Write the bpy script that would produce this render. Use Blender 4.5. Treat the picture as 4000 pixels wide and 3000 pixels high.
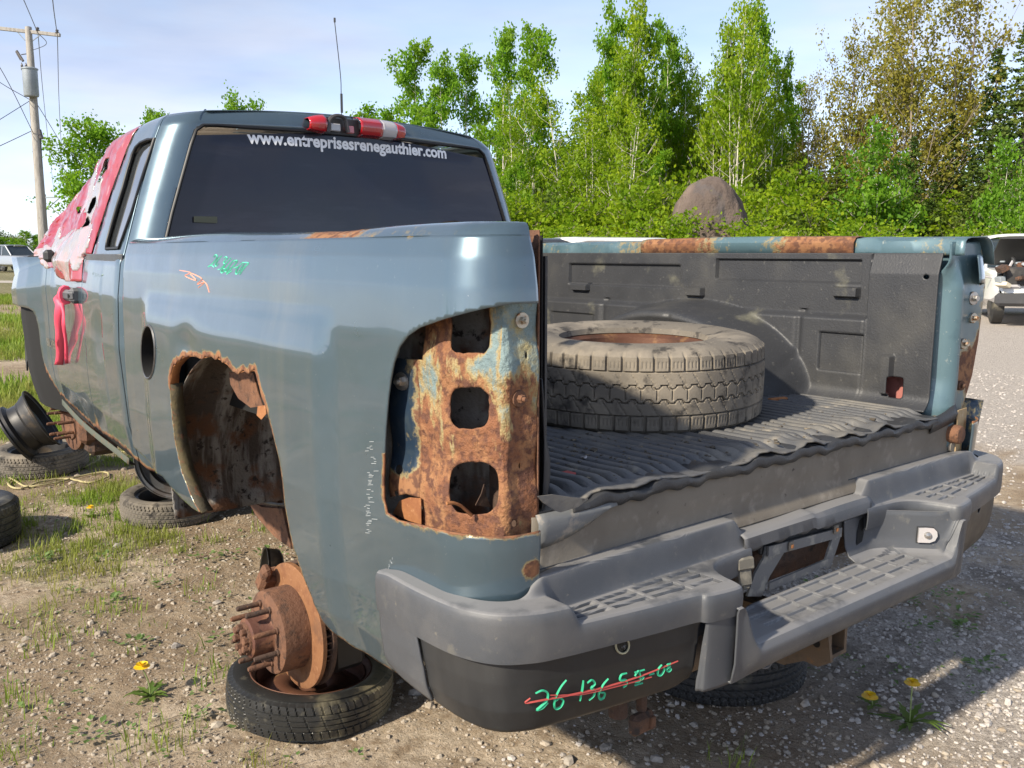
import bpy, math, random
import numpy as np
from mathutils import Vector, Matrix, noise as mnoise
R = math.radians
random.seed(7); rng = np.random.default_rng(7)
sc = bpy.context.scene
COL = sc.collection
for o in list(bpy.data.objects): bpy.data.objects.remove(o)

# ------------------------------------------------------------------ camera
CAM = np.array([-2.0273, -1.3306, 1.3675]); YAW = R(39.056); PIT = R(-8.2547); FPX = 3546.0   # focal length in pixels of a 4000 px wide picture
cd = bpy.data.cameras.new('camera'); cam = bpy.data.objects.new('camera', cd); COL.objects.link(cam)
cam.location = CAM; cam.rotation_euler = (math.pi/2 + PIT, 0, -YAW)
cd.sensor_width = 36; cd.lens = 36*FPX/4000; cd.clip_start = 0.05; cd.clip_end = 3000
sc.camera = cam
sc.render.resolution_x, sc.render.resolution_y = 1024, 768

# ------------------------------------------------------------------ sun, sky, exposure
SUN_EL = R(34); SUN_AZ = R(3)           # azimuth counted from -X towards -Y
sd = Vector((-math.cos(SUN_AZ)*math.cos(SUN_EL), -math.sin(SUN_AZ)*math.cos(SUN_EL), math.sin(SUN_EL)))
ld = bpy.data.lights.new('sun', 'SUN'); ld.energy = 3.35; ld.angle = R(2.0); ld.color = (1, 0.90, 0.74)
sun = bpy.data.objects.new('sun', ld); COL.objects.link(sun); sun.rotation_euler = (-sd).to_track_quat('-Z', 'Y').to_euler()
sun.location = sd*60
w = bpy.data.worlds.new('World'); sc.world = w; w.use_nodes = True
nt = w.node_tree; nt.nodes.clear()
def N(nt, t, **k):
    n = nt.nodes.new(t)
    for a, b in k.items(): setattr(n, a, b)
    return n
sky = N(nt, 'ShaderNodeTexSky', sky_type='NISHITA'); sky.sun_disc = False
sky.sun_elevation = SUN_EL; sky.sun_rotation = math.atan2(sd.x, sd.y)
sky.air_density = 1.0; sky.dust_density = .3; sky.ozone_density = 3.0
tc = N(nt, 'ShaderNodeTexCoord'); mp = N(nt, 'ShaderNodeMapping'); mp.inputs['Scale'].default_value = (1.6, 1.6, 7.5)
nz = N(nt, 'ShaderNodeTexNoise'); nz.inputs['Scale'].default_value = 1.35; nz.inputs['Detail'].default_value = 7; nz.inputs['Roughness'].default_value = 0.56; nz.inputs['Distortion'].default_value = 0.35
cr = N(nt, 'ShaderNodeMapRange'); cr.inputs['From Min'].default_value = 0.38; cr.inputs['From Max'].default_value = 0.62; cr.interpolation_type = 'SMOOTHSTEP'
cr.inputs['To Min'].default_value = 0.60; cr.inputs['To Max'].default_value = 0.95
nz2 = N(nt, 'ShaderNodeTexNoise'); nz2.inputs['Scale'].default_value = 3.0; nz2.inputs['Detail'].default_value = 5
mc = N(nt, 'ShaderNodeMix', data_type='RGBA'); mc.inputs[6].default_value = (.40, .53, .84, 1); mc.inputs[7].default_value = (.90, .93, 1.04, 1)
mx = N(nt, 'ShaderNodeMix', data_type='RGBA'); bg = N(nt, 'ShaderNodeBackground'); wo = N(nt, 'ShaderNodeOutputWorld')
bg.inputs['Strength'].default_value = 0.112
L = nt.links.new
L(tc.outputs['Generated'], mp.inputs[0]); L(mp.outputs[0], nz.inputs['Vector']); L(nz.outputs['Fac'], cr.inputs['Value'])
L(mp.outputs[0], nz2.inputs['Vector']); L(nz2.outputs['Fac'], mc.inputs[0])
# thin cloud takes its brightness from the clear sky behind it, so that it glows towards the sun
bw = N(nt, 'ShaderNodeRGBToBW'); ad = N(nt, 'ShaderNodeMath', operation='ADD'); ad.inputs[1].default_value = .8; vm = N(nt, 'ShaderNodeVectorMath', operation='SCALE')
L(sky.outputs[0], bw.inputs[0]); L(bw.outputs[0], ad.inputs[0]); L(ad.outputs[0], vm.inputs['Scale']); L(mc.outputs[2], vm.inputs[0])
L(cr.outputs[0], mx.inputs[0]); L(sky.outputs[0], mx.inputs[6]); L(vm.outputs[0], mx.inputs[7]); L(mx.outputs[2], bg.inputs[0]); L(bg.outputs[0], wo.inputs[0])
sc.view_settings.view_transform = 'Standard'; sc.view_settings.look = 'None'; sc.view_settings.gamma = 1; sc.view_settings.exposure = 1.16
sc.render.engine = 'CYCLES'; sc.cycles.max_bounces = 6; sc.cycles.transparent_max_bounces = 8

# ------------------------------------------------------------------ pixel helpers (a pixel gives a direction; the distance comes from a surface)
_fw = np.array([math.sin(YAW)*math.cos(PIT), math.cos(YAW)*math.cos(PIT), math.sin(PIT)])
_rt = np.array([math.cos(YAW), -math.sin(YAW), 0.0]); _up = np.cross(_rt, _fw)
K = 4000/2212.0
def ray(x, y): return _fw + _rt*(x-2000)/FPX + _up*(1500-y)/FPX
def on(ax, val, x, y):
    d = ray(x, y); return CAM + d*((val-CAM[ax])/d[ax])
def ond(ax, val, x, y): return on(ax, val, x*K, y*K)
def proj(X):
    d = np.asarray(X, float)-CAM; z = d@_fw
    return np.stack([2000+FPX*(d@_rt)/z, 1500-FPX*(d@_up)/z], -1)
def at_depth(x, y, dep): return CAM + ray(x*K, y*K)*dep      # D pixels
def gpos(x, dist):        # point on the ground in the direction of column x (2212 px wide picture), dist metres of view depth
    d = ray(x*K, 986); d = d*dist; return np.array([CAM[0]+d[0], CAM[1]+d[1], 0.0])

# ------------------------------------------------------------------ mesh helpers
def link(name, V, F, mat, parent=None, smooth=35, attr=None, world=True, solid=None, soff=-1):
    me = bpy.data.meshes.new(name)
    V = np.asarray(V, float)
    me.from_pydata(V.tolist(), [], [tuple(int(i) for i in f) for f in F]); me.update()
    if smooth:
        me.polygons.foreach_set('use_smooth', [True]*len(me.polygons))
        if smooth < 180: me.set_sharp_from_angle(angle=R(smooth))
    if attr is not None:
        for k, v in attr.items():
            a = me.attributes.new(k, 'FLOAT', 'POINT'); a.data.foreach_set('value', np.asarray(v, np.float32))
    me.materials.append(mat)
    return link_me(name, me, parent, world, solid, soff)
def link_me(name, me, parent=None, world=True, solid=None, soff=-1):
    o = bpy.data.objects.new(name, me); COL.objects.link(o)
    if parent is not None:
        o.parent = parent
        if world: o.matrix_parent_inverse = PINV(parent)
    if solid:
        m = o.modifiers.new('thickness', 'SOLIDIFY'); m.thickness = solid; m.offset = soff
    return o
def LRS(p): return Matrix.LocRotScale(p.location, p.rotation_euler, p.scale)
def WM(p): return LRS(p) if p.parent is None else WM(p.parent) @ p.matrix_parent_inverse @ LRS(p)
def PINV(p): return WM(p).inverted()
def tag(o, label=None, cat=None, group=None, kind=None):
    if label: o['label'] = label
    if cat: o['category'] = cat
    if group: o['group'] = group
    if kind: o['kind'] = kind
    return o
def thing(name, label, cat, loc=(0, 0, 0), group=None, rot=(0, 0, 0), scale=1):
    o = bpy.data.objects.new(name, None); COL.objects.link(o); o.empty_display_size = 0.1
    o.location = Vector(loc); o.rotation_euler = rot; o.scale = (scale,)*3
    return tag(o, label, cat, group)
def dup(o, loc=None, rot=None, scale=None, parent=None, **t):
    c = o.copy(); COL.objects.link(c)
    if parent is not None: c.parent = parent
    if loc is not None: c.location = Vector(loc)
    if rot is not None: c.rotation_euler = rot
    if scale is not None: c.scale = scale if hasattr(scale, '__len__') else (scale,)*3
    for ch in o.children: dup(ch, parent=c)
    return tag(c, **t) if t else c

class MB:
    def __init__(s): s.v = []; s.f = []
    def add(s, V, F):
        n = len(s.v); s.v += [tuple(map(float, p)) for p in V]; s.f += [tuple(i+n for i in f) for f in F]; return s
    def grid(s, G, close_u=False, close_v=False):
        G = np.asarray(G, float); a, b = G.shape[:2]; F = []
        for i in range(a if close_u else a-1):
            for j in range(b if close_v else b-1):
                i2, j2 = (i+1) % a, (j+1) % b
                F.append((i*b+j, i2*b+j, i2*b+j2, i*b+j2))
        return s.add(G.reshape(-1, 3), F)
    def box(s, c, size, bev=0.0, M=None):
        hx, hy, hz = [k/2 for k in size]; b = min(bev, hx*.9, hy*.9, hz*.9); V = []; F = []
        if b <= 0:
            V = [(x, y, z) for x in (-hx, hx) for y in (-hy, hy) for z in (-hz, hz)]
            F = [(0, 1, 3, 2), (4, 6, 7, 5), (0, 4, 5, 1), (2, 3, 7, 6), (0, 2, 6, 4), (1, 5, 7, 3)]
        else:
            idx = {}
            for sx in (-1, 1):
                for sy in (-1, 1):
                    for sz in (-1, 1):
                        for ax in range(3):
                            p = [sx*(hx-b), sy*(hy-b), sz*(hz-b)]; p[ax] = (sx*hx, sy*hy, sz*hz)[ax]
                            idx[(sx, sy, sz, ax)] = len(V); V.append(p)
            g = lambda *k: idx[k]
            for ax in range(3):
                o1, o2 = [i for i in range(3) if i != ax]
                for sg in (-1, 1):
                    q = []
                    for a, c2 in ((-1, -1), (1, -1), (1, 1), (-1, 1)):
                        k = [0, 0, 0]; k[ax] = sg; k[o1] = a; k[o2] = c2; q.append(g(*k, ax))
                    flip = (sg < 0) ^ (ax == 1)
                    F.append(tuple(q[::-1] if flip else q))
            for ax in range(3):
                o1, o2 = [i for i in range(3) if i != ax]
                for a in (-1, 1):
                    for c2 in (-1, 1):
                        k1 = [0]*3; k1[ax] = -1; k1[o1] = a; k1[o2] = c2; k2 = list(k1); k2[ax] = 1
                        F.append((g(*k1, o1), g(*k2, o1), g(*k2, o2), g(*k1, o2)))
            for sx in (-1, 1):
                for sy in (-1, 1):
                    for sz in (-1, 1): F.append(tuple(g(sx, sy, sz, a) for a in range(3)))
        V = [Vector(p) for p in V]
        if M is not None: V = [M @ p for p in V]
        return s.add([(p[0]+c[0], p[1]+c[1], p[2]+c[2]) for p in V], F)
    def tube(s, pts, r, n=8, cap=True, closed=False):
        P = [Vector(p) for p in pts]; m = len(P); rr = r if hasattr(r, '__len__') else [r]*m
        G = []; up = None
        for i in range(m):
            a = P[(i-1) % m] if (i or closed) else P[0]; b = P[(i+1) % m] if (i < m-1 or closed) else P[-1]
            t = (b-a).normalized() if (b-a).length > 1e-9 else Vector((0, 0, 1))
            if up is None: up = Vector((0, 0, 1)) if abs(t.z) < .9 else Vector((1, 0, 0))
            x = t.cross(up); x = x.normalized() if x.length > 1e-6 else t.orthogonal().normalized(); y = x.cross(t).normalized(); up = y
            G.append([tuple(P[i]+(x*math.cos(2*math.pi*k/n)+y*math.sin(2*math.pi*k/n))*rr[i]) for k in range(n)])
        n0 = len(s.v); s.grid(G, close_u=closed, close_v=True)
        if cap and not closed:
            s.f.append(tuple(n0+k for k in range(n))[::-1]); s.f.append(tuple(n0+(m-1)*n+k for k in range(n)))
        return s
    def rev(s, prof, n=48, M=None, close=False, arc=None):
        prof = list(prof); G = []
        k = n if arc is None else n+1
        for i in range(k):
            a = 2*math.pi*i/n if arc is None else arc[0]+(arc[1]-arc[0])*i/n
            row = [Vector((r*math.cos(a), r*math.sin(a), z)) for r, z in prof]
            if M is not None: row = [M @ p for p in row]
            G.append([tuple(p) for p in row])
        return s.grid(G, close_u=arc is None, close_v=close)
    def prism(s, poly, h, M):
        n = len(poly); V = [M @ Vector((x, y, 0)) for x, y in poly]+[M @ Vector((x, y, h)) for x, y in poly]
        F = [tuple(range(n))[::-1], tuple(range(n, 2*n))]+[(i, (i+1) % n, n+(i+1) % n, n+i) for i in range(n)]
        return s.add(V, F)
    def build(s, name, mat, parent=None, smooth=35, **k): return link(name, s.v, s.f, mat, parent, smooth, **k)

def axM(origin, axis):      # local z -> axis
    return Matrix.Translation(Vector(origin)) @ Vector(axis).to_track_quat('Z', 'Y').to_matrix().to_4x4()
def smooth01(x): x = np.clip(x, 0, 1); return x*x*(3-2*x)
def pathlen(P): P = np.asarray(P, float); return np.concatenate([[0], np.cumsum(np.hypot(*np.diff(P, axis=0).T))])
def spline(P, n=12):          # Catmull-Rom
    P = [np.asarray(p, float) for p in P]; Q = [2*P[0]-P[1]]+P+[2*P[-1]-P[-2]]; out = []
    for i in range(1, len(Q)-2):
        for t in np.linspace(0, 1, n, endpoint=False):
            a, b, c, d = Q[i-1:i+3]; out.append(.5*((2*b)+(-a+c)*t+(2*a-5*b+4*c-d)*t*t+(-a+3*b-3*c+d)*t**3))
    out.append(P[-1]); return np.array(out)
def inpoly(x, y, poly):
    poly = np.asarray(poly); r = np.zeros(x.shape, bool); n = len(poly)
    for i in range(n):
        x1, y1 = poly[i]; x2, y2 = poly[(i+1) % n]
        if y1 == y2: continue
        c = ((y1 > y) != (y2 > y)) & (x < (x2-x1)*(y-y1)/(y2-y1)+x1); r ^= c
    return r
def nearest(x, y, poly, closed=True):
    poly = np.asarray(poly, float); best = np.full(x.shape, 1e9); bx = x.copy(); by = y.copy(); n = len(poly)
    for i in range(n if closed else n-1):
        a = poly[i]; b = poly[(i+1) % n]; d = b-a; l = d@d
        t = np.clip(((x-a[0])*d[0]+(y-a[1])*d[1])/l, 0, 1) if l > 0 else np.zeros(x.shape)
        px, py = a[0]+t*d[0], a[1]+t*d[1]; q = np.hypot(x-px, y-py); m = q < best
        best[m] = q[m]; bx[m] = px[m]; by[m] = py[m]
    return best, bx, by
def cutgrid(us, vs, holes, fun, drop=None):
    """grid in (u,v) with cells inside the hole polygons removed and the rim snapped on the polygons; fun(u,v)->xyz"""
    U, Vv = np.meshgrid(us, vs, indexing='ij'); a, b = U.shape
    cu = (U[:-1, :-1]+U[1:, 1:])/2; cv = (Vv[:-1, :-1]+Vv[1:, 1:])/2
    rem = np.zeros(cu.shape, bool)
    for h in holes: rem |= inpoly(cu, cv, h)
    if drop is not None: rem |= drop(cu, cv)
    kp = np.zeros((a, b), bool); rm = np.zeros((a, b), bool)
    for di in (0, 1):
        for dj in (0, 1):
            kp[di:a-1+di, dj:b-1+dj] |= ~rem; rm[di:a-1+di, dj:b-1+dj] |= rem
    edge = kp & rm; cell = max(np.diff(us).max(), np.diff(vs).max())*1.5
    x, y = U[edge].copy(), Vv[edge].copy(); bd = np.full(x.shape, 1e9); nx, ny = x.copy(), y.copy()
    for h in holes:
        d, qx, qy = nearest(x, y, h); m = d < bd; bd[m] = d[m]; nx[m] = qx[m]; ny[m] = qy[m]
    m = bd < cell; x[m] = nx[m]; y[m] = ny[m]; U[edge] = x; Vv[edge] = y
    idx = -np.ones((a, b), int); idx[kp] = np.arange(kp.sum())
    F = [(idx[i, j], idx[i+1, j], idx[i+1, j+1], idx[i, j+1]) for i in range(a-1) for j in range(b-1) if not rem[i, j]]
    return fun(U[kp], Vv[kp]), F, U[kp], Vv[kp]
def jag(poly, amp, step, closed=False):
    out = []; n = len(poly)
    for i in range(n if closed else n-1):
        a = np.asarray(poly[i], float); b = np.asarray(poly[(i+1) % n], float); k = max(1, int(np.hypot(*(b-a))/step))
        for t in range(k):
            p = a+(b-a)*t/k; out.append(p+(rng.normal(0, amp, 2) if (i or t) else 0))
    if not closed: out.append(np.asarray(poly[-1], float))
    return np.array(out)
def rounded(x0, y0, x1, y1, r, n=5):
    out = []
    for cx, cy, a0 in ((x1-r, y1-r, 0), (x0+r, y1-r, 90), (x0+r, y0+r, 180), (x1-r, y0+r, 270)):
        for k in range(n+1): a = R(a0+90*k/n); out.append((cx+r*math.cos(a), cy+r*math.sin(a)))
    return np.array(out)

# ------------------------------------------------------------------ materials
def S(n, k, v):
    if k in n.inputs: n.inputs[k].default_value = v
def material(name, base, rough=.6, metal=0, layers=(), bump=None, rust=None, coat=0, coatr=.05, spec=.5, trans=0, alpha=1, rvar=0, emit=None, bump2=None, ior=None, sss=0, sheen=0, dust=None):
    """layers: (scale, colour, lo, hi[, detail, stretch]) mixed over base by noise; rust: (colour list) blended by the point attribute 'rust'"""
    m = bpy.data.materials.new(name); m.use_nodes = True; t = m.node_tree; bs = t.nodes['Principled BSDF']; L = t.links.new
    tc = N(t, 'ShaderNodeTexCoord'); co = tc.outputs['Object']
    c4 = lambda c: (*c, 1) if len(c) == 3 else c
    rgb = N(t, 'ShaderNodeRGB'); rgb.outputs[0].default_value = c4(base); cur = rgb.outputs[0]
    def noi(scale, det=5, stretch=None, rg=.6):
        n = N(t, 'ShaderNodeTexNoise'); S(n, 'Scale', scale); S(n, 'Detail', det); S(n, 'Roughness', rg)
        if stretch is not None:
            mp = N(t, 'ShaderNodeMapping'); mp.inputs['Scale'].default_value = stretch; L(co, mp.inputs[0]); L(mp.outputs[0], n.inputs['Vector'])
        else: L(co, n.inputs['Vector'])
        return n.outputs['Fac']
    def ramp(v, lo, hi):
        r = N(t, 'ShaderNodeMapRange', interpolation_type='SMOOTHSTEP'); S(r, 'From Min', lo); S(r, 'From Max', hi); L(v, r.inputs['Value']); return r.outputs[0]
    def mixc(f, a, b):
        x = N(t, 'ShaderNodeMix', data_type='RGBA'); L(f, x.inputs[0]); L(a, x.inputs[6])
        if isinstance(b, tuple): x.inputs[7].default_value = c4(b)
        else: L(b, x.inputs[7])
        return x.outputs[2]
    for ly in layers:
        f = ramp(noi(ly[0], ly[4] if len(ly) > 4 else 6, ly[5] if len(ly) > 5 else None), ly[2], ly[3]); cur = mixc(f, cur, tuple(ly[1]))
    rv = None
    if rvar:
        n = N(t, 'ShaderNodeMapRange'); L(noi(9, 6), n.inputs['Value']); S(n, 'From Min', .3); S(n, 'From Max', .7); S(n, 'To Min', max(.02, rough-rvar)); S(n, 'To Max', min(1, rough+rvar)); rv = n.outputs[0]
    else:
        n = N(t, 'ShaderNodeValue'); n.outputs[0].default_value = rough; rv = n.outputs[0]
    mf = None
    if rust:
        at = N(t, 'ShaderNodeAttribute', attribute_name='rust')
        ad = N(t, 'ShaderNodeMath', operation='ADD'); sb = N(t, 'ShaderNodeMath', operation='MULTIPLY_ADD')
        L(noi(rust.get('scale', 28), 8, rust.get('stretch'), rg=.7), sb.inputs[0]); sb.inputs[1].default_value = rust.get('amp', 1.3); sb.inputs[2].default_value = -.5*rust.get('amp', 1.3)
        L(at.outputs['Fac'], ad.inputs[0]); L(sb.outputs[0], ad.inputs[1]); f = ramp(ad.outputs[0], .42, .56); f0 = ramp(ad.outputs[0], .28, .46)
        rc = N(t, 'ShaderNodeRGB'); rc.outputs[0].default_value = c4(rust['c'][0]); rcol = rc.outputs[0]
        for i, c in enumerate(rust['c'][1:]): rcol = mixc(ramp(noi((14, 45, 90)[i % 3], 7), .44, .6), rcol, tuple(c))
        cur = mixc(f0, cur, tuple(rust.get('edge', (.30, .24, .12)))); cur = mixc(f, cur, rcol)
        mf = f
        x = N(t, 'ShaderNodeMix', data_type='FLOAT'); L(f, x.inputs[0]); L(rv, x.inputs[2]); x.inputs[3].default_value = .85; rv = x.outputs[0]
    if dust:          # dry dust lying on faces that point upwards
        ge = N(t, 'ShaderNodeNewGeometry'); sp = N(t, 'ShaderNodeSeparateXYZ'); L(ge.outputs['True Normal'], sp.inputs[0]); ml = N(t, 'ShaderNodeMath', operation='MULTIPLY'); L(ramp(sp.outputs['Z'], .45, .95), ml.inputs[0]); L(ramp(noi(dust[2], 7), .5-dust[1], .72-dust[1]), ml.inputs[1]); cur = mixc(ml.outputs[0], cur, tuple(dust[0]))
    L(cur, bs.inputs['Base Color']); L(rv, bs.inputs['Roughness'])
    if mf is not None and (metal or coat):
        for nm, val in (('Metallic', metal), ('Coat Weight', coat)):
            x = N(t, 'ShaderNodeMath', operation='MULTIPLY'); iv = N(t, 'ShaderNodeMath', operation='SUBTRACT'); iv.inputs[0].default_value = 1; L(mf, iv.inputs[1])
            L(iv.outputs[0], x.inputs[0]); x.inputs[1].default_value = val; L(x.outputs[0], bs.inputs[nm])
    else:
        S(bs, 'Metallic', metal); S(bs, 'Coat Weight', coat)
    S(bs, 'Coat Roughness', coatr); S(bs, 'Coat IOR', 1.6); S(bs, 'Specular IOR Level', spec); S(bs, 'Transmission Weight', trans); S(bs, 'Alpha', alpha)
    if sheen: S(bs, 'Sheen Weight', sheen)
    if ior: S(bs, 'IOR', ior)
    if sss: S(bs, 'Subsurface Weight', sss)
    if emit: S(bs, 'Emission Color', c4(emit[0])); S(bs, 'Emission Strength', emit[1])
    prev = None
    for b in [b for b in (bump, bump2) if b]:
        bn = N(t, 'ShaderNodeBump'); S(bn, 'Strength', b[1]); S(bn, 'Distance', b[2] if len(b) > 2 else .01)
        h = noi(b[0], 6, b[3] if len(b) > 3 else None)
        if mf is not None and len(b) > 4 and b[4]:
            x = N(t, 'ShaderNodeMath', operation='MULTIPLY'); L(h, x.inputs[0]); L(mf, x.inputs[1]); h = x.outputs[0]
        L(h, bn.inputs['Height'])
        if prev: L(prev, bn.inputs['Normal'])
        prev = bn.outputs[0]
    if prev: L(prev, bs.inputs['Normal'])
    return m
RUSTC = [(.205, .088, .040), (.28, .135, .06), (.115, .05, .028)]
RU = dict(c=RUSTC, scale=30, amp=1.2)
PB = (.082, .127, .158)
PAINT = material('blue_paint', PB, .33, .50, [(1.6, (.094, .141, .172), .45, .65), (5, (.13, .16, .168), .54, .78, 7, (1, 1, .10)), (34, (.16, .195, .21), .66, .80, 8), (130, (.22, .25, .26), .69, .76, 4)], rust=RU, coat=1.0, coatr=.03, rvar=.06, bump2=(60, .5, .004, None, True))
PAINT2 = material('pale_blue_primer', (.090, .155, .180), .42, .25, [(12, (.065, .12, .145), .5, .7), (55, (.30, .33, .30), .62, .75)], rust=RU, coat=.4, coatr=.2, rvar=.1, bump2=(70, .6, .004, None, True))
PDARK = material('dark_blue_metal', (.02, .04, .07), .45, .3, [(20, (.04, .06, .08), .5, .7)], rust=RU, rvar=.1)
POCKET = material('flaking_rust', (.20, .27, .27), .65, .15, [(9, (.36, .31, .16), .50, .62), (24, (.15, .21, .22), .5, .62)], rust=dict(c=[(.225, .092, .042), (.32, .155, .068), (.12, .05, .03)], scale=15, amp=1.9, stretch=(1, 1, .45), edge=(.36, .27, .12)), bump=(38, .9, .012), bump2=(120, .7, .005))
RUST = material('brown_rust', (.135, .065, .038), .85, .1, [(9, (.19, .09, .048), .45, .65), (40, (.075, .04, .026), .5, .68), (110, (.25, .125, .065), .62, .74)], bump=(60, .7, .006), bump2=(190, .5, .003))
RUSTD = material('dark_rust', (.075, .045, .032), .85, .1, [(7, (.14, .07, .04), .48, .66), (30, (.035, .028, .025), .5, .66), (70, (.20, .10, .05), .63, .73)], bump=(50, .8, .008))
RUSTO = material('orange_rust', (.34, .145, .055), .8, .15, [(14, (.26, .10, .04), .45, .65), (70, (.40, .19, .085), .55, .7)], bump=(120, .35, .003))
WHOUSE = material('wheelhouse_metal', (.07, .055, .045), .8, .1, [(3.2, (.24, .23, .21), .44, .57, 4, (5, .8, .8)), (9, (.13, .06, .03), .50, .66), (34, (.03, .025, .022), .56, .66, 8)], bump=(60, .8, .008))
GREY = material('faded_grey_plastic', (.068, .073, .082), .50, 0, [(5, (.095, .096, .10), .45, .65), (60, (.16, .15, .13), .63, .75, 9), (2, (.058, .060, .066), .5, .7), (14, (.12, .118, .11), .60, .74, 7)], bump=(420, .22, .002), rvar=.08, dust=((.20, .197, .197), .22, 8))
BLACKP = material('black_plastic', (.028, .029, .031), .5, 0, [(3, (.05, .05, .05), .45, .7), (40, (.10, .095, .085), .66, .78, 8)], bump=(350, .18, .002), rvar=.08)
BPANEL = material('black_painted_steel', (.016, .0175, .020), .46, 0, [(2.4, (.045, .045, .045), .5, .75, 5, (1, 1, .3)), (8, (.028, .03, .032), .5, .7), (45, (.11, .105, .1), .66, .8, 9)], rvar=.1, bump=(260, .08, .001))
LINER = material('bed_liner_plastic', (.030, .031, .034), .52, 0, [(2.2, (.05, .049, .047), .48, .66), (6, (.11, .106, .08), .60, .76), (55, (.085, .083, .078), .60, .74, 9)], bump=(150, .35, .003), rvar=.1)
LINERF = material('dusty_floor_liner', (.095, .095, .096), .55, 0, [(2.6, (.165, .153, .132), .48, .64), (9, (.23, .205, .165), .56, .70), (40, (.045, .042, .04), .60, .72, 8)], bump=(90, .4, .004), rvar=.1)
SILL = material('dusty_sill_metal', (.19, .165, .13), .8, 0, [(3, (.15, .128, .10), .45, .65), (14, (.24, .21, .17), .52, .68), (45, (.07, .055, .045), .66, .74, 9)], bump=(90, .3, .003))
VOID = material('dark_cavity', (.008, .008, .008), .9)
GLASS = material('tinted_rear_glass', (.012, .014, .030), .035, 0, spec=.5, layers=[(1.5, (.018, .019, .030), .45, .6), (3.5, (.030, .031, .045), .50, .72, 6, (.5, 1, 3.2))])  # horizontal streaks in the colour imitate clouds mirrored in the pane
SGLASS = material('side_glass', (.05, .055, .06), .03, 0, spec=1.0, coat=1, coatr=.02)
RUBSEAL = material('black_rubber_seal', (.008, .008, .009), .5)
REDL = material('red_lens', (.42, .006, .012), .12, 0, [(20, (.30, .004, .01), .5, .7)], coat=1)
CLRL = material('clear_lens', (.42, .41, .41), .18, 0, [(30, (.45, .42, .42), .45, .65)], coat=1)
CHROME = material('worn_metal', (.45, .43, .40), .35, .9, [(60, (.30, .17, .09), .55, .68)])
BOLT = material('zinc_bolt', (.50, .46, .38), .45, .8, [(80, (.32, .15, .06), .5, .65)])
TIREB = material('dusty_tyre_rubber', (.155, .137, .113), .9, 0, [(5, (.25, .217, .172), .46, .64), (18, (.055, .050, .045), .52, .68), (90, (.23, .195, .15), .62, .74)], bump=(200, .3, .002), spec=.25)
TIRED = material('dark_tyre_rubber', (.022, .022, .022), .55, 0, [(4, (.10, .09, .065), .52, .66), (50, (.05, .048, .043), .6, .74)], bump=(180, .2, .002), rvar=.15)
TIREM = material('mossy_tyre_rubber', (.020, .020, .019), .42, 0, [(2.6, (.155, .135, .085), .50, .60), (30, (.07, .065, .05), .58, .7)], bump=(160, .3, .002), rvar=.15)
WHEELR = material('rusty_steel_wheel', (.125, .055, .032), .55, .3, [(5, (.075, .035, .022), .45, .62), (16, (.21, .11, .05), .56, .7)], bump=(90, .3, .003), rvar=.15)
WHEELB = material('black_steel_wheel', (.035, .034, .034), .5, .4, [(6, (.10, .075, .05), .55, .7), (40, (.16, .11, .07), .66, .76)], bump=(90, .2, .002), rvar=.12)
STEELG = material('grey_steel_wheel', (.10, .10, .10), .45, .5, [(9, (.06, .05, .045), .5, .66), (30, (.18, .12, .07), .62, .72)], rvar=.12)
WHITET = material('white_vinyl_lettering', (.88, .88, .88), .6)
GREENM = material('green_paint_marker', (.03, .42, .22), .6)
GREENP = material('mint_grease_marker', (.10, .62, .40), .6)
REDM = material('red_grease_marker', (.40, .06, .05), .7)
ORGM = material('orange_grease_marker', (.75, .30, .20), .7)
FILMR = material('red_plastic_film', (.30, .010, .022), .28, 0, [(3, (.34, .06, .075), .44, .60, 4, (1, 2, .7)), (9, (.46, .26, .26), .60, .70, 4, (1, 2, .6)), (14, (.20, .006, .015), .56, .68, 4, (1, 2, .5))], coat=.6, coatr=.1)
FILMW = material('white_plastic_film', (.33, .30, .30), .25, 0, [(7, (.52, .30, .31), .48, .64), (25, (.30, .29, .30), .5, .66)], coat=.6, coatr=.1)
RIBBON = material('pink_ribbon', (.85, .09, .16), .55)
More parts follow.
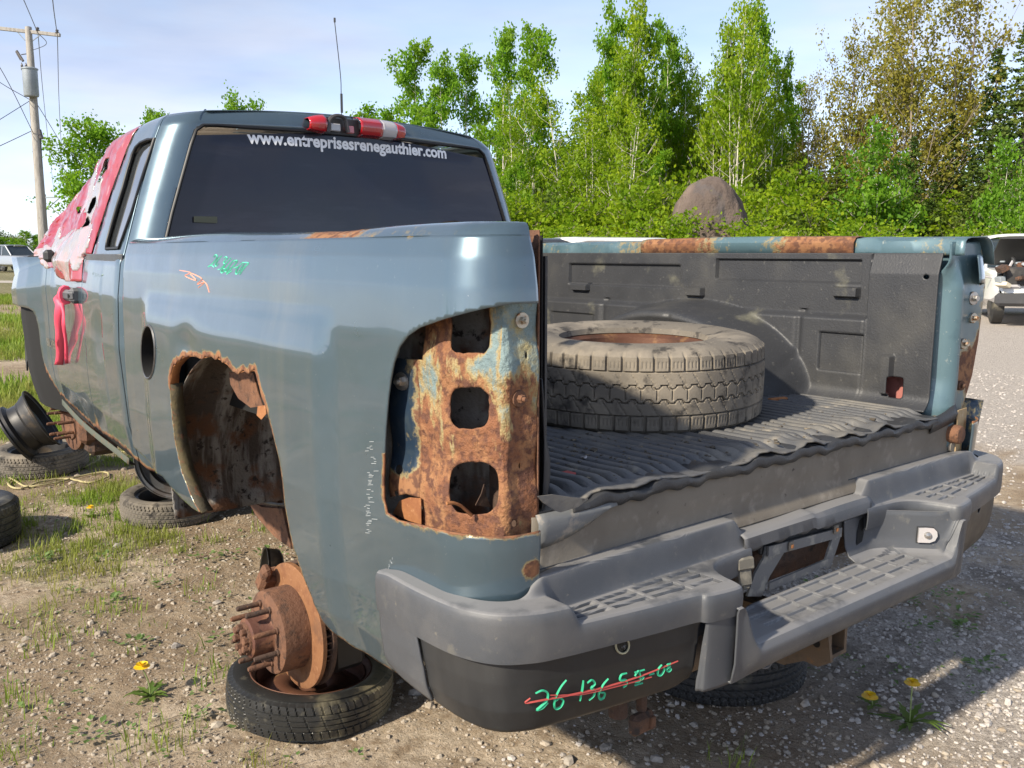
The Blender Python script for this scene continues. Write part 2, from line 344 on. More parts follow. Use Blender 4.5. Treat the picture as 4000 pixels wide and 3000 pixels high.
# ================================================================== PICKUP TRUCK (x: left -, y: forward, z: up; tailgate opening at y = 0)
truck = thing('pickup_truck', 'rusted blue-grey pickup truck without wheels or tailgate, propped up on loose tyres', 'truck', (0, 1.5, 0))
class Skin:
    def __init__(s, plan, fun, inward):
        P = np.asarray(plan, float); L_ = pathlen(P); s.len = L_[-1]
        s.S = np.linspace(0, s.len, 1400); s.X = np.interp(s.S, L_, P[:, 0]); s.Y = np.interp(s.S, L_, P[:, 1])
        k = np.hanning(31); k /= k.sum(); dx = np.convolve(np.pad(np.gradient(s.X), 15, 'edge'), k, 'valid'); dy = np.convolve(np.pad(np.gradient(s.Y), 15, 'edge'), k, 'valid')
        l = np.hypot(dx, dy); dx /= l; dy /= l
        s.NX, s.NY = (-dy, dx) if inward > 0 else (dy, -dx); s.fun = fun; s._g = None; s.umax = s.len
    def pt(s, u, z):
        u = np.asarray(u, float); z = np.asarray(z, float)
        x, y, nx, ny = (np.interp(u, s.S, q) for q in (s.X, s.Y, s.NX, s.NY))
        return s.fun(x, y, nx, ny, z)
    def find(s, px, py, zr=(.3, 1.45)):           # source pixels -> (u, z)
        if s._g is None:
            s.gu, s.gz = np.meshgrid(np.linspace(0, s.umax, 420), np.linspace(*zr, 240), indexing='ij'); s._g = proj(s.pt(s.gu, s.gz))
        d = (s._g[..., 0]-px)**2+(s._g[..., 1]-py)**2; i = np.unravel_index(d.argmin(), d.shape); u, z = s.gu[i], s.gz[i]
        for _ in range(4):
            e = 1e-4; p0 = proj(s.pt(u, z)); J = np.stack([(proj(s.pt(u+e, z))-p0)/e, (proj(s.pt(u, z+e))-p0)/e], 1)
            try: d = np.linalg.solve(J, np.array([px, py])-p0)
            except Exception: break
            d = np.clip(d, -.02, .02); u = min(max(u+d[0], 0), s.umax); z = z+d[1]
        return (u, z)
    def poly(s, pts, ox=0, oy=0, k=1.0): return np.array([s.find(ox+p[0]*k, oy+p[1]*k) for p in pts])

def arc(cx, cy, r, a0, a1, n=16): return [(cx+r*math.cos(R(a0+(a1-a0)*i/n)), cy+r*math.sin(R(a0+(a1-a0)*i/n))) for i in range(n+1)]
BPLAN = [(-1.045, 2.13), (-1.055, 1.6), (-1.06, 1.0), (-1.06, .4)]+arc(-.92, .095, .14, 180, 270)+[(-.912, -.045)]
_iz = [.30, .36, .42, .5, .6, .8, 1.0, 1.2, 1.3, 1.36, 1.40, 1.5]; _iv = [.15, .10, .06, .03, .012, 0, 0, .004, .012, .022, .036, .09]
def bed_fun(x, y, nx, ny, z):
    ins = np.interp(z, _iz, _iv)
    fl = .019*smooth01((y-.48)/.10)*(1-smooth01((y-1.78)/.14))*(1-smooth01((z-1.12)/.13))
    ins = ins - fl*np.abs(nx)
    ins = ins + .0008*np.sin(7*y+6*z+1)*np.sin(5*z-4*y) + .0004*np.sin(19*y-11*z)*np.sin(13*z+3*y+2) + .010*np.exp(-(((y-1.42)/.07)**2+((z-1.09)/.05)**2))
    return np.stack([x+nx*ins, y+ny*ins, z], -1)
BS = Skin(BPLAN, bed_fun, 1)
# openings traced on the panel
pk_open = BS.poly([(1186, 655), (1110, 656), (1050, 666), (1000, 678), (950, 692), (905, 708), (880, 726), (862, 750), (850, 785), (843, 820), (838, 860), (833, 920), (830, 980), (828, 1040), (829, 1080), (836, 1108), (860, 1124), (905, 1133), (960, 1146), (1000, 1153), (1060, 1160), (1110, 1158), (1186, 1143)], k=K)
pk_open[0, 0] = pk_open[-1, 0] = BS.len+.05
Z3 = lambda P: BS.poly(P, 500, 1200, .6028)
ZA = lambda P: BS.poly(P, 850, 2100, .5123)
ar_front = Z3([(470, 1335), (430, 1270), (400, 1200), (345, 1060), (310, 900), (290, 760), (275, 600), (270, 500)])
ar_top = Z3([(270, 500), (272, 440), (285, 390), (320, 348), (370, 312), (430, 318), (480, 328), (530, 316), (590, 338), (640, 372), (670, 408), (710, 424), (760, 412), (815, 410), (838, 470), (850, 530), (880, 620), (898, 665)])
ar_rear = np.concatenate([Z3([(898, 665), (925, 770), (950, 870), (980, 1000), (1000, 1130), (1015, 1280), (1040, 1420), (1070, 1560)]), ZA([(600, 130), (650, 290), (720, 470), (800, 640), (870, 720), (960, 780), (1060, 850), (1200, 930), (1330, 1010), (1464, 1090)])])
low_front = Z3([(135, 1000), (160, 1040), (220, 1095), (340, 1235), (420, 1305), (470, 1335)])
u_end = ar_rear[-1, 0]
ar_top_j = jag(ar_top, .0045, .016)
arch = np.concatenate([[(-.05, low_front[0, 1]+.03)], low_front, ar_front[1:-1], ar_top_j, jag(ar_rear, .0012, .05)[1:], [(u_end+.06, .47), (BS.len-.25, .56), (BS.len+.05, .655), (BS.len+.05, .1), (-.05, .1)]])
fc = np.array([BS.find(500+.6028*x, 1200+.6028*y) for x, y in [(133+44*math.cos(a), 290+172*math.sin(a)) for a in np.linspace(0, 2*math.pi, 28, endpoint=False)]])
us = np.arange(0, BS.len+.003, .0062); us[-1] = BS.len; zs = np.linspace(.33, 1.40, 176)
V, F, U_, Z_ = cutgrid(us, zs, [pk_open, arch, fc], BS.pt)
dt = nearest(U_, Z_, ar_top_j, False)[0]; dr = nearest(U_, Z_, ar_rear, False)[0]; dp = nearest(U_, Z_, pk_open)[0]; df = nearest(U_, Z_, ar_front, False)[0]
lowp = np.exp(-((U_-pk_open[16, 0])**2+(Z_-.86)**2)/.045**2)
spot = lambda px, py, r: np.exp(-((U_-BS.find(px, py)[0])**2+(Z_-BS.find(px, py)[1])**2)/r**2)
rust = np.maximum.reduce([.95*np.exp(-(dt/.016)**2), .62*np.exp(-(dr/.007)**2), .5*np.exp(-(df/.006)**2), .62*np.exp(-dp/.012)*(Z_ < .95), .9*lowp*np.exp(-dp/.02), .95*spot(2078, 2225, .022), .55*spot(1612, 905, .02), .4*spot(1100, 1960, .05)*0])
bedside = link('bedside', V, F, PAINT, truck, 40, {'rust': rust}, solid=.004)
# rolled rail on top, one strip of rows continuing the panel inwards
rows = [(.036, 1.40), (.052, 1.414), (.072, 1.421), (.10, 1.423), (.135, 1.420), (.148, 1.412), (.15, 1.36)]
uu = np.linspace(0, BS.len, 260); x, y, nx, ny = (np.interp(uu, BS.S, q) for q in (BS.X, BS.Y, BS.NX, BS.NY))
def railpt(i, z):
    wob = .004*np.sin(uu*5+1)+.004*np.exp(-((uu-1.55)/.12)**2)
    ii = np.minimum(i, .036+(i-.036)*np.clip((BS.len-uu+.02)/.16, .25, 1)); return np.stack([x+nx*ii, y+ny*ii, z-(i > .036)*wob], -1)
G = np.stack([railpt(i, z) for i, z in rows], 1); m = MB().grid(G)
rr = np.tile((.75*np.exp(-((uu-1.55)/.16)**2)+.25*np.exp(-((uu-1.9)/.2)**2))[:, None], (1, len(rows))).ravel()
link('bed_rail', m.v, m.f, PAINT, truck, 50, {'rust': rr})
# torn rust flap on the rail
q = BS.pt(1.5, 1.40); m = MB()
pts = [on(1, .5, a, b) for a, b in ((1680, 877), (1735, 866), (1780, 861), (1812, 870), (1846, 876))]
for i in range(4):
    a, b = pts[i], pts[i+1]; m.add([a, b, b+np.array([.02, .05, -.012]), a+np.array([.02, .05, -.012]), a-np.array([0, 0, .02]), b-np.array([0, 0, .02])], [(0, 1, 2, 3), (0, 4, 5, 1)])
m.build('torn_rail_flap', RUSTD, truck, 0)
# flange folded inwards along the wheel arch
def arch_strip(pl, wid, name, mat):
    p = BS.pt(pl[:, 0], pl[:, 1]); q2 = p+np.array([wid, 0, 0]); c = np.array([0, 1.05, .55]); dirn = c-p; dirn[:, 0] = 0; dirn /= np.linalg.norm(dirn, axis=1)[:, None]
    G = np.stack([p+np.array([.002, 0, 0]), p+np.array([wid*.5, 0, 0])-dirn*.002, q2-dirn*.004], 1); return MB().grid(G).build(name, mat, truck, 60, solid=.002)
arch_strip(ar_front, .042, 'wheel_arch_flange', material('mossy_rust_flange', (.055, .045, .026), .8, 0, [(14, (.10, .078, .035), .45, .6), (40, (.13, .055, .025), .55, .65)], bump=(80, .6, .005)))
arch_strip(ar_top[::1], .03, 'rusted_arch_edge', RUSTO)
# inner wheelhouse
m = MB(); G = []
for a in np.linspace(R(-16), R(205), 60):
    r0 = .50; row = []
    for xx in (-1.03, -.98, -.94, -.90, -.86, -.82, -.78, -.74, -.70, -.66, -.62):
        rr_ = r0+.016*math.sin((xx+1)*30)+ (.0 if xx < -.64 else -.03)
        row.append((xx, 1.17+rr_*math.cos(a)*1.18, .60+rr_*math.sin(a)))
    G.append(row)
m.grid([g for g, a in zip(G, np.linspace(-16, 205, 60)) if a < 128]); m.build('wheelhouse', WHOUSE, truck, 60, solid=.003)
m = MB()
for r_, e in ((.02, 1),):
    pass
fan = [(-.62, 1.17+.50*1.18*math.cos(a), .60+.50*math.sin(a)) for a in np.linspace(R(-16), R(205), 40)]
m.add([(-.62, 1.12, .62)]+fan, [(0, i+1, i+2) for i in range(len(fan)-1)]); m.build('wheelhouse_inner_panel', RUSTD, truck, 30, solid=.003)
# rusted inner patch hanging behind the arch, torn strip
pp = [on(0, -.96, 500+.6028*a, 1200+.6028*b) for a, b in ((660, 420), (815, 425), (850, 560), (880, 640), (800, 650), (720, 590), (670, 500))]
MB().add(pp, [tuple(range(len(pp)))]).build('inner_arch_patch', RUST, truck, 0, solid=.003)
pp = [on(0, -1.02, 500+.6028*a, 1200+.6028*b) for a, b in ((845, 640), (895, 635), (900, 690), (868, 728), (838, 700))]
MB().add(pp, [tuple(range(len(pp)))]).build('torn_metal_flake', RUSTO, truck, 0, solid=.002)
# fuel filler recess: dark ring and cup
cu, cz = fc[:, 0].mean(), fc[:, 1].mean()
def ring_pts(sc_, dep): return [BS.pt(cu+(p[0]-cu)*sc_, cz+(p[1]-cz)*sc_)+np.array([dep, 0, 0]) for p in fc]
MB().grid([ring_pts(1.05, -.001), ring_pts(1.0, -.005), ring_pts(.96, -.003)], close_v=True).build('fuel_filler_ring', STEELG, truck, 60)
MB().grid([ring_pts(.96, -.003), ring_pts(.95, .05)], close_v=True).build('fuel_filler_cup', VOID, truck, 60)
c = ring_pts(.95, .05); MB().add(c, [tuple(range(len(c)))]).build('fuel_filler_cavity', VOID, truck, 0)
p = ring_pts(.82, .03); m = MB()
m.box((p[5]+p[4])/2*1.0, (.02, .03, .05), .006); m.build('fuel_door_hinge', RUST, truck)

# ------------------------------------------------------------------ tail lamp pocket
PPLAN = [(-.884, .0), (-.93, .004), (-.955, .0), (-.966, .006), (-.972, .02), (-1.003, .128), (-1.006, .14), (-1.005, .16), (-1.002, .22), (-1.006, .235), (-1.012, .25), (-1.02, .33)]
def pk_fun(x, y, nx, ny, z):
    ins = .004*np.sin(z*21)+.003*np.sin(z*47+1); return np.stack([x+nx*ins, y+ny*ins, z], -1)
PK = Skin(PPLAN, pk_fun, -1); PK.NX, PK.NY = PK.NX, PK.NY
ZP = lambda P: PK.poly(P, 1300, 1100, .7536)
def rnd_px(x0, y0, x1, y1, r): return jag(ZP(rounded(x0, y0, x1, y1, r)), .0008, .01, True)
holes = [rnd_px(610, 118, 813, 370, 45), rnd_px(607, 548, 809, 762, 62), rnd_px(604, 936, 858, 1208, 90), ZP([(465, 100), (465, 406), (330, 396), (240, 385), (240, 100)]), ZP([(285, 1125), (380, 1100), (462, 1122), (462, 1262), (240, 1270), (240, 1125)])]
for hx, hy, w_, h_ in ((1003, 382, 7, 20), (968, 955, 5, 16), (942, 1255, 16, 20), (342, 975, 20, 26), (327, 1098, 12, 13)):
    holes.append(ZP([(hx+w_*math.cos(a), hy+h_*math.sin(a)) for a in np.linspace(0, 2*math.pi, 10, endpoint=False)]))
us = np.linspace(0, PK.len, 110); zs = np.linspace(.79, 1.30, 140)
V, F, U_, Z_ = cutgrid(us, zs, holes, PK.pt)
ph = np.array([mnoise.noise(Vector((u*9, z*7, 3.1))) for u, z in zip(U_, Z_)])
dh = np.minimum.reduce([nearest(U_, Z_, h)[0] for h in holes[:3]])
rs = np.clip(.38+.5*ph+.42*smooth01((1.08-Z_)/.22)+.3*np.exp(-dh/.012)-.50*smooth01((Z_-1.10)/.08)*(U_ < .085)+.25*(U_ > PK.len-.2), 0, 1)
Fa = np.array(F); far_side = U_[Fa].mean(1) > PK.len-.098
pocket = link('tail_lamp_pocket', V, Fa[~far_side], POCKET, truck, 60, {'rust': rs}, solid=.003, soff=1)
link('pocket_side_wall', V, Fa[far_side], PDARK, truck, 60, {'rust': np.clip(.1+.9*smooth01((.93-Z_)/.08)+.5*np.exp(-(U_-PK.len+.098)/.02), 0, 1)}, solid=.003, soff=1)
# cavity behind the pocket holes, lit bracket at the foot
m = MB(); m.add([(-.884, .06, .70), (-.884, .06, 1.36), (-.90, .42, 1.36), (-.90, .42, .70)], [(0, 1, 2, 3)]); m.build('inner_post_panel', RUSTD, truck, 0, solid=.003)
m = MB(); m.add([(-.86, .10, .70), (-.86, .10, 1.36), (-1.03, .40, 1.36), (-1.03, .40, .70)], [(0, 1, 2, 3)]); m.build('pocket_back_panel', WHOUSE, truck, 0, solid=.003)
pp = [on(0, -1.012, 1300+.7536*a, 1100+.7536*b) for a, b in ((315, 1200), (350, 1135), (400, 1118), (460, 1122), (462, 1258), (400, 1240))]
MB().add(pp, [tuple(range(len(pp)))]).build('pocket_foot_bracket', RUSTO, truck, 0, solid=.002)
pts = [on(1, .06, 1300+.7536*a, 1100+.7536*b) for a, b in ((590, 1150), (625, 1147), (660, 1160), (690, 1185), (720, 1212))]
MB().tube(spline(pts, 4), .0035, 6).build('bent_wire', RUSTO, truck)
pts = [on(1, .10, 1300+.7536*a, 1100+.7536*b) for a, b in ((785, 1050), (770, 1100), (740, 1160), (820, 1170), (800, 1120))]
MB().add(pts, [(0, 1, 2, 3, 4)]).build('torn_inner_flake', RUSTD, truck, 0, solid=.002)
def stud(px, py, skin, rad, l, mat=BOLT, ox=1300, oy=1100, k=.7536, nrm=None):
    u, z = skin.find(ox+px*k, oy+py*k); p = skin.pt(u, z); nx, ny = np.interp(u, skin.S, skin.NX), np.interp(u, skin.S, skin.NY); n = Vector((-nx, -ny, 0)) if nrm is None else Vector(nrm)
    m = MB(); M = axM(Vector(p), n); m.rev([(0, .006), (rad*.95, .006), (rad, .003), (rad, -.003)], 20, M); m.rev([(0, l), (rad*.42, l), (rad*.5, l*.85), (rad*.5, 0)], 6, M); m.rev([(0, l*1.5), (rad*.25, l*1.5), (rad*.28, l)], 10, M)
    return m.build('stud', mat, truck, 30)
stud(975, 200, PK, .016, .014); stud(960, 605, PK, .017, .016, RUST); stud(362, 515, PK, .020, .016, CHROME, nrm=(-.95, -.3, 0))
# rust-edged fold along the inner side of the post and dark liner flap
m = MB(); m.grid([[(-.884, .0, z), (-.879, .004, z), (-.878, .05, z)] for z in np.linspace(.70, 1.41, 20)]); m.build('post_edge', RUST, truck, 40, solid=.003)
m = MB(); m.grid([[(-.872+.010*math.sin((z-.80)*9), .005, z), (-.862+.028*math.exp(-((z-.93)/.09)**2), .02, z), (-.86, .10, z)] for z in np.linspace(.80, 1.12, 14)]); m.build('liner_flap', BLACKP, truck, 60, solid=.003)
from mathutils.bvhtree import BVHTree
# ------------------------------------------------------------------ cab
CPLAN = [(0, 2.2), (-.40, 2.197), (-.84, 2.21)]+arc(-.87, 2.36, .15, 268, 180)+[(-1.005, 2.7), (-.975, 3.1), (-.935, 3.6), (-.918, 3.82), (-.925, 3.98), (-.965, 4.15), (-.985, 4.3), (-.975, 4.5), (-.90, 4.68), (-.6, 4.78)]
_sz = [.30, .45, .55, .7, 1.0, 1.2, 1.33, 1.36, 1.42, 1.6, 1.8, 1.86, 1.885, 1.9]; _sv = [.86, .91, .95, .98, 1.0, .992, .975, .958, .94, .885, .815, .79, .772, .745]
def cab_fun(x, y, nx, ny, v):
    side = smooth01((y-2.25)/.2); belt = 1.34
    zt = np.interp(y, [2.6, 2.95, 3.3, 3.7, 4.1, 4.4], [1.9, 1.89, 1.82, 1.66, 1.46, 1.345])
    z = np.where(v > belt, belt+(v-belt)*(zt-belt)/(1.9-belt), v)
    zt2 = np.interp(y, [3.9, 4.6], [1.34, 1.22]); z = np.where((v <= belt) & (v > 1.1), 1.1+(v-1.1)*(np.where(y > 3.9, zt2, belt)-1.1)/(belt-1.1), z)
    sx = np.interp(v, _sz, _sv); X = x*(1-(1-sx)*np.where(v > belt, np.clip((4.6-y)/1.2, .55, 1)*1.0, 1))
    Y = y+np.interp(v, [1.34, 1.86, 1.9], [0, .035, .07])*(1-side)+np.interp(v, [1.34, 1.9], [0, .12])*side*(y > 3.2)*0
    z = z+.05*(1-(X/.78)**2)*smooth01((v-1.80)/.10)*(v > belt)*np.where(y > 2.9, .3, 1)
    # creases: belt shoulder and lower door swage
    X = X - np.sign(x)*0*.01
    return np.stack([X, Y, z], -1)
CB = Skin(CPLAN, cab_fun, -1); CB.umax = 3.20
cf = lambda a, b: CB.find(a, b, (.30, 1.9))
W1 = lambda P: np.array([cf(.6028*a, .6028*b) for a, b in P]); W2 = lambda P: np.array([cf(.6028*a, 900+.6028*b) for a, b in P]); WF = lambda P: np.array([cf(.3614*a, 850+.3614*b) for a, b in P])
# rear window opening (half, mirrored), traced left edge
rw = np.array([cf(a*K, b*K) for a, b in ((745, 288.5), (640, 282), (540, 275.5), (470, 271), (440, 270.5), (424, 281), (413, 312), (394, 380), (372, 460), (356, 530))])
rw_hole = np.concatenate([[(-.05, rw[0, 1])], rw, [(rw[-1, 0]+.006, 1.33), (rw[-1, 0]-.03, 1.30), (-.05, 1.30)]])
sw = W1([(1003, 900), (960, 905), (915, 925), (885, 955), (862, 1000), (835, 1090), (800, 1220), (765, 1330), (730, 1450), (700, 1560), (692, 1612), (775, 1607), (800, 1540), (860, 1370), (920, 1170), (965, 1030)])
fw_pts = W1([(870, 860), (815, 985), (755, 1120), (700, 1270), (650, 1430), (620, 1600)])
s_gap1 = W2([(545, 420), (545, 800)])[:, 0].mean(); UL = lambda v: np.interp(v, [1.2, 1.345, 1.36, 1.9], [s_gap1-.003, s_gap1-.003, s_gap1-.10, s_gap1-.25]); s_gap2 = W2([(775, 560), (795, 1000)])[:, 0].mean(); s_gap0 = WF([(515, 800), (500, 1000)])[:, 0].mean()
bot = W2([(930, 1530), (880, 1480), (830, 1425), (770, 1380), (730, 1345), (690, 1325), (640, 1290), (600, 1255), (560, 1225), (500, 1165), (430, 1105), (390, 1060), (345, 990), (300, 905), (240, 760)])
o_ = np.argsort(bot[:, 0]); bot = bot[o_]
bj = jag(np.concatenate([[(0, .5), (bot[0, 0]-.25, .46)], bot, [(CB.len+.1, bot[-1, 1])]]), .005, .02)
fend = WF([(255, 970), (300, 982), (345, 1010), (375, 1070), (395, 1150), (420, 1260), (440, 1370), (452, 1430), (468, 1505), (500, 1640)])
fend_hole = np.concatenate([[(CB.len+.1, fend[0, 1]+.02)], fend, [(fend[-1, 0], .1), (CB.len+.1, .1)]])
bot_hole = np.concatenate([bj, [(CB.len+.1, .1), (-.1, .1)]])
us = np.unique(np.concatenate([np.arange(0, CB.len, .016), [s_gap1, s_gap2, s_gap0]])); vs = np.concatenate([np.arange(.40, 1.34, .012), np.linspace(1.345, 1.9, 56)])
ffilm_ = [(s_gap1+.01, 1.345), (s_gap1+.01, 1.87), (s_gap1+.35, 1.86), (CB.len, 1.86), (CB.len, 1.345)]
panels = [('cab_rear_corner', -1, s_gap2-.003), ('rear_access_door', s_gap2+.003, s_gap1-.003), ('front_door', s_gap1+.003, s_gap0-.003), ('front_fender', s_gap0+.003, 99)]
for nm, a, b in panels:
    uu = np.unique(np.concatenate([[max(a, 0)], us[(us > a) & (us < b)], [min(b, CB.len)]]))
    hl = [rw_hole, sw, bot_hole, fend_hole]
    V, F, U_, Z_ = cutgrid(uu, vs, hl, CB.pt, {'front_fender': lambda u, v: v > 1.345, 'front_door': lambda u, v: v > 1.345, 'rear_access_door': lambda u, v: u > UL(v)}.get(nm))
    # damped creases pressed into the doors
    db = nearest(U_, Z_, bj, False)[0]; rst = .85*np.exp(-(db/.018)**2)*(U_ > s_gap2-.2)*(U_ < s_gap0+.4)+.5*np.exp(-(((U_-s_gap1-.03)/.05)**2+((Z_-.62)/.05)**2))
    V = np.asarray(V)
    dent = .012*np.exp(-(((U_-(s_gap1+s_gap2)/2)/.10)**2+((Z_-1.02)/.09)**2))+.006*np.sin(Z_*14)*np.exp(-((Z_-1.0)/.3)**2)*(U_ > 1.3); V[:, 0] += np.where(U_ > 1.3, dent, 0)
    link(nm, V, F, PAINT, truck, 40, {'rust': rst}, solid=.004, soff=1)
# right half of the rear wall and right cab side, mirrored
V, F, U_, Z_ = cutgrid(us[us < s_gap2], vs, [rw_hole, bot_hole], CB.pt); V = V*np.array([-1, 1, 1]); link('cab_rear_corner', V, [f[::-1] for f in F], PAINT, truck, 40, {'rust': U_*0}, solid=.004, soff=1)
uu = np.concatenate([[s_gap2+.004], us[us > s_gap2+.01]]); V, F, U_, Z_ = cutgrid(uu, vs, [bot_hole, fend_hole], CB.pt, lambda u, v: (v > 1.345) & (u > s_gap1+.1)); V = V*np.array([-1, 1, 1]); link('right_cab_side', V, [f[::-1] for f in F], PAINT, truck, 40, {'rust': U_*0}, solid=.004, soff=1)
# roof sheet
G = []
for yv in np.linspace(2.268, 3.45, 30):
    zt = np.interp(yv, [2.6, 2.95, 3.3, 3.7], [1.9, 1.89, 1.82, 1.66]); wx = np.interp(yv, [2.268, 2.40, 3.45], [.64, .735, .72])
    G.append([(xx, yv, zt-.002+.05*(1-(xx/.78)**2)*np.interp(yv, [2.2, 2.9, 3.45], [1, 1, .3])) for xx in np.linspace(-wx, wx, 33)])
mm = MB().grid(G); link('roof', mm.v, mm.f, PAINT, truck, 60, {'rust': [0]*len(mm.v)}, solid=.004, soff=-1)
for sg in (-1, 1):       # drip channels
    pts = [cab_fun(np.float64(sg*.862), np.float64(2.22), 0., 1., np.float64(v)) for v in np.linspace(1.845, 1.9, 6)]
    pts = [np.array(p)+np.array([0, -.004, .0]) for p in pts]+[np.array([pts[-1][0], 2.29, pts[-1][2]+.004])]
    MB().tube(pts, .006, 6).build('drip_channel', PDARK, truck)
    pts = [p+np.array([-sg*.028, 0, .0]) for p in pts]; MB().tube(pts, .005, 6).build('drip_channel', PAINT2, truck)
# dark inner shell so that nothing shines through
m = MB(); sh = []
for u in np.linspace(0, CB.len-.25, 70): sh.append([CB.pt(u, v)*np.array([.955, 1, 1])+np.array([0, .05 if u < 1.0 else 0, 0]) for v in np.linspace(.5, 1.80, 14)])
m.grid(sh); m.grid([[np.array(p)*np.array([-1, 1, 1]) for p in r_] for r_ in sh]); m.build('cab_lining', VOID, truck, 60)
# rear glass with rubber seal
def seal(hole_pts, name, wid, mat, off, close=False, mirror=False):
    pts = np.array([CB.pt(u, z) for u, z in hole_pts]); m = MB()
    m.tube([p+np.array(off) for p in pts], wid, 6, closed=close)
    if mirror: m.tube([(p+np.array(off))*np.array([-1, 1, 1]) for p in pts], wid, 6, closed=close)
    return m.build(name, mat, truck, 60)
seal(np.concatenate([[(0, rw[0, 1])], rw, [(rw[-1, 0]+.006, 1.33)]]), 'window_seal', .0075, RUBSEAL, (0, .002, 0), mirror=True)
G = []
for v in np.linspace(1.31, rw[1, 1]+.005, 16):
    ue = np.interp(v, rw[::-1, 1], rw[::-1, 0]); ue = min(ue, rw[:, 0].max()+.004) if v > rw[-1, 1] else rw[-1, 0]
    row = [CB.pt(u, v)+np.array([0, .006, 0]) for u in np.linspace(ue, 0, 14)]; G.append(row+[p*np.array([-1, 1, 1]) for p in row[::-1][1:]])
gm = MB().grid(G); gm.build('rear_window', GLASS, truck, 60); gbvh = BVHTree.FromPolygons(gm.v, gm.f)
# side glass behind the access door opening, black frame and belt moulding
G = [[CB.pt(u, v)+np.array([.012, 0, 0]) for u in np.linspace(sw[:, 0].min()-.02, sw[:, 0].max()+.02, 8)] for v in np.linspace(1.34, sw[:, 1].max()+.03, 12)]
MB().grid(G).build('side_window', SGLASS, truck, 60)
seal(sw, 'window_seal', .007, RUBSEAL, (-.002, 0, 0), close=True)
m = MB(); k = np.linspace(sw[:, 0].min()-.01, s_gap1-.01, 10); m.grid([[CB.pt(u, 1.345)+np.array([-.006, 0, dz]) for u in k] for dz in (-.016, -.012, .012, .016)]); m.build('belt_moulding', GREY, truck, 60, solid=.004)
# writing on the rear glass
def text_mesh(body, mat, name, parent, fit, bold=.0):
    cu_ = bpy.data.curves.new(name, 'FONT'); cu_.body = body; cu_.size = 1; cu_.offset = bold; cu_.extrude = 0.0; cu_.resolution_u = 3
    to = bpy.data.objects.new(name, cu_); COL.objects.link(to); dg = bpy.context.evaluated_depsgraph_get(); me = bpy.data.meshes.new_from_object(to.evaluated_get(dg))
    bpy.data.objects.remove(to); co = np.empty(len(me.vertices)*3); me.vertices.foreach_get('co', co); co = co.reshape(-1, 3)
    x0, x1 = co[:, 0].min(), co[:, 0].max(); a = (co[:, 0]-x0)/(x1-x0); h = co[:, 1]/(x1-x0)
    me.vertices.foreach_set('co', np.asarray(fit(a, h)).ravel()); me.update(); me.materials.clear(); me.materials.append(mat)
    return link_me(name, me, parent)
t0 = ond(1, 2.21, 541, 307.5); t1 = ond(1, 2.21, 972, 341)
def fit_window(a, h):
    wx = t1[0]-t0[0]; X = t0[0]+a*wx; Z = (t0[2]*(1-a)+t1[2]*a)+h*wx*1.02; Z = Z + .006*(1-(2*a-1)**2)
    Y = []
    for x_, z_ in zip(X, Z):
        l_ = gbvh.ray_cast(Vector((x_, 0, z_)), Vector((0, 1, 0)))[0]; Y.append((l_.y if l_ is not None else 2.2)-.0025)
    return np.stack([X, np.array(Y), Z], 1)
text_mesh('www.entreprisesrenegauthier.com', WHITET, 'window_lettering', truck, fit_window, .034)
p = [ond(1, 2.215, a, b) for a, b in ((419, 467), (469, 468), (469, 482), (419, 480))]; MB().add(p, [(0, 1, 2, 3)]).build('window_sticker', material('faded_olive_sticker', (.09, .095, .06), .5), truck, 0, solid=.001)
# high brake lamp on the roof edge, broken on its left side
def lampseg(x0, x1, mat, name, broken=False):
    m = MB(); G = []
    for xx in np.linspace(x0, x1, 9):
        e = 1-abs(xx/.24)**6*.45; zc = 1.838+.05*(1-(xx/.78)**2)+.012; yb = 2.222
        G.append([(xx, yb+.03, zc+.040*e), (xx, yb-.004, zc+.040*e), (xx, yb-.030*e, zc+.022*e), (xx, yb-.036*e, zc), (xx, yb-.024*e, zc-.028*e), (xx, yb+.01, zc-.036*e), (xx, yb+.04, zc-.036*e)])
    m.grid(G); return m.build(name, mat, truck, 40, solid=.003)
lampseg(-.238, -.165, REDL, 'brake_lamp_lens'); lampseg(-.005, .105, REDL, 'brake_lamp_lens'); lampseg(.105, .178, CLRL, 'cargo_lamp_lens'); lampseg(.178, .225, REDL, 'brake_lamp_lens')
m = MB(); m.box((-.08, 2.228, 1.897), (.17, .012, .07), .003); m.build('brake_lamp_housing', BLACKP, truck)
m = MB(); m.box((-.115, 2.214, 1.890), (.05, .014, .032), .004); m.build('bare_lamp_reflector', CLRL, truck); m = MB(); m.box((-.045, 2.212, 1.886), (.035, .016, .03), .004); m.build('bare_lamp_reflector', material('pink_reflector', (.6, .22, .24), .2), truck)
m = MB(); m.tube(spline([(-.155, 2.20, 1.868), (-.15, 2.198, 1.915), (-.12, 2.196, 1.936), (-.08, 2.196, 1.930), (-.068, 2.198, 1.895), (-.062, 2.2, 1.872)], 4), .009, 6); m.build('broken_lens_edge', material('cracked_lens_edge', (.06, .055, .055), .5), truck)
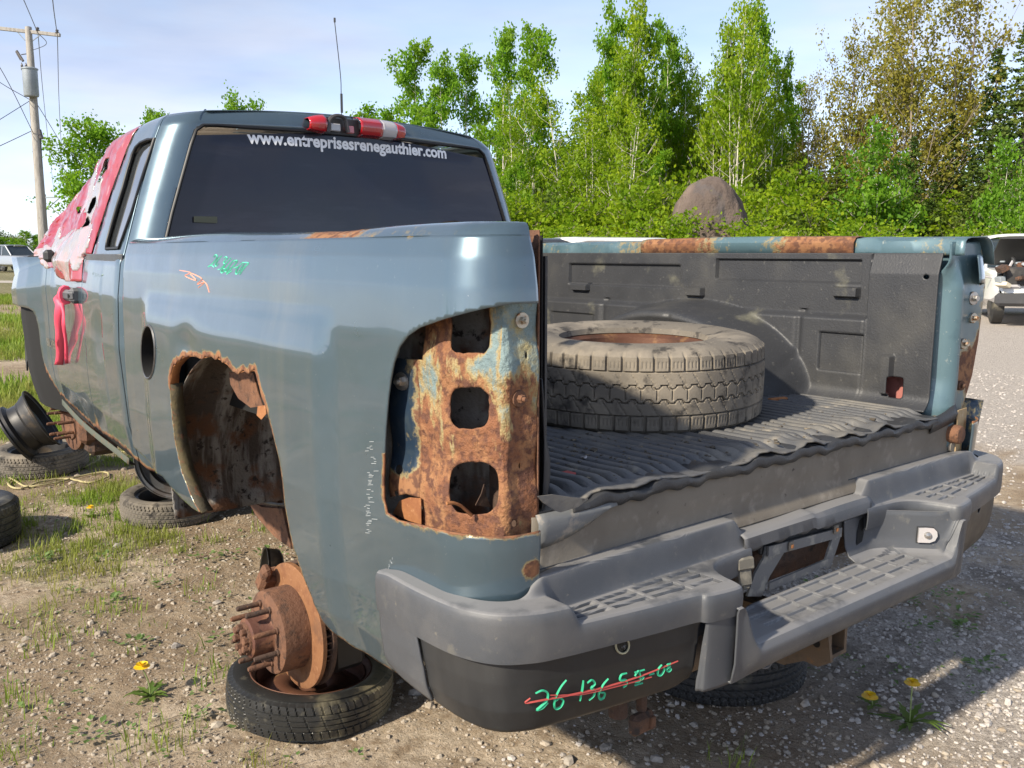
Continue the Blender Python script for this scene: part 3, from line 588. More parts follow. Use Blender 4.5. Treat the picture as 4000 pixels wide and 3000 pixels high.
# whip aerial on the roof
top = at_depth(723, 48, 4.55); base = np.array([*on(2, 1.955, 738*K, 238*K)[:2], 1.955]); base = on(1, 2.75, 738*K, 240*K); base[2] = 1.935; q1 = base+(0, 0, .12); top = on(1, 2.75, 723*K, 48*K)
m = MB(); m.tube([base, base+np.array([0, 0, .012]), base+np.array([0, 0, .05])], [.016, .014, .003], 8); m.tube(spline([base+np.array([0, 0, .05]), base+np.array([0, 0, .2]), base*.45+top*.55+np.array([.012, 0, 0]), top], 5), [.0022]*16, 5); m.tube([base*.72+top*.28+np.array([.008, 0, -.04]), base*.72+top*.28+np.array([.008, 0, .05])], .006, 6); m.tube([top, top+np.array([0, 0, .02])], .005, 6)
m.build('whip_aerial', BLACKP, truck)
# front door handle, name badge, pink ribbon, film over the missing front window
hu, hz = cf(.6028*490, 900+.6028*420); hp = CB.pt(hu, hz)
m = MB(); m.box(hp+np.array([-.030, .0, 0]), (.03, .16, .05), .013); m.box(hp+np.array([-.015, -.055, .0]), (.05, .05, .07), .014); m.build('door_handle', GREY, truck, 30)
m = MB(); m.rev([(0, .046), (.011, .046), (.011, .03)], 12, axM(hp+np.array([0, -.06, 0]), (-1, 0, 0))); m.build('lock_cylinder', VOID, truck)
b0 = cf(.3614*525, 850+.3614*1380); b1 = cf(.3614*662, 850+.3614*1465)
def fit_badge(a, h):
    # letters run forward-to-back along the door
    u = b0[0]+a*(b1[0]-b0[0]); z = b0[1]*(1-a)+b1[1]*a+h*abs(b1[0]-b0[0]); p = CB.pt(u, z); p[:, 0] -= .006; return p
text_mesh('SILVERADO', CHROME, 'name_badge', truck, fit_badge, .03)
def ribbon(px, wid, name):
    pts = [np.array(CB.pt(*cf(.6028*a, 900+.6028*b)))+np.array([-.03-.01*math.sin(i), 0, 0]) for i, (a, b) in enumerate(px)]; P = spline(pts, 5)
    G = [[p-_rt*wid/2+_fw*.006*math.sin(i*.9), p, p+_rt*wid/2-_fw*.005*math.sin(i*.7)] for i, p in enumerate(P)]; return MB().grid(G).build(name, RIBBON, truck, 60, solid=.001)
ribbon([(450, 400), (440, 440), (445, 500), (432, 640), (425, 740), (412, 870)], .046, 'pink_ribbon'); ribbon([(450, 410), (462, 470), (470, 560), (470, 700), (468, 860)], .016, 'pink_ribbon')
m = MB(); m.tube([hp+np.array([-.03+.022*math.cos(a), -.0, .034*math.sin(a)]) + np.array([0, .05, 0]) for a in np.linspace(0, 6.28, 12)], .012, 5, closed=True); m.build('ribbon_knot', RIBBON, truck)
# plastic film: crumpled sheet with torn openings
fo = [W1([(735, 1030), (750, 1030), (735, 1095), (690, 1185), (678, 1180), (700, 1110)]), W1([(660, 1270), (645, 1325), (615, 1390), (608, 1370), (635, 1290)]), W1([(550, 1340), (545, 1380), (530, 1390), (527, 1345)]), W1([(610, 1400), (605, 1460), (575, 1480), (590, 1440)])]
uu = np.linspace(s_gap1-.26, 2.80, 110); vv = np.linspace(1.20, 1.895, 80)
lowb = np.concatenate([W2([(525, 330), (470, 330), (430, 300), (410, 260), (375, 240), (330, 250), (300, 215), (285, 165)])]); lowb = lowb[np.argsort(lowb[:, 0])]
lh = np.concatenate([[(0, lowb[0, 1])], lowb, [(CB.len+.1, lowb[-1, 1]), (CB.len+.1, 1.0), (0, 1.0)]]); ulp = np.array([(0, 1.0), (0, 2.0)]+[(float(UL(v))+.012, v) for v in (2.0, 1.9, 1.36, 1.345, 1.0)])
def film_fun(u, v):
    p = CB.pt(u, v); d = np.array([.022+.020*mnoise.noise(Vector((a*5, b*4, 1)))+.010*mnoise.noise(Vector((a*16, b*10, 5)))+.005*mnoise.noise(Vector((a*40, b*26, 9))) for a, b in zip(u, v)])
    e = np.clip((u-UL(v)-.012)/.06, .1, 1)*np.clip((1.9-v)/.05, .2, 1); bag = .05*np.exp(-(((u-s_gap1-.40)/.22)**2+((v-1.36)/.09)**2)); p = p.copy(); p[:, 0] -= np.maximum(d, .002)*e+bag; return p
V, F, U_, Z_ = cutgrid(uu, vv, fo+[lh, ulp], film_fun); fcn = np.array([mnoise.noise(Vector((a*6, b*4, 4)))+.3*mnoise.noise(Vector((a*18, b*10, 8))) for a, b in zip(U_, Z_)])
zband = np.exp(-((Z_-1.40)/.10)**2); wsel = (fcn+.75*zband-.55*np.exp(-(U_-UL(Z_))/.05)-.12) > .12
Ff = np.array(F); isw = wsel[Ff].mean(1) > .5
link('red_plastic_film', V, Ff[~isw], FILMR, truck, 25, solid=.0015); link('clear_plastic_film', V, Ff[isw], FILMW, truck, 25, solid=.0015)
m = MB(); mp_ = ond(0, -.98, 106, 553); m.box(mp_, (.05, .05, .06), .015); m.build('mirror_stub', BLACKP, truck)
# splash liner pieces in the front wheel arch
for nm, P in (('arch_liner', ((262, 985), (305, 985), (350, 1015), (390, 1120), (425, 1290), (470, 1500), (375, 1492), (358, 1240), (330, 1185), (275, 1160))), ('mud_flap', ((290, 1262), (305, 1250), (358, 1252), (362, 1490), (330, 1510), (308, 1560), (305, 1655), (292, 1540), (284, 1330)))):
    pp = [on(0, -.80, .3614*a, 850+.3614*b) for a, b in P]; MB().add(pp, [tuple(range(len(pp)))]).build(nm, BLACKP, truck, 0, solid=.01)
# ------------------------------------------------------------------ bed: floor, sill, walls, liner
m = MB(); m.add([(-.88, .0, .852), (.88, .0, .852), (.88, .40, .852), (-.88, .40, .852), (.60, .40, .852), (.60, 2.08, .852), (-.60, 2.08, .852), (-.60, .40, .852)], [(0, 1, 2, 4, 7, 3), (7, 4, 5, 6)]); m.build('bed_floor', SILL, truck, 0, solid=.003)
G = []
for xx in np.linspace(-.90, .90, 60):
    G.append([(xx, .03, .852), (xx, .003, .85), (xx, -.002, .842), (xx, -.001, .78), (xx, .0, .735), (xx, -.012, .718), (xx, -.016, .705), (xx, -.008, .694), (xx, .02, .690)])
MB().grid(G).build('tailgate_sill', SILL, truck, 50, solid=.003)
# second, lower liner lip hugging the sill edge in waves
def wave(x): return .010*math.sin(x*34)+.006*math.sin(x*71+1)
G = []
for xx in np.linspace(-.80, .74, 220):
    wv = .5*wave(xx+.01); G.append([(xx, .06, .861+wv), (xx, .004, .860+wv), (xx, -.012, .856+wv), (xx, -.015, .848+.6*wv), (xx, -.011, .838+.7*wv+.003*math.sin(xx*97))])
MB().grid(G).build('liner_lip', LINER, truck, 50, solid=.004)
# ribbed floor mat
PITCH = .042; G = []; xs = np.arange(-.80, .735, PITCH/8)
ysm = np.concatenate([np.linspace(-.012, .30, 42), np.linspace(.34, 2.03, 30)])
for xx in xs:
    ph = ((xx+.8)/PITCH) % 1; rib = .017*smooth01((.5-abs(ph-.5)-.10)/.20); row = []
    rn = int((xx+.8)/PITCH); end = .018+.02*mnoise.noise(Vector((rn*.31, 2, 1)))
    lift = max(0, .016*mnoise.noise(Vector((xx*4.2, 0, 5)))+.012*math.sin(xx*33)*abs(math.sin(xx*2.3+1))+.004)
    edge = .012*mnoise.noise(Vector((xx*9, 3, 3)))+.006*mnoise.noise(Vector((xx*40, 3, 3)))
    for yy in ysm:
        if xx < -.61: yy = min(yy, .42)
        t = smooth01((yy-end)/.06); wz = lift*math.exp(-((max(yy, 0)+.012)/.09)**2); und = .003*mnoise.noise(Vector((rn*.2, yy*1.5, 0)))
        y2 = yy+(edge if yy < .03 else 0)*(1-(yy+.012)/.05 if yy < .03 else 0)
        row.append((xx, y2, .862+rib*t+wz+und))
    G.append(row)
MB().grid(G).build('ribbed_floor_mat', LINERF, truck, 45, solid=.004)
# flaps of torn liner at the left corner
pp = [on(1, -.03, 2080+a/1.3654, 1350+b/1.3654) for a, b in ((30, 805), (60, 840), (130, 884), (150, 890), (245, 860), (300, 818), (230, 812), (110, 795))]
MB().add(pp, [tuple(range(len(pp)))]).build('torn_liner_flap', LINERF, truck, 0, solid=.004)
G = []
for a in np.linspace(0, 1, 10):
    G.append([(-.895+.22*a, -.008, .852-.004*a), (-.895+.22*a, -.018, .835-.0*a), (-.895+.215*a, -.016, .80+.04*a*a), (-.895+.21*a, -.008, .782+.055*a*a)])
MB().grid(G).build('corner_gusset', material('grey_worn_corner', (.15, .155, .155), .6, 0, [(30, (.28, .25, .21), .55, .7)], bump=(80, .3, .003)), truck, 60, solid=.003)
G = []
for a in np.linspace(0, 1, 10):
    G.append([(.70+.16*a, -.006, .862+.03*a*a), (.70+.16*a, -.016, .842+.02*a*a), (.70+.16*a, -.008, .815+.02*a)])
MB().grid(G).build('corner_gusset', LINER, truck, 60, solid=.003)
# walls of the box
for sg in (-1, 1):
    m = MB(); m.grid([[(sg*.845, yy, z) for z in np.linspace(.85, 1.40, 4)] for yy in np.linspace(.03, 2.10, 8)]); m.build('bed_side_panel', PAINT2 if sg > 0 else VOID, truck, 0, solid=.003)
m = MB(); m.box((0, 2.09, 1.11), (1.80, .03, .54), .008); m.build('bed_front_panel', PDARK, truck)
# front liner
m = MB(); G = [[(xx, 2.055-.012*(1 if (int((xx+.9)/.15) % 2) else 0), z) for z in (.87, 1.1, 1.30, 1.36)] for xx in np.linspace(-.78, .78, 41)]; m.grid(G); m.build('front_liner', LINER, truck, 30, solid=.004)
# left liner wall (seen from behind the rail only by its top edge)
m = MB(); m.grid([[(-.815, yy, z) for z in (.87, 1.2, 1.36)] for yy in np.linspace(.05, 2.04, 8)]); m.build('left_liner_wall', LINER, truck, 0, solid=.006)
# right liner wall: height field in (y, z) towards the bed, features traced in the photo on the plane x = .80
XW = .80
def yz(px, py): p = ond(0, XW, px, py); return p[1], p[2]
feat = []          # (polygon in yz, depth towards -x, soft edge)
def rect(a, b, d, e=.008, r=.012):
    (y0, z0), (y1, z1) = yz(*a), yz(*b); feat.append((min(y0, y1), max(y0, y1), min(z0, z1), max(z0, z1), d, e))
rect((1227, 570), (1465, 622), .014); rect((1545, 560), (1855, 612), .014)                       # two long recesses
rect((1236, 609), (1272, 628), -.022, .004); rect((1483, 619), (1519, 640), -.022, .004); rect((1803, 619), (1855, 643), -.022, .004)   # clips
rect((1885, 545), (1700, 690), 0)
rect((1780, 716), (1869, 806), .010, .006); rect((1200, 672), (1290, 735), .008, .006)
rect((1918, 765), (1934, 850), -.020, .006)
y_post = yz(1880, 620)[0]; z_low = yz(1600, 664)[1]
def wall_d(y, z):
    d = 0.
    for y0, y1, z0, z1, dep, e in feat:
        d += dep*smooth01((y-y0)/e+.5)*smooth01((y1-y)/e+.5)*smooth01((z-z0)/e+.5)*smooth01((z1-z)/e+.5)
    d += -.030*smooth01((z_low-z)/.022)*(1-smooth01((y-.24)/.02)*0)*smooth01((y-y_post)/.015+.5)   # lower half stands inboard
    step = [(yz(1230, 660)[0], 1.9, 1.135, 1.17)]
    for pil in (yz(1525, 660)[0], yz(1735, 660)[0], yz(1310, 660)[0]): d += .010*math.exp(-((y-pil)/.012)**2)*(z < z_low+.01)
    d += -.026*smooth01((y_post-y)/.012+.5)                                                           # rear post of the liner stands proud
    d += -.020*smooth01((z-1.285)/.03)*smooth01((y_post-y)/.012+.5)*0
    # wheelhouse
    ry, rz = .52, .30; q = ((y-1.0)/ry)**2+((max(z, .87)-.87)/rz)**2
    wh = .19*smooth01((1.06-math.sqrt(q))/.16); rib_ = .010*math.exp(-((math.sqrt(q)-.86)/.05)**2) if q < 1.1 else 0
    d -= wh+rib_*(wh > .05)
    d -= .05*smooth01((.93-z)/.08)**2                                                                 # cove to the floor
    return d
ys = np.concatenate([np.linspace(.035, .60, 150), np.linspace(.606, 2.04, 190)]); zs = np.linspace(.872, 1.365, 124)
hole = rounded(*yz(1950, 855), *yz(1926, 812), .006); hole = np.array([(p[0], p[1]) for p in rounded(min(yz(1958, 857)[0], yz(1930, 815)[0]), yz(1940, 857)[1], max(yz(1958, 857)[0], yz(1930, 815)[0]), yz(1940, 812)[1], .008)])
hole2 = np.array([(yz(2007, 598)[0]+.010*math.cos(a), yz(2007, 598)[1]+.008*math.sin(a)) for a in np.linspace(0, 6.28, 10)[:-1]])
def wfun(u, v):
    out = np.empty((len(u), 3))
    for i in range(len(u)):
        top = np.clip((v[i]-1.30)/.06, 0, 1)*(.02 if u[i] < y_post else 0); out[i] = (XW+wall_d(u[i], v[i])+.01*np.clip((v[i]-1.0)/.4, 0, 1)+top, u[i], v[i])
    return out
V, F, U_, Z_ = cutgrid(ys, zs, [hole, hole2], wfun); link('right_liner_wall', V, F, LINER, truck, 40, solid=.005, soff=1)
# reddish metal behind the liner hole
m = MB(); m.box((.835, .17, .93), (.005, .14, .14)); m.build('primer_patch', material('red_brown_primer', (.34, .12, .10), .7, 0, [(40, (.24, .09, .07), .5, .65)]), truck)
# right rail: top, rusty inner flange, outer skin
m = MB(); rows = [(.83, 1.358), (.828, 1.366), (.832, 1.400), (.84, 1.408), (.87, 1.412), (.97, 1.414), (1.0, 1.405), (1.02, 1.385), (1.035, 1.33)]
yy = np.linspace(-.02, 2.12, 120); G = np.array([[(x_+(.004*math.sin(y_*23)+.004*mnoise.noise(Vector((y_*12, 1, 1))) if i_ < 3 else 0), y_, z_+.004*math.sin(y_*2.2)+(.003*mnoise.noise(Vector((y_*15, 4, 2))) if i_ < 6 else 0)) for i_, (x_, z_) in enumerate(rows)] for y_ in yy])
m.grid(G); rr = np.array([[(.95*np.exp(-((y_-.95)/.34)**2)+.22+.25*mnoise.noise(Vector((y_*6, 0, 0))))*(.85 if i_ < 4 else .3) for i_ in range(len(rows))] for y_ in yy]).ravel()
link('bed_rail', m.v, m.f, PAINT2, truck, 40, {'rust': rr}, solid=.003)
# bent rusty strip lying on the right rail
a0, a1 = ond(0, .835, 1390, 540), ond(0, .835, 1850, 528); m = MB(); G = []
for t in np.linspace(0, 1, 40):
    y_ = a0[1]*(1-t)+a1[1]*t; h = .010*math.sin(t*3.1)+.003*mnoise.noise(Vector((t*14, 0, 3))); G.append([(.818, y_, 1.362-.008*t), (.816, y_, 1.40+h*.3), (.83, y_, 1.417+h*.6), (.86, y_, 1.422+h*.4), (.90, y_, 1.418)])
m.grid(G); link('bent_rail_cap', m.v, m.f, PAINT2, truck, 30, {'rust': np.repeat([.50+.35*math.sin(t*9) for t in np.linspace(0, 1, 40)], 5)}, solid=.003)
# right outer bedside, mirrored path without openings except the lamp recess
us = np.linspace(0, BS.len, 150); zs = np.linspace(.62, 1.36, 60); pk2 = pk_open.copy()
arch2 = [(u, z) for u, z in ((.55, .3), (.56, .75), (.75, .98), (1.08, 1.02), (1.36, .86), (1.42, .3))]
V, F, U_, Z_ = cutgrid(us, zs, [pk2, np.array(arch2)], BS.pt); link('right_bedside', V*np.array([-1, 1, 1]), [f[::-1] for f in F], PAINT, truck, 40, {'rust': .8*np.exp(-nearest(U_, Z_, pk2)[0]/.01)*(Z_ < 1.25)}, solid=.004)
# right rear post: rounded jamb column, lamp flange with studs, striker, rusty foot
JP = [(.800, .075), (.812, .050), (.822, .022), (.832, .004), (.846, -.008), (.862, -.010), (.876, -.004), (.886, .006), (.898, .010), (.93, .010), (.985, .008), (1.010, .010), (1.016, .03)]
G = []; zz = np.linspace(.755, 1.40, 90)
for z in zz:
    narrow = np.interp(z, [.75, .95, 1.1, 1.28, 1.36, 1.40], [.0, .0, 0, 0, .0, .0]); row = []
    for i, (x_, y_) in enumerate(JP):
        f = 1-smooth01((z-1.25)/.10) if i < 9 else 1
        yb = y_ if i >= 9 else y_*f+(.010)*(1-f); xo = np.interp(z, [.75, .87, .97, 1.08, 1.26, 1.33, 1.40], [.915, .955, 1.005, 1.03, 1.05, 1.035, .99]) if i >= 11 else x_
        if i >= 11: xo = xo+(0 if i == 11 else .006)
        elif i >= 9: xo = min(x_, np.interp(z, [.75, .87, .97, 1.08], [.89, .92, .965, 1.0])-(10-i)*.03)
        if i < 9: xo = xo-.018*smooth01((.98-z)/.12)*(1-i/9)
        emb = .006*math.exp(-((z-1.21)/.045)**4)*(1 if 9 <= i <= 10 else 0)
        row.append((xo, yb-emb*0.8, z))
    G.append(row)
m = MB().grid(G); rj = np.array([[.75*smooth01((i-9.5)/2)*.7*(z < 1.38)+.95*math.exp(-((z-1.0)/.07)**2)*smooth01((i-7)/2)+(.75 if z < .86 and i > 7 else 0) for i in range(len(JP))] for z in zz]).ravel()
link('right_rear_post', m.v, m.f, PAINT2, truck, 40, {'rust': rj}, solid=.004, soff=1)
for px, py, r_, mt in ((3799, 1165, .022, CHROME), (3799, 1242, .017, BOLT), (3762, 1343, .017, BOLT), (3752, 1506, .016, RUST)):
    p = on(1, .004, px, py); m = MB(); M = axM(Vector(p), (-.25, -1, 0)); m.rev([(0, .007), (r_*.95, .006), (r_, .002), (r_, -.006)], 20, M); m.rev([(0, .020), (r_*.4, .020), (r_*.48, .016), (r_*.48, 0)], 6, M); m.build('stud', mt, truck, 30)
p = on(1, -.012, 3400+.3617*890, 1300+.3617*1090); m = MB(); M = axM(Vector(p), (0, -1, 0)); m.rev([(0, .030), (.026, .028), (.030, .02), (.030, -.02)], 16, M); m.build('tailgate_pivot', RUST, truck, 30)
p = on(1, -.010, 3400+.3617*880, 1300+.3617*1225); m = MB(); m.rev([(0, .006), (.018, .005), (.02, -.004)], 14, axM(Vector(p), (0, -1, 0))); m.build('pivot_plate', SILL, truck, 30)
G = []
for z in np.linspace(.72, .885, 12):
    t = (z-.72)/.165; G.append([(.925+.02*t, .03, z), (.955+.045*t, .012, z), (.985+.055*t, -.012, z), (1.0+.05*t, .03, z), (1.005+.05*t, .1, z)])
mm = MB().grid(G); link('cut_corner_skin', mm.v, mm.f, PDARK, truck, 40, {'rust': [.3]*len(mm.v)}, solid=.005)
m = MB(); m.grid([[(.862, -.014, z), (.94-.02*(z < .80), -.006, z)] for z in np.linspace(.70, .87, 6)]); m.build('post_foot', material('tan_rusted_foot', (.42, .30, .16), .8, 0, [(18, (.34, .17, .06), .48, .62), (50, (.50, .40, .26), .55, .68)], bump=(70, .5, .004)), truck, 0, solid=.004)
# debris on the mat
for px, py, sz, mt in ((186, 678, .022, REDM), (276, 592, .008, CLRL)):
    p = on(2, .878, 2080+px/1.3654, 1350+py/1.3654); m = MB(); m.add([p+np.array([sz*math.cos(a)*(1+.3*math.sin(a*3)), sz*math.sin(a), .002*math.cos(2*a)]) for a in np.linspace(0, 6.28, 9)[:-1]], [tuple(range(8))]); o = m.build('plastic_chip', mt, None, 0, solid=.003); tag(o, 'small red plastic chip lying on the ribbed bed floor' if mt is REDM else 'tiny white plastic ring lying on the ribbed bed floor', 'debris')
p = on(2, .880, 2080+1308/1.3654, 1350+285/1.3654); m = MB(); m.box(p, (.075, .02, .010), .003, Matrix.Rotation(R(-12), 4, 'Z')); tag(m.build('wood_chip', RUSTO), 'orange-brown wood chip lying in the pickup bed near the wheel hump', 'debris')
m = MB()
for i in range(420):
    if i < 300: xx, yyy = rng.normal(-.50, .16), abs(rng.normal(.30, .16))+.03
    else: xx, yyy = rng.uniform(-.7, .6), rng.uniform(.02, .22)
    if not -.80 < xx < .72: continue
    s_ = rng.uniform(.0012, .0042) if i % 20 else rng.uniform(.005, .008); m.box((xx, yyy, .876+s_*.25), (s_*2.2, s_*1.5, s_*.6), 0, Matrix.Rotation(rng.uniform(0, 6), 4, 'Z') @ Matrix.Rotation(rng.uniform(-.4, .4), 4, 'X'))
o = m.build('bed_dirt_crumbs', material('dry_bark_dirt', (.085, .07, .052), .95, 0, [(30, (.24, .20, .14), .5, .65)]), None, 0); tag(o, 'dry dirt and bark crumbs scattered over the ribbed bed floor', 'dirt', kind='stuff')
# ------------------------------------------------------------------ rear step bumper
from mathutils.bvhtree import BVHTree
def hit(V, F, px, py):
    t = BVHTree.FromPolygons([tuple(v) for v in np.asarray(V)], [tuple(int(i) for i in f) for f in F]); d = Vector(ray(px, py)).normalized(); l, n, i, _ = t.ray_cast(Vector(CAM), d); return l, n
OUT = [(-1.074, .295), (-1.083, .22), (-1.084, .10), (-1.073, .0), (-1.04, -.068), (-.985, -.106), (-.924, -.123), (-.80, -.145), (-.70, -.161), (-.60, -.176), (-.582, -.192), (-.555, -.199), (-.500, -.205), (-.487, -.19), (-.476, -.145), (-.455, -.105), (-.415, -.075), (-.34, -.062), (-.262, -.058)]
INN = [(-1.056, .295), (-1.055, .20), (-1.052, .10), (-1.035, .02), (-1.0, -.03), (-.95, -.046), (-.905, -.03), (-.80, -.002), (-.70, -.002), (-.60, -.002), (-.57, -.002), (-.54, -.002), (-.50, -.002), (-.47, -.002), (-.44, -.002), (-.41, -.002), (-.37, -.002), (-.32, -.002), (-.262, -.002)]
A = spline(OUT, 26); B = spline(INN, 26)
def cover_z(x, y, inner):
    px = smooth01((x+.915)/.03)*1.0; py = smooth01((-.036-y)/.026)
    ridge = smooth01((x+.97)/.07); zt = .704+(.031-.036*smooth01((x+.305)/.04))*ridge*smooth01((y+.062)/.022) - .012*smooth01((y-.20)/.1)**2
    zp = .667
    z = zt*(1-px*py)+zp*px*py
    # tread cells pressed into the pad
    if -.897 < x < -.50 and -.2 < y < -.062:
        gx = ((x+.900)/.107) % 1; yl = -.066; yr = np.interp(x, [-.924, -.60, -.5], [-.112, -.160, -.172]); gy = ((yl-y)/(yl-yr)*3) if yr < yl else 0
        if 0 < gy < 3: z -= .0058*smooth01((.5-abs(gx-.5)-.05)/.03)*smooth01((.5-abs(gy % 1-.5)-.10)/.08)
    return z
G = []
nrm = np.gradient(A, axis=0); nrm = np.stack([nrm[:, 1], -nrm[:, 0]], 1); nrm /= np.linalg.norm(nrm, axis=1)[:, None]
mid = np.array([-.6, .1]); sgn = np.sign(((A-mid)*nrm).sum(1)); nrm *= np.where(sgn == 0, 1, sgn)[:, None]*0+np.where(nrm[0, 0] < 0, 1, -1)
for i in range(len(A)):
    row = []
    for t in np.concatenate([np.linspace(0, .9, 60), np.linspace(.91, 1, 9)]):
        p = B[i]*(1-t)+A[i]*t; row.append((p[0], p[1], float(cover_z(p[0], p[1], t))))
    z1 = row[-1][2]; a = A[i]; n_ = nrm[i]
    for o, z in ((.0035, z1-.003), (.006, z1-.010), (.007, z1-.022), (.006, .628), (.004, .610), (-.006, .606)): row.append((a[0]+n_[0]*o, a[1]+n_[1]*o, min(z, z1)))
    r0 = row[0]; row.insert(0, (r0[0], r0[1]+.002, r0[2]-.03)); G.append(row)
def both(mb, name, mat, smooth=40, **k):
    link(name, mb.v, mb.f, mat, truck, smooth, **k); V = np.array(mb.v)*np.array([-1, 1, 1]); link(name, V, [f[::-1] for f in mb.f], mat, truck, smooth, **k)
both(MB().grid(G), 'bumper_step_cover', GREY, 50, solid=.003)
# thin lip strip along the front edge of the step cover
both(MB().tube([(-.89, .0, .735), (-.26, .0, .738)], .004, 6), 'cover_edge_strip', BLACKP)
# lower steel panel, end strip and flank share one skin
LPL = list(map(tuple, spline([(-1.073, .300)]+OUT[1:13], 10)))
def low_fun(x, y, nx, ny, z):
    ins = np.interp(z, [.40, .44, .455, .50, .56, .61, .64], [.10, .050, .035, .018, .010, .008, .010]); return np.stack([x+nx*ins, y+ny*ins, z], -1)
LP = Skin(LPL, low_fun, 1)
B6 = lambda P: np.array([LP.find(2000+.4521*a, 1950+.4521*b, (.40, .66)) for a, b in P]); B7 = lambda P: np.array([LP.find(1500+.4521*a, 2150+.4521*b, (.40, .66)) for a, b in P])
el = B7([(290, 585), (300, 680), (330, 850), (370, 1040), (430, 1260)]); er = B6([(1640, 915), (1640, 1000), (1600, 1250), (1560, 1480), (1520, 1560)])
hc = np.array([LP.find(2000+.4521*(948+58*math.cos(a)), 1950+.4521*(1255+70*math.sin(a)), (.4, .66)) for a in np.linspace(0, 6.28, 17)[:-1]])
us = np.linspace(0, LP.len, 330); zs = np.linspace(.447, .622, 46)
def left_u(z): return np.interp(z, el[::-1, 1], el[::-1, 0])
def right_u(z): return np.interp(z, er[::-1, 1], er[::-1, 0])
def zbot(u): return .447+.012*np.clip((u-.9)/.3, 0, 1)+.030*np.clip((.34-u)/.34, 0, 1)
far = 9.
pl_poly_l = np.array([(-1, .3), (-1, .8), (left_u(.64), .8)]+[(left_u(z), z) for z in np.linspace(.64, .44, 12)]+[(left_u(.44), .3)])
pl_poly_r = np.array([(far, .3), (far, .8), (right_u(.64), .8)]+[(right_u(z), z) for z in np.linspace(.64, .47, 8)]+[(right_u(.47)-.02, .455), (right_u(.47)-.05, .44), (right_u(.47)-.05, .3)])
botp = np.array([(-1, .2)]+[(u, zbot(u)) for u in np.linspace(0, LP.len, 40)]+[(far, .2)]); botp = np.concatenate([[( -1, zbot(0))], botp[1:-1], [(far, zbot(LP.len)), (far, .2), (-1, .2)]])
V, F, U_, Z_ = cutgrid(us, zs, [pl_poly_l, pl_poly_r, botp, hc], LP.pt)
PV, PF = V, F
both_rust = dict()
link('bumper_steel_panel', V, F, BPANEL, truck, 40, solid=.004); V2, F2, _, _ = cutgrid(us, zs, [pl_poly_l, pl_poly_r, botp, hc], LP.pt); link('bumper_steel_panel', V2*np.array([-1, 1, 1]), [f[::-1] for f in F2], BPANEL, truck, 40, solid=.004)
zz_ = np.linspace(.632, .450, 26); right_u0 = right_u; right_u = lambda z: right_u0(max(z, .475))
for nm, lo, hi in (('bumper_end_cap', lambda z: 0.0, lambda z: left_u(z)-.003), ('bumper_flank', lambda z: right_u(z)+.003, lambda z: LP.len)):
    G = []
    for z in zz_:
        row = []
        for u in np.linspace(lo(z), hi(z), 26):
            zq = .600 if nm == 'bumper_flank' else .612-(.612-z)*(.612-zbot(u))/(.612-.447); p = np.asarray(LP.pt(u, zq)).copy(); c_ = np.array([-.6, .3, 0]); d_ = p-c_; d_[2] = 0; d_ /= np.linalg.norm(d_); p = p+d_*(.006 if nm != 'bumper_flank' else .008-.06*max(0, .600-z)); p[2] = z if nm == 'bumper_flank' else p[2]; row.append(p)
        G.append(row)
    m = MB().grid(G); link(nm, m.v, m.f, GREY, truck, 40, solid=.005, soff=0); link(nm, np.array(m.v)*np.array([-1, 1, 1]), [f[::-1] for f in m.f], GREY, truck, 40, solid=.005, soff=0)
# flat underside so that the hole and gaps look into a dark box
m = MB(); m.box((0, .045, .56), (1.7, .06, .10), .01); m.build('bumper_bar', RUSTD, truck)
for sg in (-1, 1): m = MB(); m.box((sg*.82, -.01, .55), (.26, .06, .09), .01); m.build('bumper_bracket', RUSTD, truck)
# rim of the licence-lamp hole and a rust chip
rim = [Vector(LP.pt(u, z)) for u, z in hc]; MB().tube([p+Vector((-.002, -.004, 0)) for p in rim], .0022, 5, closed=True).build('hole_rim', material('bare_cut_edge', (.35, .33, .22), .6), truck)
c = LP.find(2000+.4521*1145, 1950+.4521*1090, (.4, .66)); p = LP.pt(c[0]+np.array([-.012, -.008, 0, .01, .014, .006, -.004]), c[1]+np.array([-.014, .002, .016, .012, 0, -.006, -.01])); p[:, 1] -= .0025; MB().add(p, [tuple(range(7))]).build('rust_chip', RUSTO, truck, 0, solid=.001)
# ---- centre section with the lower step
def sec(ax, sgn=1):      # rows of (y, z) at |x| = ax: curved back wall, step, nose, apron
    ax = min(ax, .497); k = float(smooth01((ax-.27)/.225)); yw = -.042-.150*k**1.25; rise = float(smooth01((ax-.425)/.072))**1.8; zs_ = .535+.097*rise; top = .650
    h = lambda f: zs_+(top-zs_)*f
    a = [(yw, top), (yw-.003, h(.62)), (yw-.008, h(.32)), (yw-.020, h(.10)), (yw-.040, zs_+.001)]
    y0 = min(yw-.040, -.185)*1.0 if yw-.040 < -.185 else yw-.040; y1 = -.207+.002*rise
    a[-1] = (max(yw-.040, y1+.010), zs_+.001)
    for t_ in (.33, .66, 1.0): a.append((a[4][0]*(1-t_)+y1*t_, zs_-.002*t_))
    a += [(-.221, zs_-.007), (-.230+.012*rise, zs_-.020), (-.231+.014*rise, .505+.06*rise), (-.225+.010*rise, .480+.02*rise), (-.212+.006*rise, .462-.008*rise), (-.17, .455-.005*rise)]
    return np.array(a)
XS = np.linspace(-.512, .512, 301); CG = np.zeros((len(XS), 14, 3))
for i, xx in enumerate(XS):
    ax = abs(xx); s_ = sec(ax)
    # tread cells on the step
    CG[i, :, 0] = xx; CG[i, :, 1:] = s_
CG2 = []                              # refine rows of the tread for the pattern
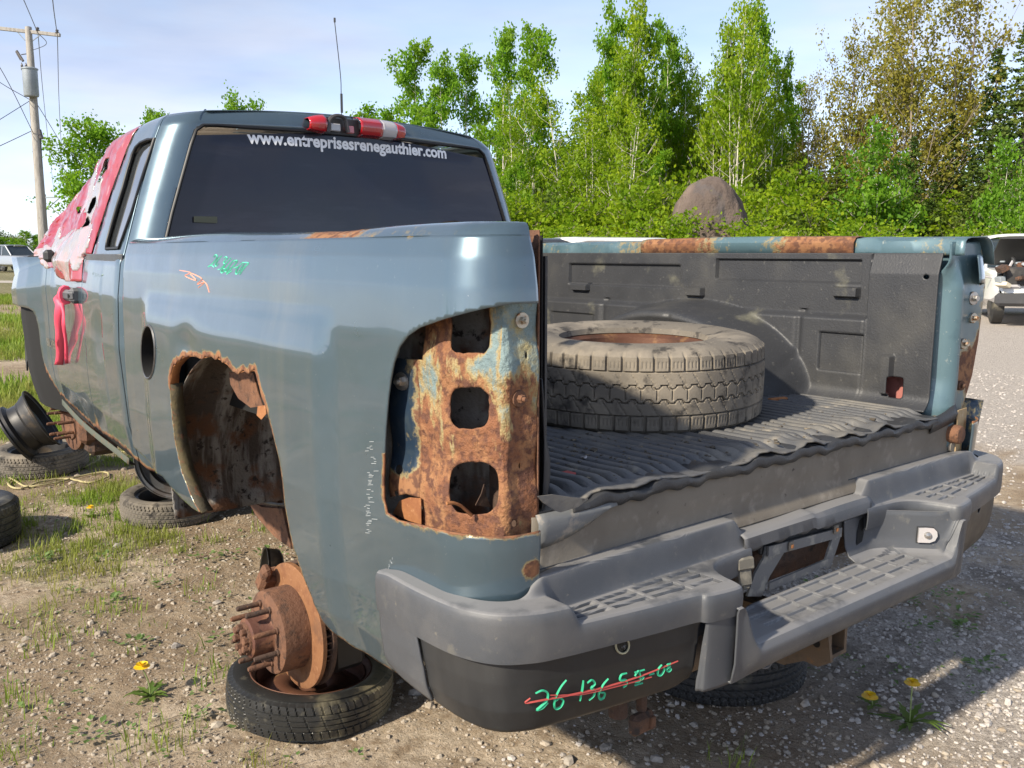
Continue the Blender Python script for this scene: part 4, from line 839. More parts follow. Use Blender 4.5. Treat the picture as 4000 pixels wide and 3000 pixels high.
for i, xx in enumerate(XS):
    rows_ = []
    for j in range(13):
        n_ = 14 if 4 <= j < 7 else (3 if j < 4 else 2)
        for q in range(n_): rows_.append(CG[i, j]*(1-q/n_)+CG[i, j+1]*q/n_)
    rows_.append(CG[i, 13]); r_ = np.array(rows_)
    for j in range(len(r_)):
        y_ = r_[j, 1]
        if -.205 < y_ < -.085 and abs(xx) < .36 and r_[j, 2] < .545:
            gx = ((xx+.36)/.09) % 1; gy = ((y_+.205)/.04) % 1; r_[j, 2] -= .0052*smooth01((.5-abs(gx-.5)-.05)/.04)*smooth01((.5-abs(gy-.5)-.12)/.08)
    CG2.append(r_)
CG2 = np.array(CG2); nr = CG2.shape[1]; wall_rows = 10
V = CG2.reshape(-1, 3); F = []
for i in range(len(XS)-1):
    for j in range(nr-1):
        xm = (XS[i]+XS[i+1])/2
        if j < wall_rows+2 and -.40 < xm < .185: continue
        if j < wall_rows+2 and xm < .185: continue
        f = (i*nr+j, i*nr+j+1, (i+1)*nr+j+1, (i+1)*nr+j)
        F.append(f)
link('bumper_centre_step', V, F, GREY, truck, 40, solid=.004); CSV, CSF = V, F
# open tube ends hanging below the step
for sg in (-1, 1):
    M = axM((sg*.293, -.142, .425), (sg*.1, -1, 0)); m = MB(); m.rev([(.021, -.07), (.021, 0), (.022, .002), (.026, .002), (.027, 0), (.027, -.07)], 22, M); m.box((sg*.293+.02, -.105, .448), (.10, .07, .024), .006); m.build('tow_tube', GREY, truck, 30); m = MB(); m.rev([(0, -.03), (.0212, -.03)], 20, M); m.build('tube_cavity', VOID, truck)
# courtesy lamp in the concave wall
l, n = hit(CSV, CSF, 3619, 2088)
if l is not None:
    n = n if n.dot(Vector(CAM)-l) > 0 else -n; M = axM(l, n)
    poly = [(x_*.026, y_*.021) for x_, y_ in ((-1, -1), (.2, -1), (.75, -.7), (1, -.1), (.95, .5), (.6, .95), (-.2, 1.0), (-.9, .95))]
    right = Vector((0, 0, 1)).cross(n).normalized(); upv = n.cross(right); M = Matrix((( *[right[k] for k in range(0)],),)) if False else Matrix.Translation(l) @ Matrix((right, upv, n)).transposed().to_4x4()
    MB().prism([(x_*1.12, y_*1.12) for x_, y_ in poly], .004, M).build('lamp_bezel', BLACKP, truck); MB().prism(poly, .012, M).build('step_lamp', CLRL, truck); m = MB(); m.rev([(0, .020), (.008, .018), (.011, .010)], 14, M); m.build('lamp_bulb', CHROME, truck)
# slot left of the lamp
l, n = hit(CSV, CSF, 3358, 2074)
if l is not None:
    n = n if n.dot(Vector(CAM)-l) > 0 else -n; right = Vector((0, 0, 1)).cross(n).normalized(); M = Matrix.Translation(l+n*.0015) @ Matrix((right, n.cross(right), n)).transposed().to_4x4()
    MB().prism([(-.024, -.035), (.004, -.03), (.016, -.01), (.022, .036), (.0, .03), (-.016, .0)], .001, M).build('wall_slot', VOID, truck, 0)
# upper centre beam between the two step covers
G = []
for xx in np.linspace(-.285, .285, 40):
    zt = .700 if xx < .02 else .694; dip = .004*math.sin(xx*9)
    G.append([(xx, .002, zt-.02), (xx, -.002, zt+dip), (xx, -.030, zt+dip+.002), (xx, -.052, zt-.002+dip), (xx, -.060, zt-.010), (xx, -.062, zt-.035), (xx, -.056, zt-.040+.006*math.sin(xx*60)*(xx < .1))])
MB().grid(G).build('centre_beam_cover', GREY, truck, 40, solid=.003)
m = MB(); m.box((.02, -.03, .640), (.40, .012, .035), .003); m.build('beam_shadow_plate', BLACKP, truck)
# licence plate bracket: frame of flat bars with two clips
lic = [on(1, -.048, *p) for p in ((2996, 2135), (3282, 2060), (3240, 2210), (2975, 2320), (2998, 2290), (3235, 2190))]
def flat(a, b, wid, name, mat=GREY, th=.006, dy=0):
    a, b = np.array(a), np.array(b); d = b-a; L_ = np.linalg.norm(d); d = d/L_; s_ = np.cross(d, [0, 1, 0]); s_ /= np.linalg.norm(s_)
    m = MB(); m.grid([[a+s_*wid/2+np.array([0, dy, 0]), a-s_*wid/2+np.array([0, dy, 0])], [b+s_*wid/2+np.array([0, dy, 0]), b-s_*wid/2+np.array([0, dy, 0])]]); return m.build(name, mat, truck, 0, solid=th)
DUSTP = material('dusty_bracket_plastic', (.14, .14, .14), .6, 0, [(20, (.26, .25, .22), .5, .65)])
flat(lic[0]-np.array([0, 0, .012]), lic[1]-np.array([0, 0, .012]), .026, 'plate_bracket_bar', DUSTP); flat(lic[4], lic[5], .018, 'plate_bracket_bar', DUSTP)
for pts_, nm in (([(2996, 2135), (2985, 2180), (2950, 2240), (2920, 2330), (2975, 2330), (3005, 2255), (3050, 2180), (3075, 2140)], 'plate_bracket_leg'), ([(3250, 2085), (3282, 2075), (3255, 2160), (3235, 2220), (3210, 2215), (3225, 2160)], 'plate_bracket_leg')):
    pp = [on(1, -.046, *p) for p in pts_]; MB().add(pp, [tuple(range(len(pp)))]).build(nm, DUSTP, truck, 0, solid=.006)
for p in ((3090, 2133), (3266, 2068)):
    q = on(1, -.058, *p); m = MB(); m.box(q, (.020, .006, .024), .002); m.build('bracket_clip', SILL, truck); m = MB(); m.box(q+np.array([0, -.004, 0]), (.009, .004, .009), .001); m.build('bracket_screw', RUSTO, truck)
# trailer wiring socket hanging left of the bracket
q0 = on(1, -.06, 2898, 2182); q1 = on(1, -.07, 2905, 2290); d = Vector(q1-q0); M = axM(Vector(q0), d.normalized()); Mr = M.to_3x3().to_4x4()
m = MB(); m.box(Vector(q0)+d*.16, (.050, .034, .030), .004, Mr); m.box(Vector(q0)+d*.52, (.038, .024, .06), .004, Mr); m.box(Vector(q0)+d*.88, (.028, .014, .03), .003, Mr)
for k in (-.010, -.003, .004, .011): m.tube([Vector(q1)+Vector((k*.8, k*.6, .01)), Vector(q1)+Vector((k*.8, k*.6, -.012))], .0022, 5)
m.build('trailer_socket', material('dusty_socket', (.13, .12, .10), .8, 0, [(40, (.22, .20, .16), .5, .65)]), truck)
# hitch receiver, cross tube, gusset plates
RH = material('brown_hitch_steel', (.14, .10, .065), .75, .2, [(12, (.08, .06, .045), .48, .62), (40, (.26, .13, .05), .58, .7)], bump=(80, .5, .004))
c = on(0, .0, 3274, 2505); m = MB(); o_, i_ = .041, .030
for r_, y_ in (): pass
ring = lambda s_, y_: [(c[0]+a*s_, y_, c[2]+b*s_) for a, b in ((-1, -1), (1, -1), (1, 1), (-1, 1))]
m.grid([ring(i_, c[1]+.22), ring(i_, c[1]), ring(o_, c[1]), ring(o_, c[1]+.03), ring(o_-.005, c[1]+.032), ring(o_-.005, c[1]+.30)], close_v=True); m.build('hitch_receiver', RH, truck, 30)
m = MB(); m.tube([(-.55, c[1]+.16, c[2]+.015), (.55, c[1]+.16, c[2]+.015)], .035, 12); m.build('hitch_cross_tube', RH, truck)
pp = [on(0, -.055, 2600+.7834*a, 1700+.7834*b) for a, b in ((640, 1060), (720, 1020), (820, 975), (835, 1130), (770, 1150), (700, 1120), (600, 1140), (545, 1120), (540, 1105), (640, 1090))]
MB().add(pp, [tuple(range(len(pp)))]).build('chain_plate', RH, truck, 0, solid=.010)
q = on(0, -.066, 2600+.7834*752, 1700+.7834*1037); m = MB(); m.rev([(0, .001), (.011, .001)], 14, axM(Vector(q), (-1, 0, 0))); m.build('chain_hole', VOID, truck)
# bits hanging under the left half of the bumper
q = ond(1, -.02, 1385, 1560); m = MB(); m.tube([q+np.array([.0, 0, .10]), q+np.array([0, 0, .03])], .012, 8); m.box(q, (.07, .03, .05), .01); m.box(q+np.array([.02, -.016, .0]), (.016, .012, .03), .003); m.build('hanging_bracket', RUSTD, truck)
q = ond(1, .0, 1335, 1545); m = MB(); m.tube([q+np.array([0, 0, .08]), q], .022, 10); m.build('hanging_pipe_end', RUSTD, truck)

# ------------------------------------------------------------------ marker writing
def stroke_mesh(polys, skin, ox, oy, k, width, name, mat, zr, off, lift=(-.4, -.9)):
    ms = []
    for P in polys:
        m = MB(); ms.append(m); uv = [skin.find(ox+k*a, oy+k*b, zr) for a, b in P]; pts = np.array([skin.pt(u, z) for u, z in uv]); P3 = spline(pts, 5) if len(pts) > 2 else pts
        d = np.gradient(P3, axis=0); nx = CAM-P3; nx /= np.linalg.norm(nx, axis=1)[:, None]; sd_ = np.cross(d, nx); sd_ /= np.linalg.norm(sd_, axis=1)[:, None]+1e-9
        wv = width*(.75+.35*np.sin(np.linspace(0, 3.1, len(P3))))[:, None]/2; P3 = P3+nx*off
        m.grid(np.stack([P3-sd_*wv, P3+sd_*wv], 1))
    if name == 'paint_scratches':
        m = MB()
        for q in ms: m.add(q.v, q.f)
        return tag(m.build(name, mat, truck, 0), kind='stuff')
    for q in ms: q.build(name, mat, truck, 0)
k6 = .678
stroke_mesh([[(1020, 1045), (1060, 1028), (1090, 1045), (1085, 1085), (1050, 1120), (1028, 1140), (1060, 1130), (1092, 1098)], [(1198, 968), (1165, 1010), (1135, 1070), (1128, 1115), (1140, 1134), (1165, 1122), (1180, 1090), (1160, 1072), (1135, 1090)],
   [(1296, 970), (1290, 1020), (1276, 1090)], [(1318, 985), (1345, 968), (1362, 990), (1340, 1015), (1362, 1025), (1355, 1060), (1328, 1085)], [(1440, 960), (1410, 995), (1385, 1045), (1392, 1078), (1412, 1070), (1420, 1045), (1395, 1040)],
   [(1548, 928), (1515, 938), (1508, 968), (1540, 968), (1545, 992), (1525, 1012)], [(1650, 908), (1590, 925)], [(1592, 945), (1615, 915), (1622, 970), (1592, 980), (1630, 965), (1640, 948), (1600, 950)], [(1590, 1000), (1640, 985)], [(1675, 938), (1705, 928)], [(1748, 880), (1728, 905), (1725, 935), (1742, 940), (1760, 915), (1762, 890)], [(1802, 872), (1780, 880), (1785, 895), (1800, 905), (1788, 918), (1775, 908), (1798, 885)]],
   LP, 1400, 2000, k6, .0042, 'green_marker_stroke', GREENM, (.40, .66), .006)
stroke_mesh([[(990, 1072), (962, 1100), (1060, 1084), (1240, 1050), (1450, 1000), (1640, 940), (1842, 858)], [(1105, 1056), (1280, 1050), (1500, 1000), (1690, 950)]], LP, 1400, 2000, k6, .0034, 'red_marker_stroke', REDM, (.40, .66), .007)
k2 = .723
stroke_mesh([[(285, 240), (320, 190), (355, 200), (345, 260), (270, 360), (170, 440), (240, 405), (300, 445)], [(455, 205), (380, 290), (320, 385), (340, 420), (385, 365)], [(490, 260), (545, 225), (560, 265), (490, 345), (515, 380), (430, 475), (370, 490)], [(650, 250), (530, 390), (440, 530), (470, 555), (520, 480), (480, 470)], [(705, 285), (600, 420), (525, 515), (550, 530), (610, 440)], [(700, 320), (765, 300), (745, 360), (640, 480), (555, 582), (665, 515)], [(700, 462), (800, 430)], [(890, 340), (790, 440), (740, 560), (775, 575), (860, 460), (910, 360)], [(885, 345), (1005, 355), (940, 430), (870, 520), (820, 600)]],
   BS, 780, 960, .189, .0030, 'mint_marker_stroke', GREENP, (.3, 1.45), .004)
NUM = [[(285, 240), (320, 190), (355, 200), (345, 260), (270, 360), (170, 440), (300, 445)], [(455, 205), (380, 290), (320, 385), (340, 420), (385, 365)], [(490, 260), (545, 225), (560, 265), (490, 345), (515, 380), (430, 475)], [(650, 250), (530, 390), (440, 530), (520, 480)], [(705, 285), (600, 420), (525, 515), (610, 440)], [(700, 320), (765, 300), (640, 480), (555, 582), (665, 515)], [(700, 462), (800, 430)], [(890, 340), (790, 440), (740, 560), (860, 460), (910, 360)], [(885, 345), (1005, 355), (870, 520), (820, 600)]]
for ox_, oy_, kk_ in ((346, 1053, .056), (182, 1054, .095)): stroke_mesh(NUM, CB, ox_, oy_, kk_, .004, 'faded_marker_stroke', material('faded_mint_marker', (.30, .42, .38), .6), (.30, 1.9), .004)
stroke_mesh([[(140, 1045), (200, 1058), (170, 1075), (230, 1100), (195, 1060), (260, 1090), (235, 1120), (275, 1110), (240, 1140)], [(265, 1100), (285, 1120), (300, 1165)]], BS, 600, 300, k2, .0026, 'orange_marker_stroke', ORGM, (.3, 1.45), .004)
# scratches through the paint beside the lamp pocket
SCR = material('bare_metal_scratch', (.36, .39, .40), .6)
polys = []
for i in range(60):
    t_ = i/60; y0 = 830+t_*480; x0 = 190+rng.normal(0, 10)+10*math.sin(t_*5)
    if rng.random() < .62: polys.append([(x0-6, y0), (x0+rng.uniform(4, 24), y0+rng.normal(0, 1.5))])
for i in range(16): y0 = 1430+i*11; x0 = 300-i*2+rng.normal(0, 4); polys.append([(x0, y0), (x0+rng.uniform(-6, 6), y0+rng.uniform(8, 18))])
stroke_mesh(polys, BS, 1300, 1100, .7536, .0012, 'paint_scratches', SCR, (.3, 1.45), .0025)
# ------------------------------------------------------------------ axle, brake, frame
RC = np.array([-.92, 1.04, .285])
Mx = axM(Vector(RC), (-1, 0, 0))     # local z points out of the truck
m = MB(); m.rev([(.115, .012), (.128, .010), (.178, .010), (.184, .008), (.184, -.004), (.178, -.006), (.12, -.006)], 72, Mx); m.build('brake_rotor', material('dull_orange_rotor', (.25, .115, .05), .75, .2, [(14, (.19, .08, .036), .45, .65), (70, (.31, .155, .075), .55, .7), (6, (.14, .07, .04), .55, .7)], bump=(120, .35, .003)), truck, 40)
m = MB(); m.rev([(.12, -.022), (.178, -.022), (.184, -.024), (.184, -.036), (.178, -.038), (.12, -.038)], 72, Mx)
for a in np.linspace(0, 2*math.pi, 40, endpoint=False): m.box(Mx @ Vector((.155*math.cos(a), .155*math.sin(a), -.014)), (.016, .05, .004), 0, Matrix.Rotation(a, 4, 'X'))
m.build('rotor_inner_disc', RUSTD, truck, 40)
m = MB(); m.rev([(.0, .094), (.060, .094), (.113, .092), (.119, .088), (.121, .080), (.121, .012)], 60, Mx); m.build('rotor_hat', RUST, truck, 40)
m = MB(); m.rev([(0, .155), (.050, .155), (.056, .151), (.057, .145), (.057, .10), (.062, .094)], 40, Mx); m.build('axle_hub', material('dark_red_rust', (.11, .045, .03), .7, .2, [(20, (.17, .075, .04), .48, .64), (70, (.06, .03, .022), .55, .68)], bump=(90, .5, .004)), truck, 40)
m = MB(); m.rev([(0, .162), (.044, .162), (.047, .156), (.047, .150)], 30, Mx); m.build('axle_flange', RUST, truck, 40)
for k in range(8):
    a = R(22.5+45*k); p = Mx @ Vector((.085*math.cos(a), .085*math.sin(a), 0)); m = MB(); M = axM(p, (-1, 0, 0))
    m.rev([(0, .165), (.006, .165), (.0078, .158), (.0078, .10), (.0105, .098), (.0105, .092)], 10, M); m.build('wheel_stud', RUSTD if k % 3 else RUST, truck, 40)
    a = R(45*k+10); p = Mx @ Vector((.034*math.cos(a), .034*math.sin(a), .158)); m = MB(); m.rev([(0, .020), (.008, .020), (.0105, .017), (.0105, .004), (.013, .003), (.013, 0)], 6, axM(p, (-1, 0, 0))); m.build('flange_bolt', RUST, truck, 20)
# caliper bracket at the upper front, dust shield behind
m = MB(); p = Mx @ Vector((0, 0, 0)); m.box(RC+np.array([-.02, .135, .105]), (.07, .05, .07), .012, Matrix.Rotation(R(38), 4, 'X')); m.box(RC+np.array([-.045, .10, .14]), (.03, .04, .05), .010, Matrix.Rotation(R(38), 4, 'X')); m.box(RC+np.array([-.01, .165, .05]), (.04, .035, .09), .01, Matrix.Rotation(R(15), 4, 'X')); m.build('caliper_bracket', RUST, truck)
m = MB(); m.rev([(.02, .0), (.112, .0), (.124, .008), (.130, .05), (.134, .052)], 48, axM((-.80, 1.41, .262), (-.93, .30, .1))); m.build('dust_shield', material('black_oily_shield', (.02, .018, .016), .4, .3, [(10, (.08, .06, .04), .55, .7)]), truck, 50, solid=.003)
m = MB(); m.tube([(-.90, 1.06, .285), (.90, 1.06, .285)], .055, 14); m.rev([(.0, .17), (.09, .14), (.15, .06), (.165, 0), (.15, -.07), (.09, -.15), (0, -.17)], 24, axM((.05, 1.06, .29), (0, 1, 0))); m.build('rear_axle', RUSTD, truck, 50)
m = MB(); m.rev([(.06, .10), (.10, .10), (.105, .0), (.06, 0)], 24, axM((-.82, 1.05, .285), (-1, 0, 0))); m.box((-.80, 1.02, .22), (.12, .16, .16), .02); m.build('brake_backing', material('black_grease', (.018, .017, .016), .45), truck, 40)
for sg in (-1, 1):
    m = MB(); m.box((sg*.46, 2.2, .57), (.08, 4.1, .17), .015); m.build('frame_rail', RUSTD, truck)
    m = MB()
    for k in range(4): m.tube(spline([(sg*.58, .35+k*.06, .56-k*.012), (sg*.58, .75, .46-k*.014), (sg*.58, 1.06, .40-k*.016), (sg*.58, 1.4, .45-k*.014), (sg*.58, 1.85-k*.08, .54-k*.012)], 5), .012, 6)
    m.build('leaf_spring', RUSTD, truck)
m = MB(); m.box((0, .25, .60), (.95, .10, .12), .02); m.box((0, 2.3, .60), (.95, .10, .12), .02); m.box((0, 1.45, .62), (.95, .10, .10), .02); m.build('frame_cross_member', RUSTD, truck)
# rusty hanger plate seen below the arch, brake cable loop
pp = [on(0, -.60, 500+.6028*a, 1200+.6028*b) for a, b in ((690, 1160), (740, 1050), (880, 1080), (1000, 1200), (1000, 1290), (860, 1270), (740, 1210))]
MB().add(pp, [tuple(range(len(pp)))]).build('spring_hanger', RUSTD, truck, 0, solid=.02)
pp = [on(0, -.60, 500+.6028*a, 1200+.6028*b) for a, b in ((800, 1240), (900, 1290), (1030, 1300), (1090, 1560), (980, 1480), (870, 1360))]
MB().add(pp, [tuple(range(len(pp)))]).build('rusted_frame_patch', RUST, truck, 0, solid=.02)
pts = [on(0, -.64, 500+.6028*a, 1200+.6028*b) for a, b in ((690, 1160), (740, 1200), (840, 1250), (950, 1275), (1030, 1280))]; MB().tube(spline(pts, 5), .006, 6).build('brake_cable', STEELG, truck)
m = MB(); m.box((0, 1.6, .80), (1.15, 2.5, .02)); m.build('bed_underside', VOID, truck)
m = MB(); m.box((0, 3.4, .60), (1.55, 2.0, .03)); m.build('cab_floor', VOID, truck)
# rocker sill under the doors: bent thin strip
pts = [ond(0, -.93, a, b) for a, b in ((135, 862), (175, 905), (210, 935), (245, 962), (280, 990))]; G = []
for p in spline(pts, 4): G.append([p, p+np.array([.0, .01, -.028]), p+np.array([.03, .02, -.036])])
mm = MB().grid(G); link('rocker_strip', mm.v, mm.f, material('dull_sill_trim', (.075, .085, .065), .8, 0, [(20, (.14, .075, .04), .55, .7)]), truck, 60, solid=.003)
# front brake hub
h = np.array([-.739, 4.28, .40]); Mf = axM(Vector(h), (-1, -.12, 0))
m = MB(); m.rev([(0, .03), (.10, .03), (.105, .02), (.155, .02), (.165, .015), (.165, -.02), (.1, -.02)], 40, Mf); m.build('front_rotor', RUST, truck, 40)
for k in range(8):
    a = R(45*k+8); p = Mf @ Vector((.085*math.cos(a), .085*math.sin(a), .02)); MB().rev([(0, .10), (.007, .10), (.009, .09), (.009, 0)], 8, axM(p, (-1, -.12, 0))).build('wheel_stud', RUST, truck)
m = MB(); m.box(h+np.array([.03, -.16, .02]), (.10, .12, .26), .03); m.build('front_caliper', RUST, truck); m = MB(); m.box(h+np.array([.10, -.10, -.12]), (.16, .22, .12), .03); m.tube([h+np.array([.05, -.1, -.1]), h+np.array([.3, 0, -.02])], .04, 8); m.build('front_knuckle', RUSTD, truck)
# ------------------------------------------------------------------ group the small truck pieces under the part that carries them
def under(parent, *names):
    p = bpy.data.objects[parent]
    for o in list(truck.children):
        if o.name.split('.')[0] in names or o.name in names:
            o.parent = p; o.matrix_parent_inverse = Matrix.Identity(4)
for o in [o for o in truck.children if o.name.split('.')[0] == 'faded_marker_stroke']:
    y_ = np.mean([v.co.y for v in o.data.vertices]); o.parent = bpy.data.objects['front_door' if y_ > CB.pt(s_gap1, 1.0)[1] else 'rear_access_door']; o.matrix_parent_inverse = Matrix.Identity(4)
under('front_door', 'door_handle', 'lock_cylinder', 'name_badge'); under('rear_access_door', 'side_window', 'belt_moulding', 'window_seal.001')
under('rear_window', 'window_lettering', 'window_sticker', 'window_seal'); under('brake_lamp_housing', 'brake_lamp_lens', 'cargo_lamp_lens', 'bare_lamp_reflector', 'broken_lens_edge')
under('tail_lamp_pocket', 'stud', 'stud.001', 'stud.002') if False else None
pk_ = bpy.data.objects['tail_lamp_pocket']; rp_ = bpy.data.objects['right_rear_post']
for o in [o for o in truck.children if o.name.split('.')[0] == 'stud']:
    x_ = np.mean([v.co.x for v in o.data.vertices]); o.parent = pk_ if x_ < 0 else rp_; o.matrix_parent_inverse = Matrix.Identity(4)
under('tail_lamp_pocket', 'pocket_side_wall', 'pocket_foot_bracket', 'bent_wire', 'torn_inner_flake'); under('right_rear_post', 'tailgate_pivot', 'pivot_plate', 'post_foot', 'cut_corner_skin')
fr_ = bpy.data.objects['front_rotor']
for o in [o for o in truck.children if o.name.split('.')[0] == 'wheel_stud']:
    y_ = np.mean([v.co.y for v in o.data.vertices]); o.parent = fr_ if y_ > 3 else bpy.data.objects['rotor_hat']; o.matrix_parent_inverse = Matrix.Identity(4)
under('axle_flange', 'flange_bolt'); under('bedside', 'fuel_filler_ring', 'fuel_filler_cup', 'fuel_filler_cavity', 'fuel_door_hinge', 'mint_marker_stroke', 'orange_marker_stroke', 'paint_scratches', 'wheel_arch_flange', 'rusted_arch_edge', 'torn_metal_flake')
under('bumper_steel_panel', 'green_marker_stroke', 'red_marker_stroke', 'rust_chip', 'hole_rim'); under('bumper_centre_step', 'tow_tube', 'tube_cavity', 'lamp_bezel', 'step_lamp', 'lamp_bulb', 'wall_slot'); under('hitch_receiver', 'chain_plate', 'chain_hole')
# ribbon and film hang on the truck: things of their own
def own(name, label, cat, *names):
    t = thing(name, label, cat, (-.95, 3.2, 1.0))
    for o in list(truck.children):
        if o.name.split('.')[0] in names: o.parent = t; o.matrix_parent_inverse = PINV(t)
own('ribbon', 'pink plastic ribbon tied round the front door handle', 'ribbon', 'pink_ribbon', 'ribbon_knot')
own('plastic_sheet', 'torn red and clear plastic sheet wrapped over the front door window', 'plastic sheet', 'red_plastic_film', 'clear_plastic_film')
# ================================================================== loose tyres and wheels
def tri(x): return 2*abs((x % 1)-.5)*2-1
def tread_lt(a, w):      # all-season light truck tread, w 0..1
    N_ = 58; q = a/(2*math.pi)*N_; d = 0.
    for g, amp in ((.20, .0), (.40, .022), (.60, .022), (.80, .0)):
        c = g+amp*np.sign(math.sin(2*math.pi*q))*min(1, abs(math.sin(2*math.pi*q))*2.2)
        if abs(w-c) < .012: d = .008
    if w < .185 or w > .815:
        if (q+(0 if w < .5 else .5)) % 1 < .15: d = max(d, .008)
        elif abs(((q*4) % 1)-.5) < .12 and (w < .15 and w > .06 or w > .85 and w < .94): d = max(d, .002)
    elif .42 < w < .58:
        if (q+.25) % 1 < .10: d = max(d, .005)
    elif abs(((q+w*3) % 1)-.5) < .05: d = max(d, .0025)
    return d
def tread_spare(a, w):
    N_ = 64; q = a/(2*math.pi)*N_; d = 0.
    for g in (.26, .42, .58, .74):
        if abs(w-g) < .018: d = .004
    if w < .26 or w > .74: d = max(d, .004 if (q+w*1.2) % 1 < .14 else 0)
    elif (q*.5+w*.8) % 1 < .07: d = max(d, .003)
    return d
def tread_car(a, w):
    N_ = 70; q = a/(2*math.pi)*N_; d = 0.
    for g in (.22, .40, .60, .78):
        if abs(w-g) < .022: d = .006
    if (w < .22 or w > .78) and (q+w) % 1 < .2: d = max(d, .006)
    elif (q+.5*tri(w*3)) % 1 < .12: d = max(d, .004)
    return d
def tyre_mesh(Rr, rb, w, tread, n, rows=44, bulge=1.04):
    side = [(rb, .10*w), (rb+.006, .03*w), (rb+.25*(Rr-rb), -.01*w*bulge), (rb+.55*(Rr-rb), -.035*w*bulge), (rb+.8*(Rr-rb), .0), (Rr-.016, .035*w), (Rr-.006, .07*w)]
    prof = side+[(Rr+.004*(1-(2*t-1)**2), (.085+.83*t)*w) for t in np.linspace(0, 1, rows)]+[(r, w-z) for r, z in side[::-1]]
    n0 = len(side); G = np.zeros((n, len(prof), 3))
    for i in range(n):
        a = 2*math.pi*(i+.5)/n
        for j, (r, z) in enumerate(prof):
            if n0 <= j < n0+rows: r = r-tread(a, (j-n0)/(rows-1))
            elif j in (n0-1, n0+rows): r = r-.6*tread(a, .0 if j < n0 else 1.)
            G[i, j] = (r*math.cos(a), r*math.sin(a), z)
    return MB().grid(G, close_u=True)
def wheel_prof(rb, w, dish=.3):
    lip = rb+.012
    return [(0, w*dish), (rb*.28, w*dish), (rb*.36, w*(dish+.06)), (rb*.50, w*(dish+.10)), (rb*.66, w*(dish+.04)), (rb*.80, w*(dish-.10)), (rb*.86, w*(dish-.02)), (rb*.90, w*.55), (rb*.93, w*.84), (lip, w*.90), (lip+.002, w*.95)]
def make_tyre(name, label, Rr, rb, w, tread, n, tm, wm, loc, rot=(0, 0, 0), rows=44, prof=None, cat='tyre', holes=0, group=None):
    t = thing(name, label, cat, loc, rot=rot, group=group)
    ty = tyre_mesh(Rr, rb, w, tread, n, rows).build('tyre', tm, t, 30, world=False)
    p = prof or wheel_prof(rb, w); m = MB(); m.rev(p, 64); wh = m.build('steel_wheel', wm, t, 40, world=False, solid=.003)
    m = MB(); m.rev([(rb*.9, .06*w), (rb*.92, .5*w), (rb*.94, .85*w)], 48); m.build('wheel_barrel', wm, t, 40, world=False)
    for k in range(holes):
        a = 2*math.pi*k/holes; r_ = rb*.70; zt = np.interp(r_, [q[0] for q in p], [q[1] for q in p])
        o = MB().rev([(0, .0), (.012, .0)], 12, Matrix.Translation((r_*math.cos(a), r_*math.sin(a), zt+.004)) @ Matrix.Rotation(R(0), 4, 'Z')); o.build('vent_hole', VOID, t, 0, world=False)
    return t
# big tyre lying in the bed
bt = make_tyre('truck_tyre', 'large dusty brown truck tyre on a rusty wheel lying in the pickup bed', .395, .225, .242, tread_lt, 696, TIREB, WHEELR, (.045, .625, .876), rot=(R(1.0), R(-1.2), R(11)), rows=62)
m = MB(); m.rev([(0, .02), (.03, .018), (.036, .0)], 16, Matrix.Translation((.03, .12, .175))); m.build('hub_cap_scrap', CLRL, bt, 40, world=False)
# compact spare carrying the left rear brake
prof = [(0, .050), (.05, .052), (.060, .066), (.076, .074), (.100, .076), (.118, .066), (.142, .052), (.155, .050), (.162, .066), (.168, .098), (.178, .112), (.183, .116)]
make_tyre('spare_tyre', 'thin black spare tyre with rusty brown wheel under the left brake disc', .245, .172, .118, tread_spare, 512, TIREM, WHEELR, (-.862, 1.085, .0), rot=(R(2), R(3), R(20)), rows=44, prof=prof)
# tyre under the right side of the bumper
make_tyre('spare_tyre', 'black grooved tyre lying flat under the middle of the bumper', .285, .19, .15, tread_car, 420, TIRED, WHEELB, (.30, .46, .0), rot=(0, 0, R(5)))
# stack below the cab: tyre with black wheel and a bare wheel on edge on top
make_tyre('spare_tyre', 'grey-brown tyre with black vented wheel under the cab sill', .245, .172, .13, tread_car, 350, TIREB, WHEELB, (-.50, 3.40, .0), rot=(R(3), 0, 0), holes=14)
def bare_wheel(name, label, rb, w, mat, loc, axis, wells=True):
    t = thing(name, label, 'wheel', loc); M = axM((0, 0, 0), axis)
    pr = [(rb, 0), (rb-.003, .012), (rb-.016, .016), (rb-.018, .035), (rb-.045, .05), (rb-.047, w*.55), (rb-.02, w*.80), (rb-.016, w-.018), (rb-.002, w-.012), (rb, w)]
    m = MB(); m.rev(pr, 56, M); m.build('wheel_barrel', mat, t, 40, world=False, solid=.004)
    m = MB(); m.rev([(0, w*.62), (rb*.3, w*.62), (rb*.42, w*.72), (rb*.6, w*.74), (rb*.78, w*.60), (rb-.047, w*.56)], 48, M); m.build('wheel_disc', mat, t, 40, world=False, solid=.004)
    return t
bare_wheel('steel_wheel', 'grey bare steel wheel standing on the vented tyre below the cab', .20, .15, STEELG, (-.53, 3.22, .33), (.55, .80, -.05))
# left: bare black wheel leaning on a tyre
lt = make_tyre('spare_tyre', 'worn grey tyre with black wheel lying on the yellow rope', .270, .18, .15, tread_car, 350, TIREB, WHEELB, (-.79, 4.95, .0), rot=(R(2), R(-2), 0), holes=12)
c_ = at_depth(62, 920, 5.55); ax_ = Vector((.78, -.25, .46)).normalized(); bare_wheel('steel_wheel', 'rusty black bare wheel leaning on top of the worn grey tyre', .195, .19, WHEELB, tuple(Vector(c_)-ax_*.095), ax_)
g = ond(2, 0, -72, 1196); make_tyre('car_tyre', 'dark car tyre in the grass cut off by the picture edge', .30, .20, .20, tread_car, 280, TIRED, WHEELB, (g[0]-.04, g[1]+.20, 0))
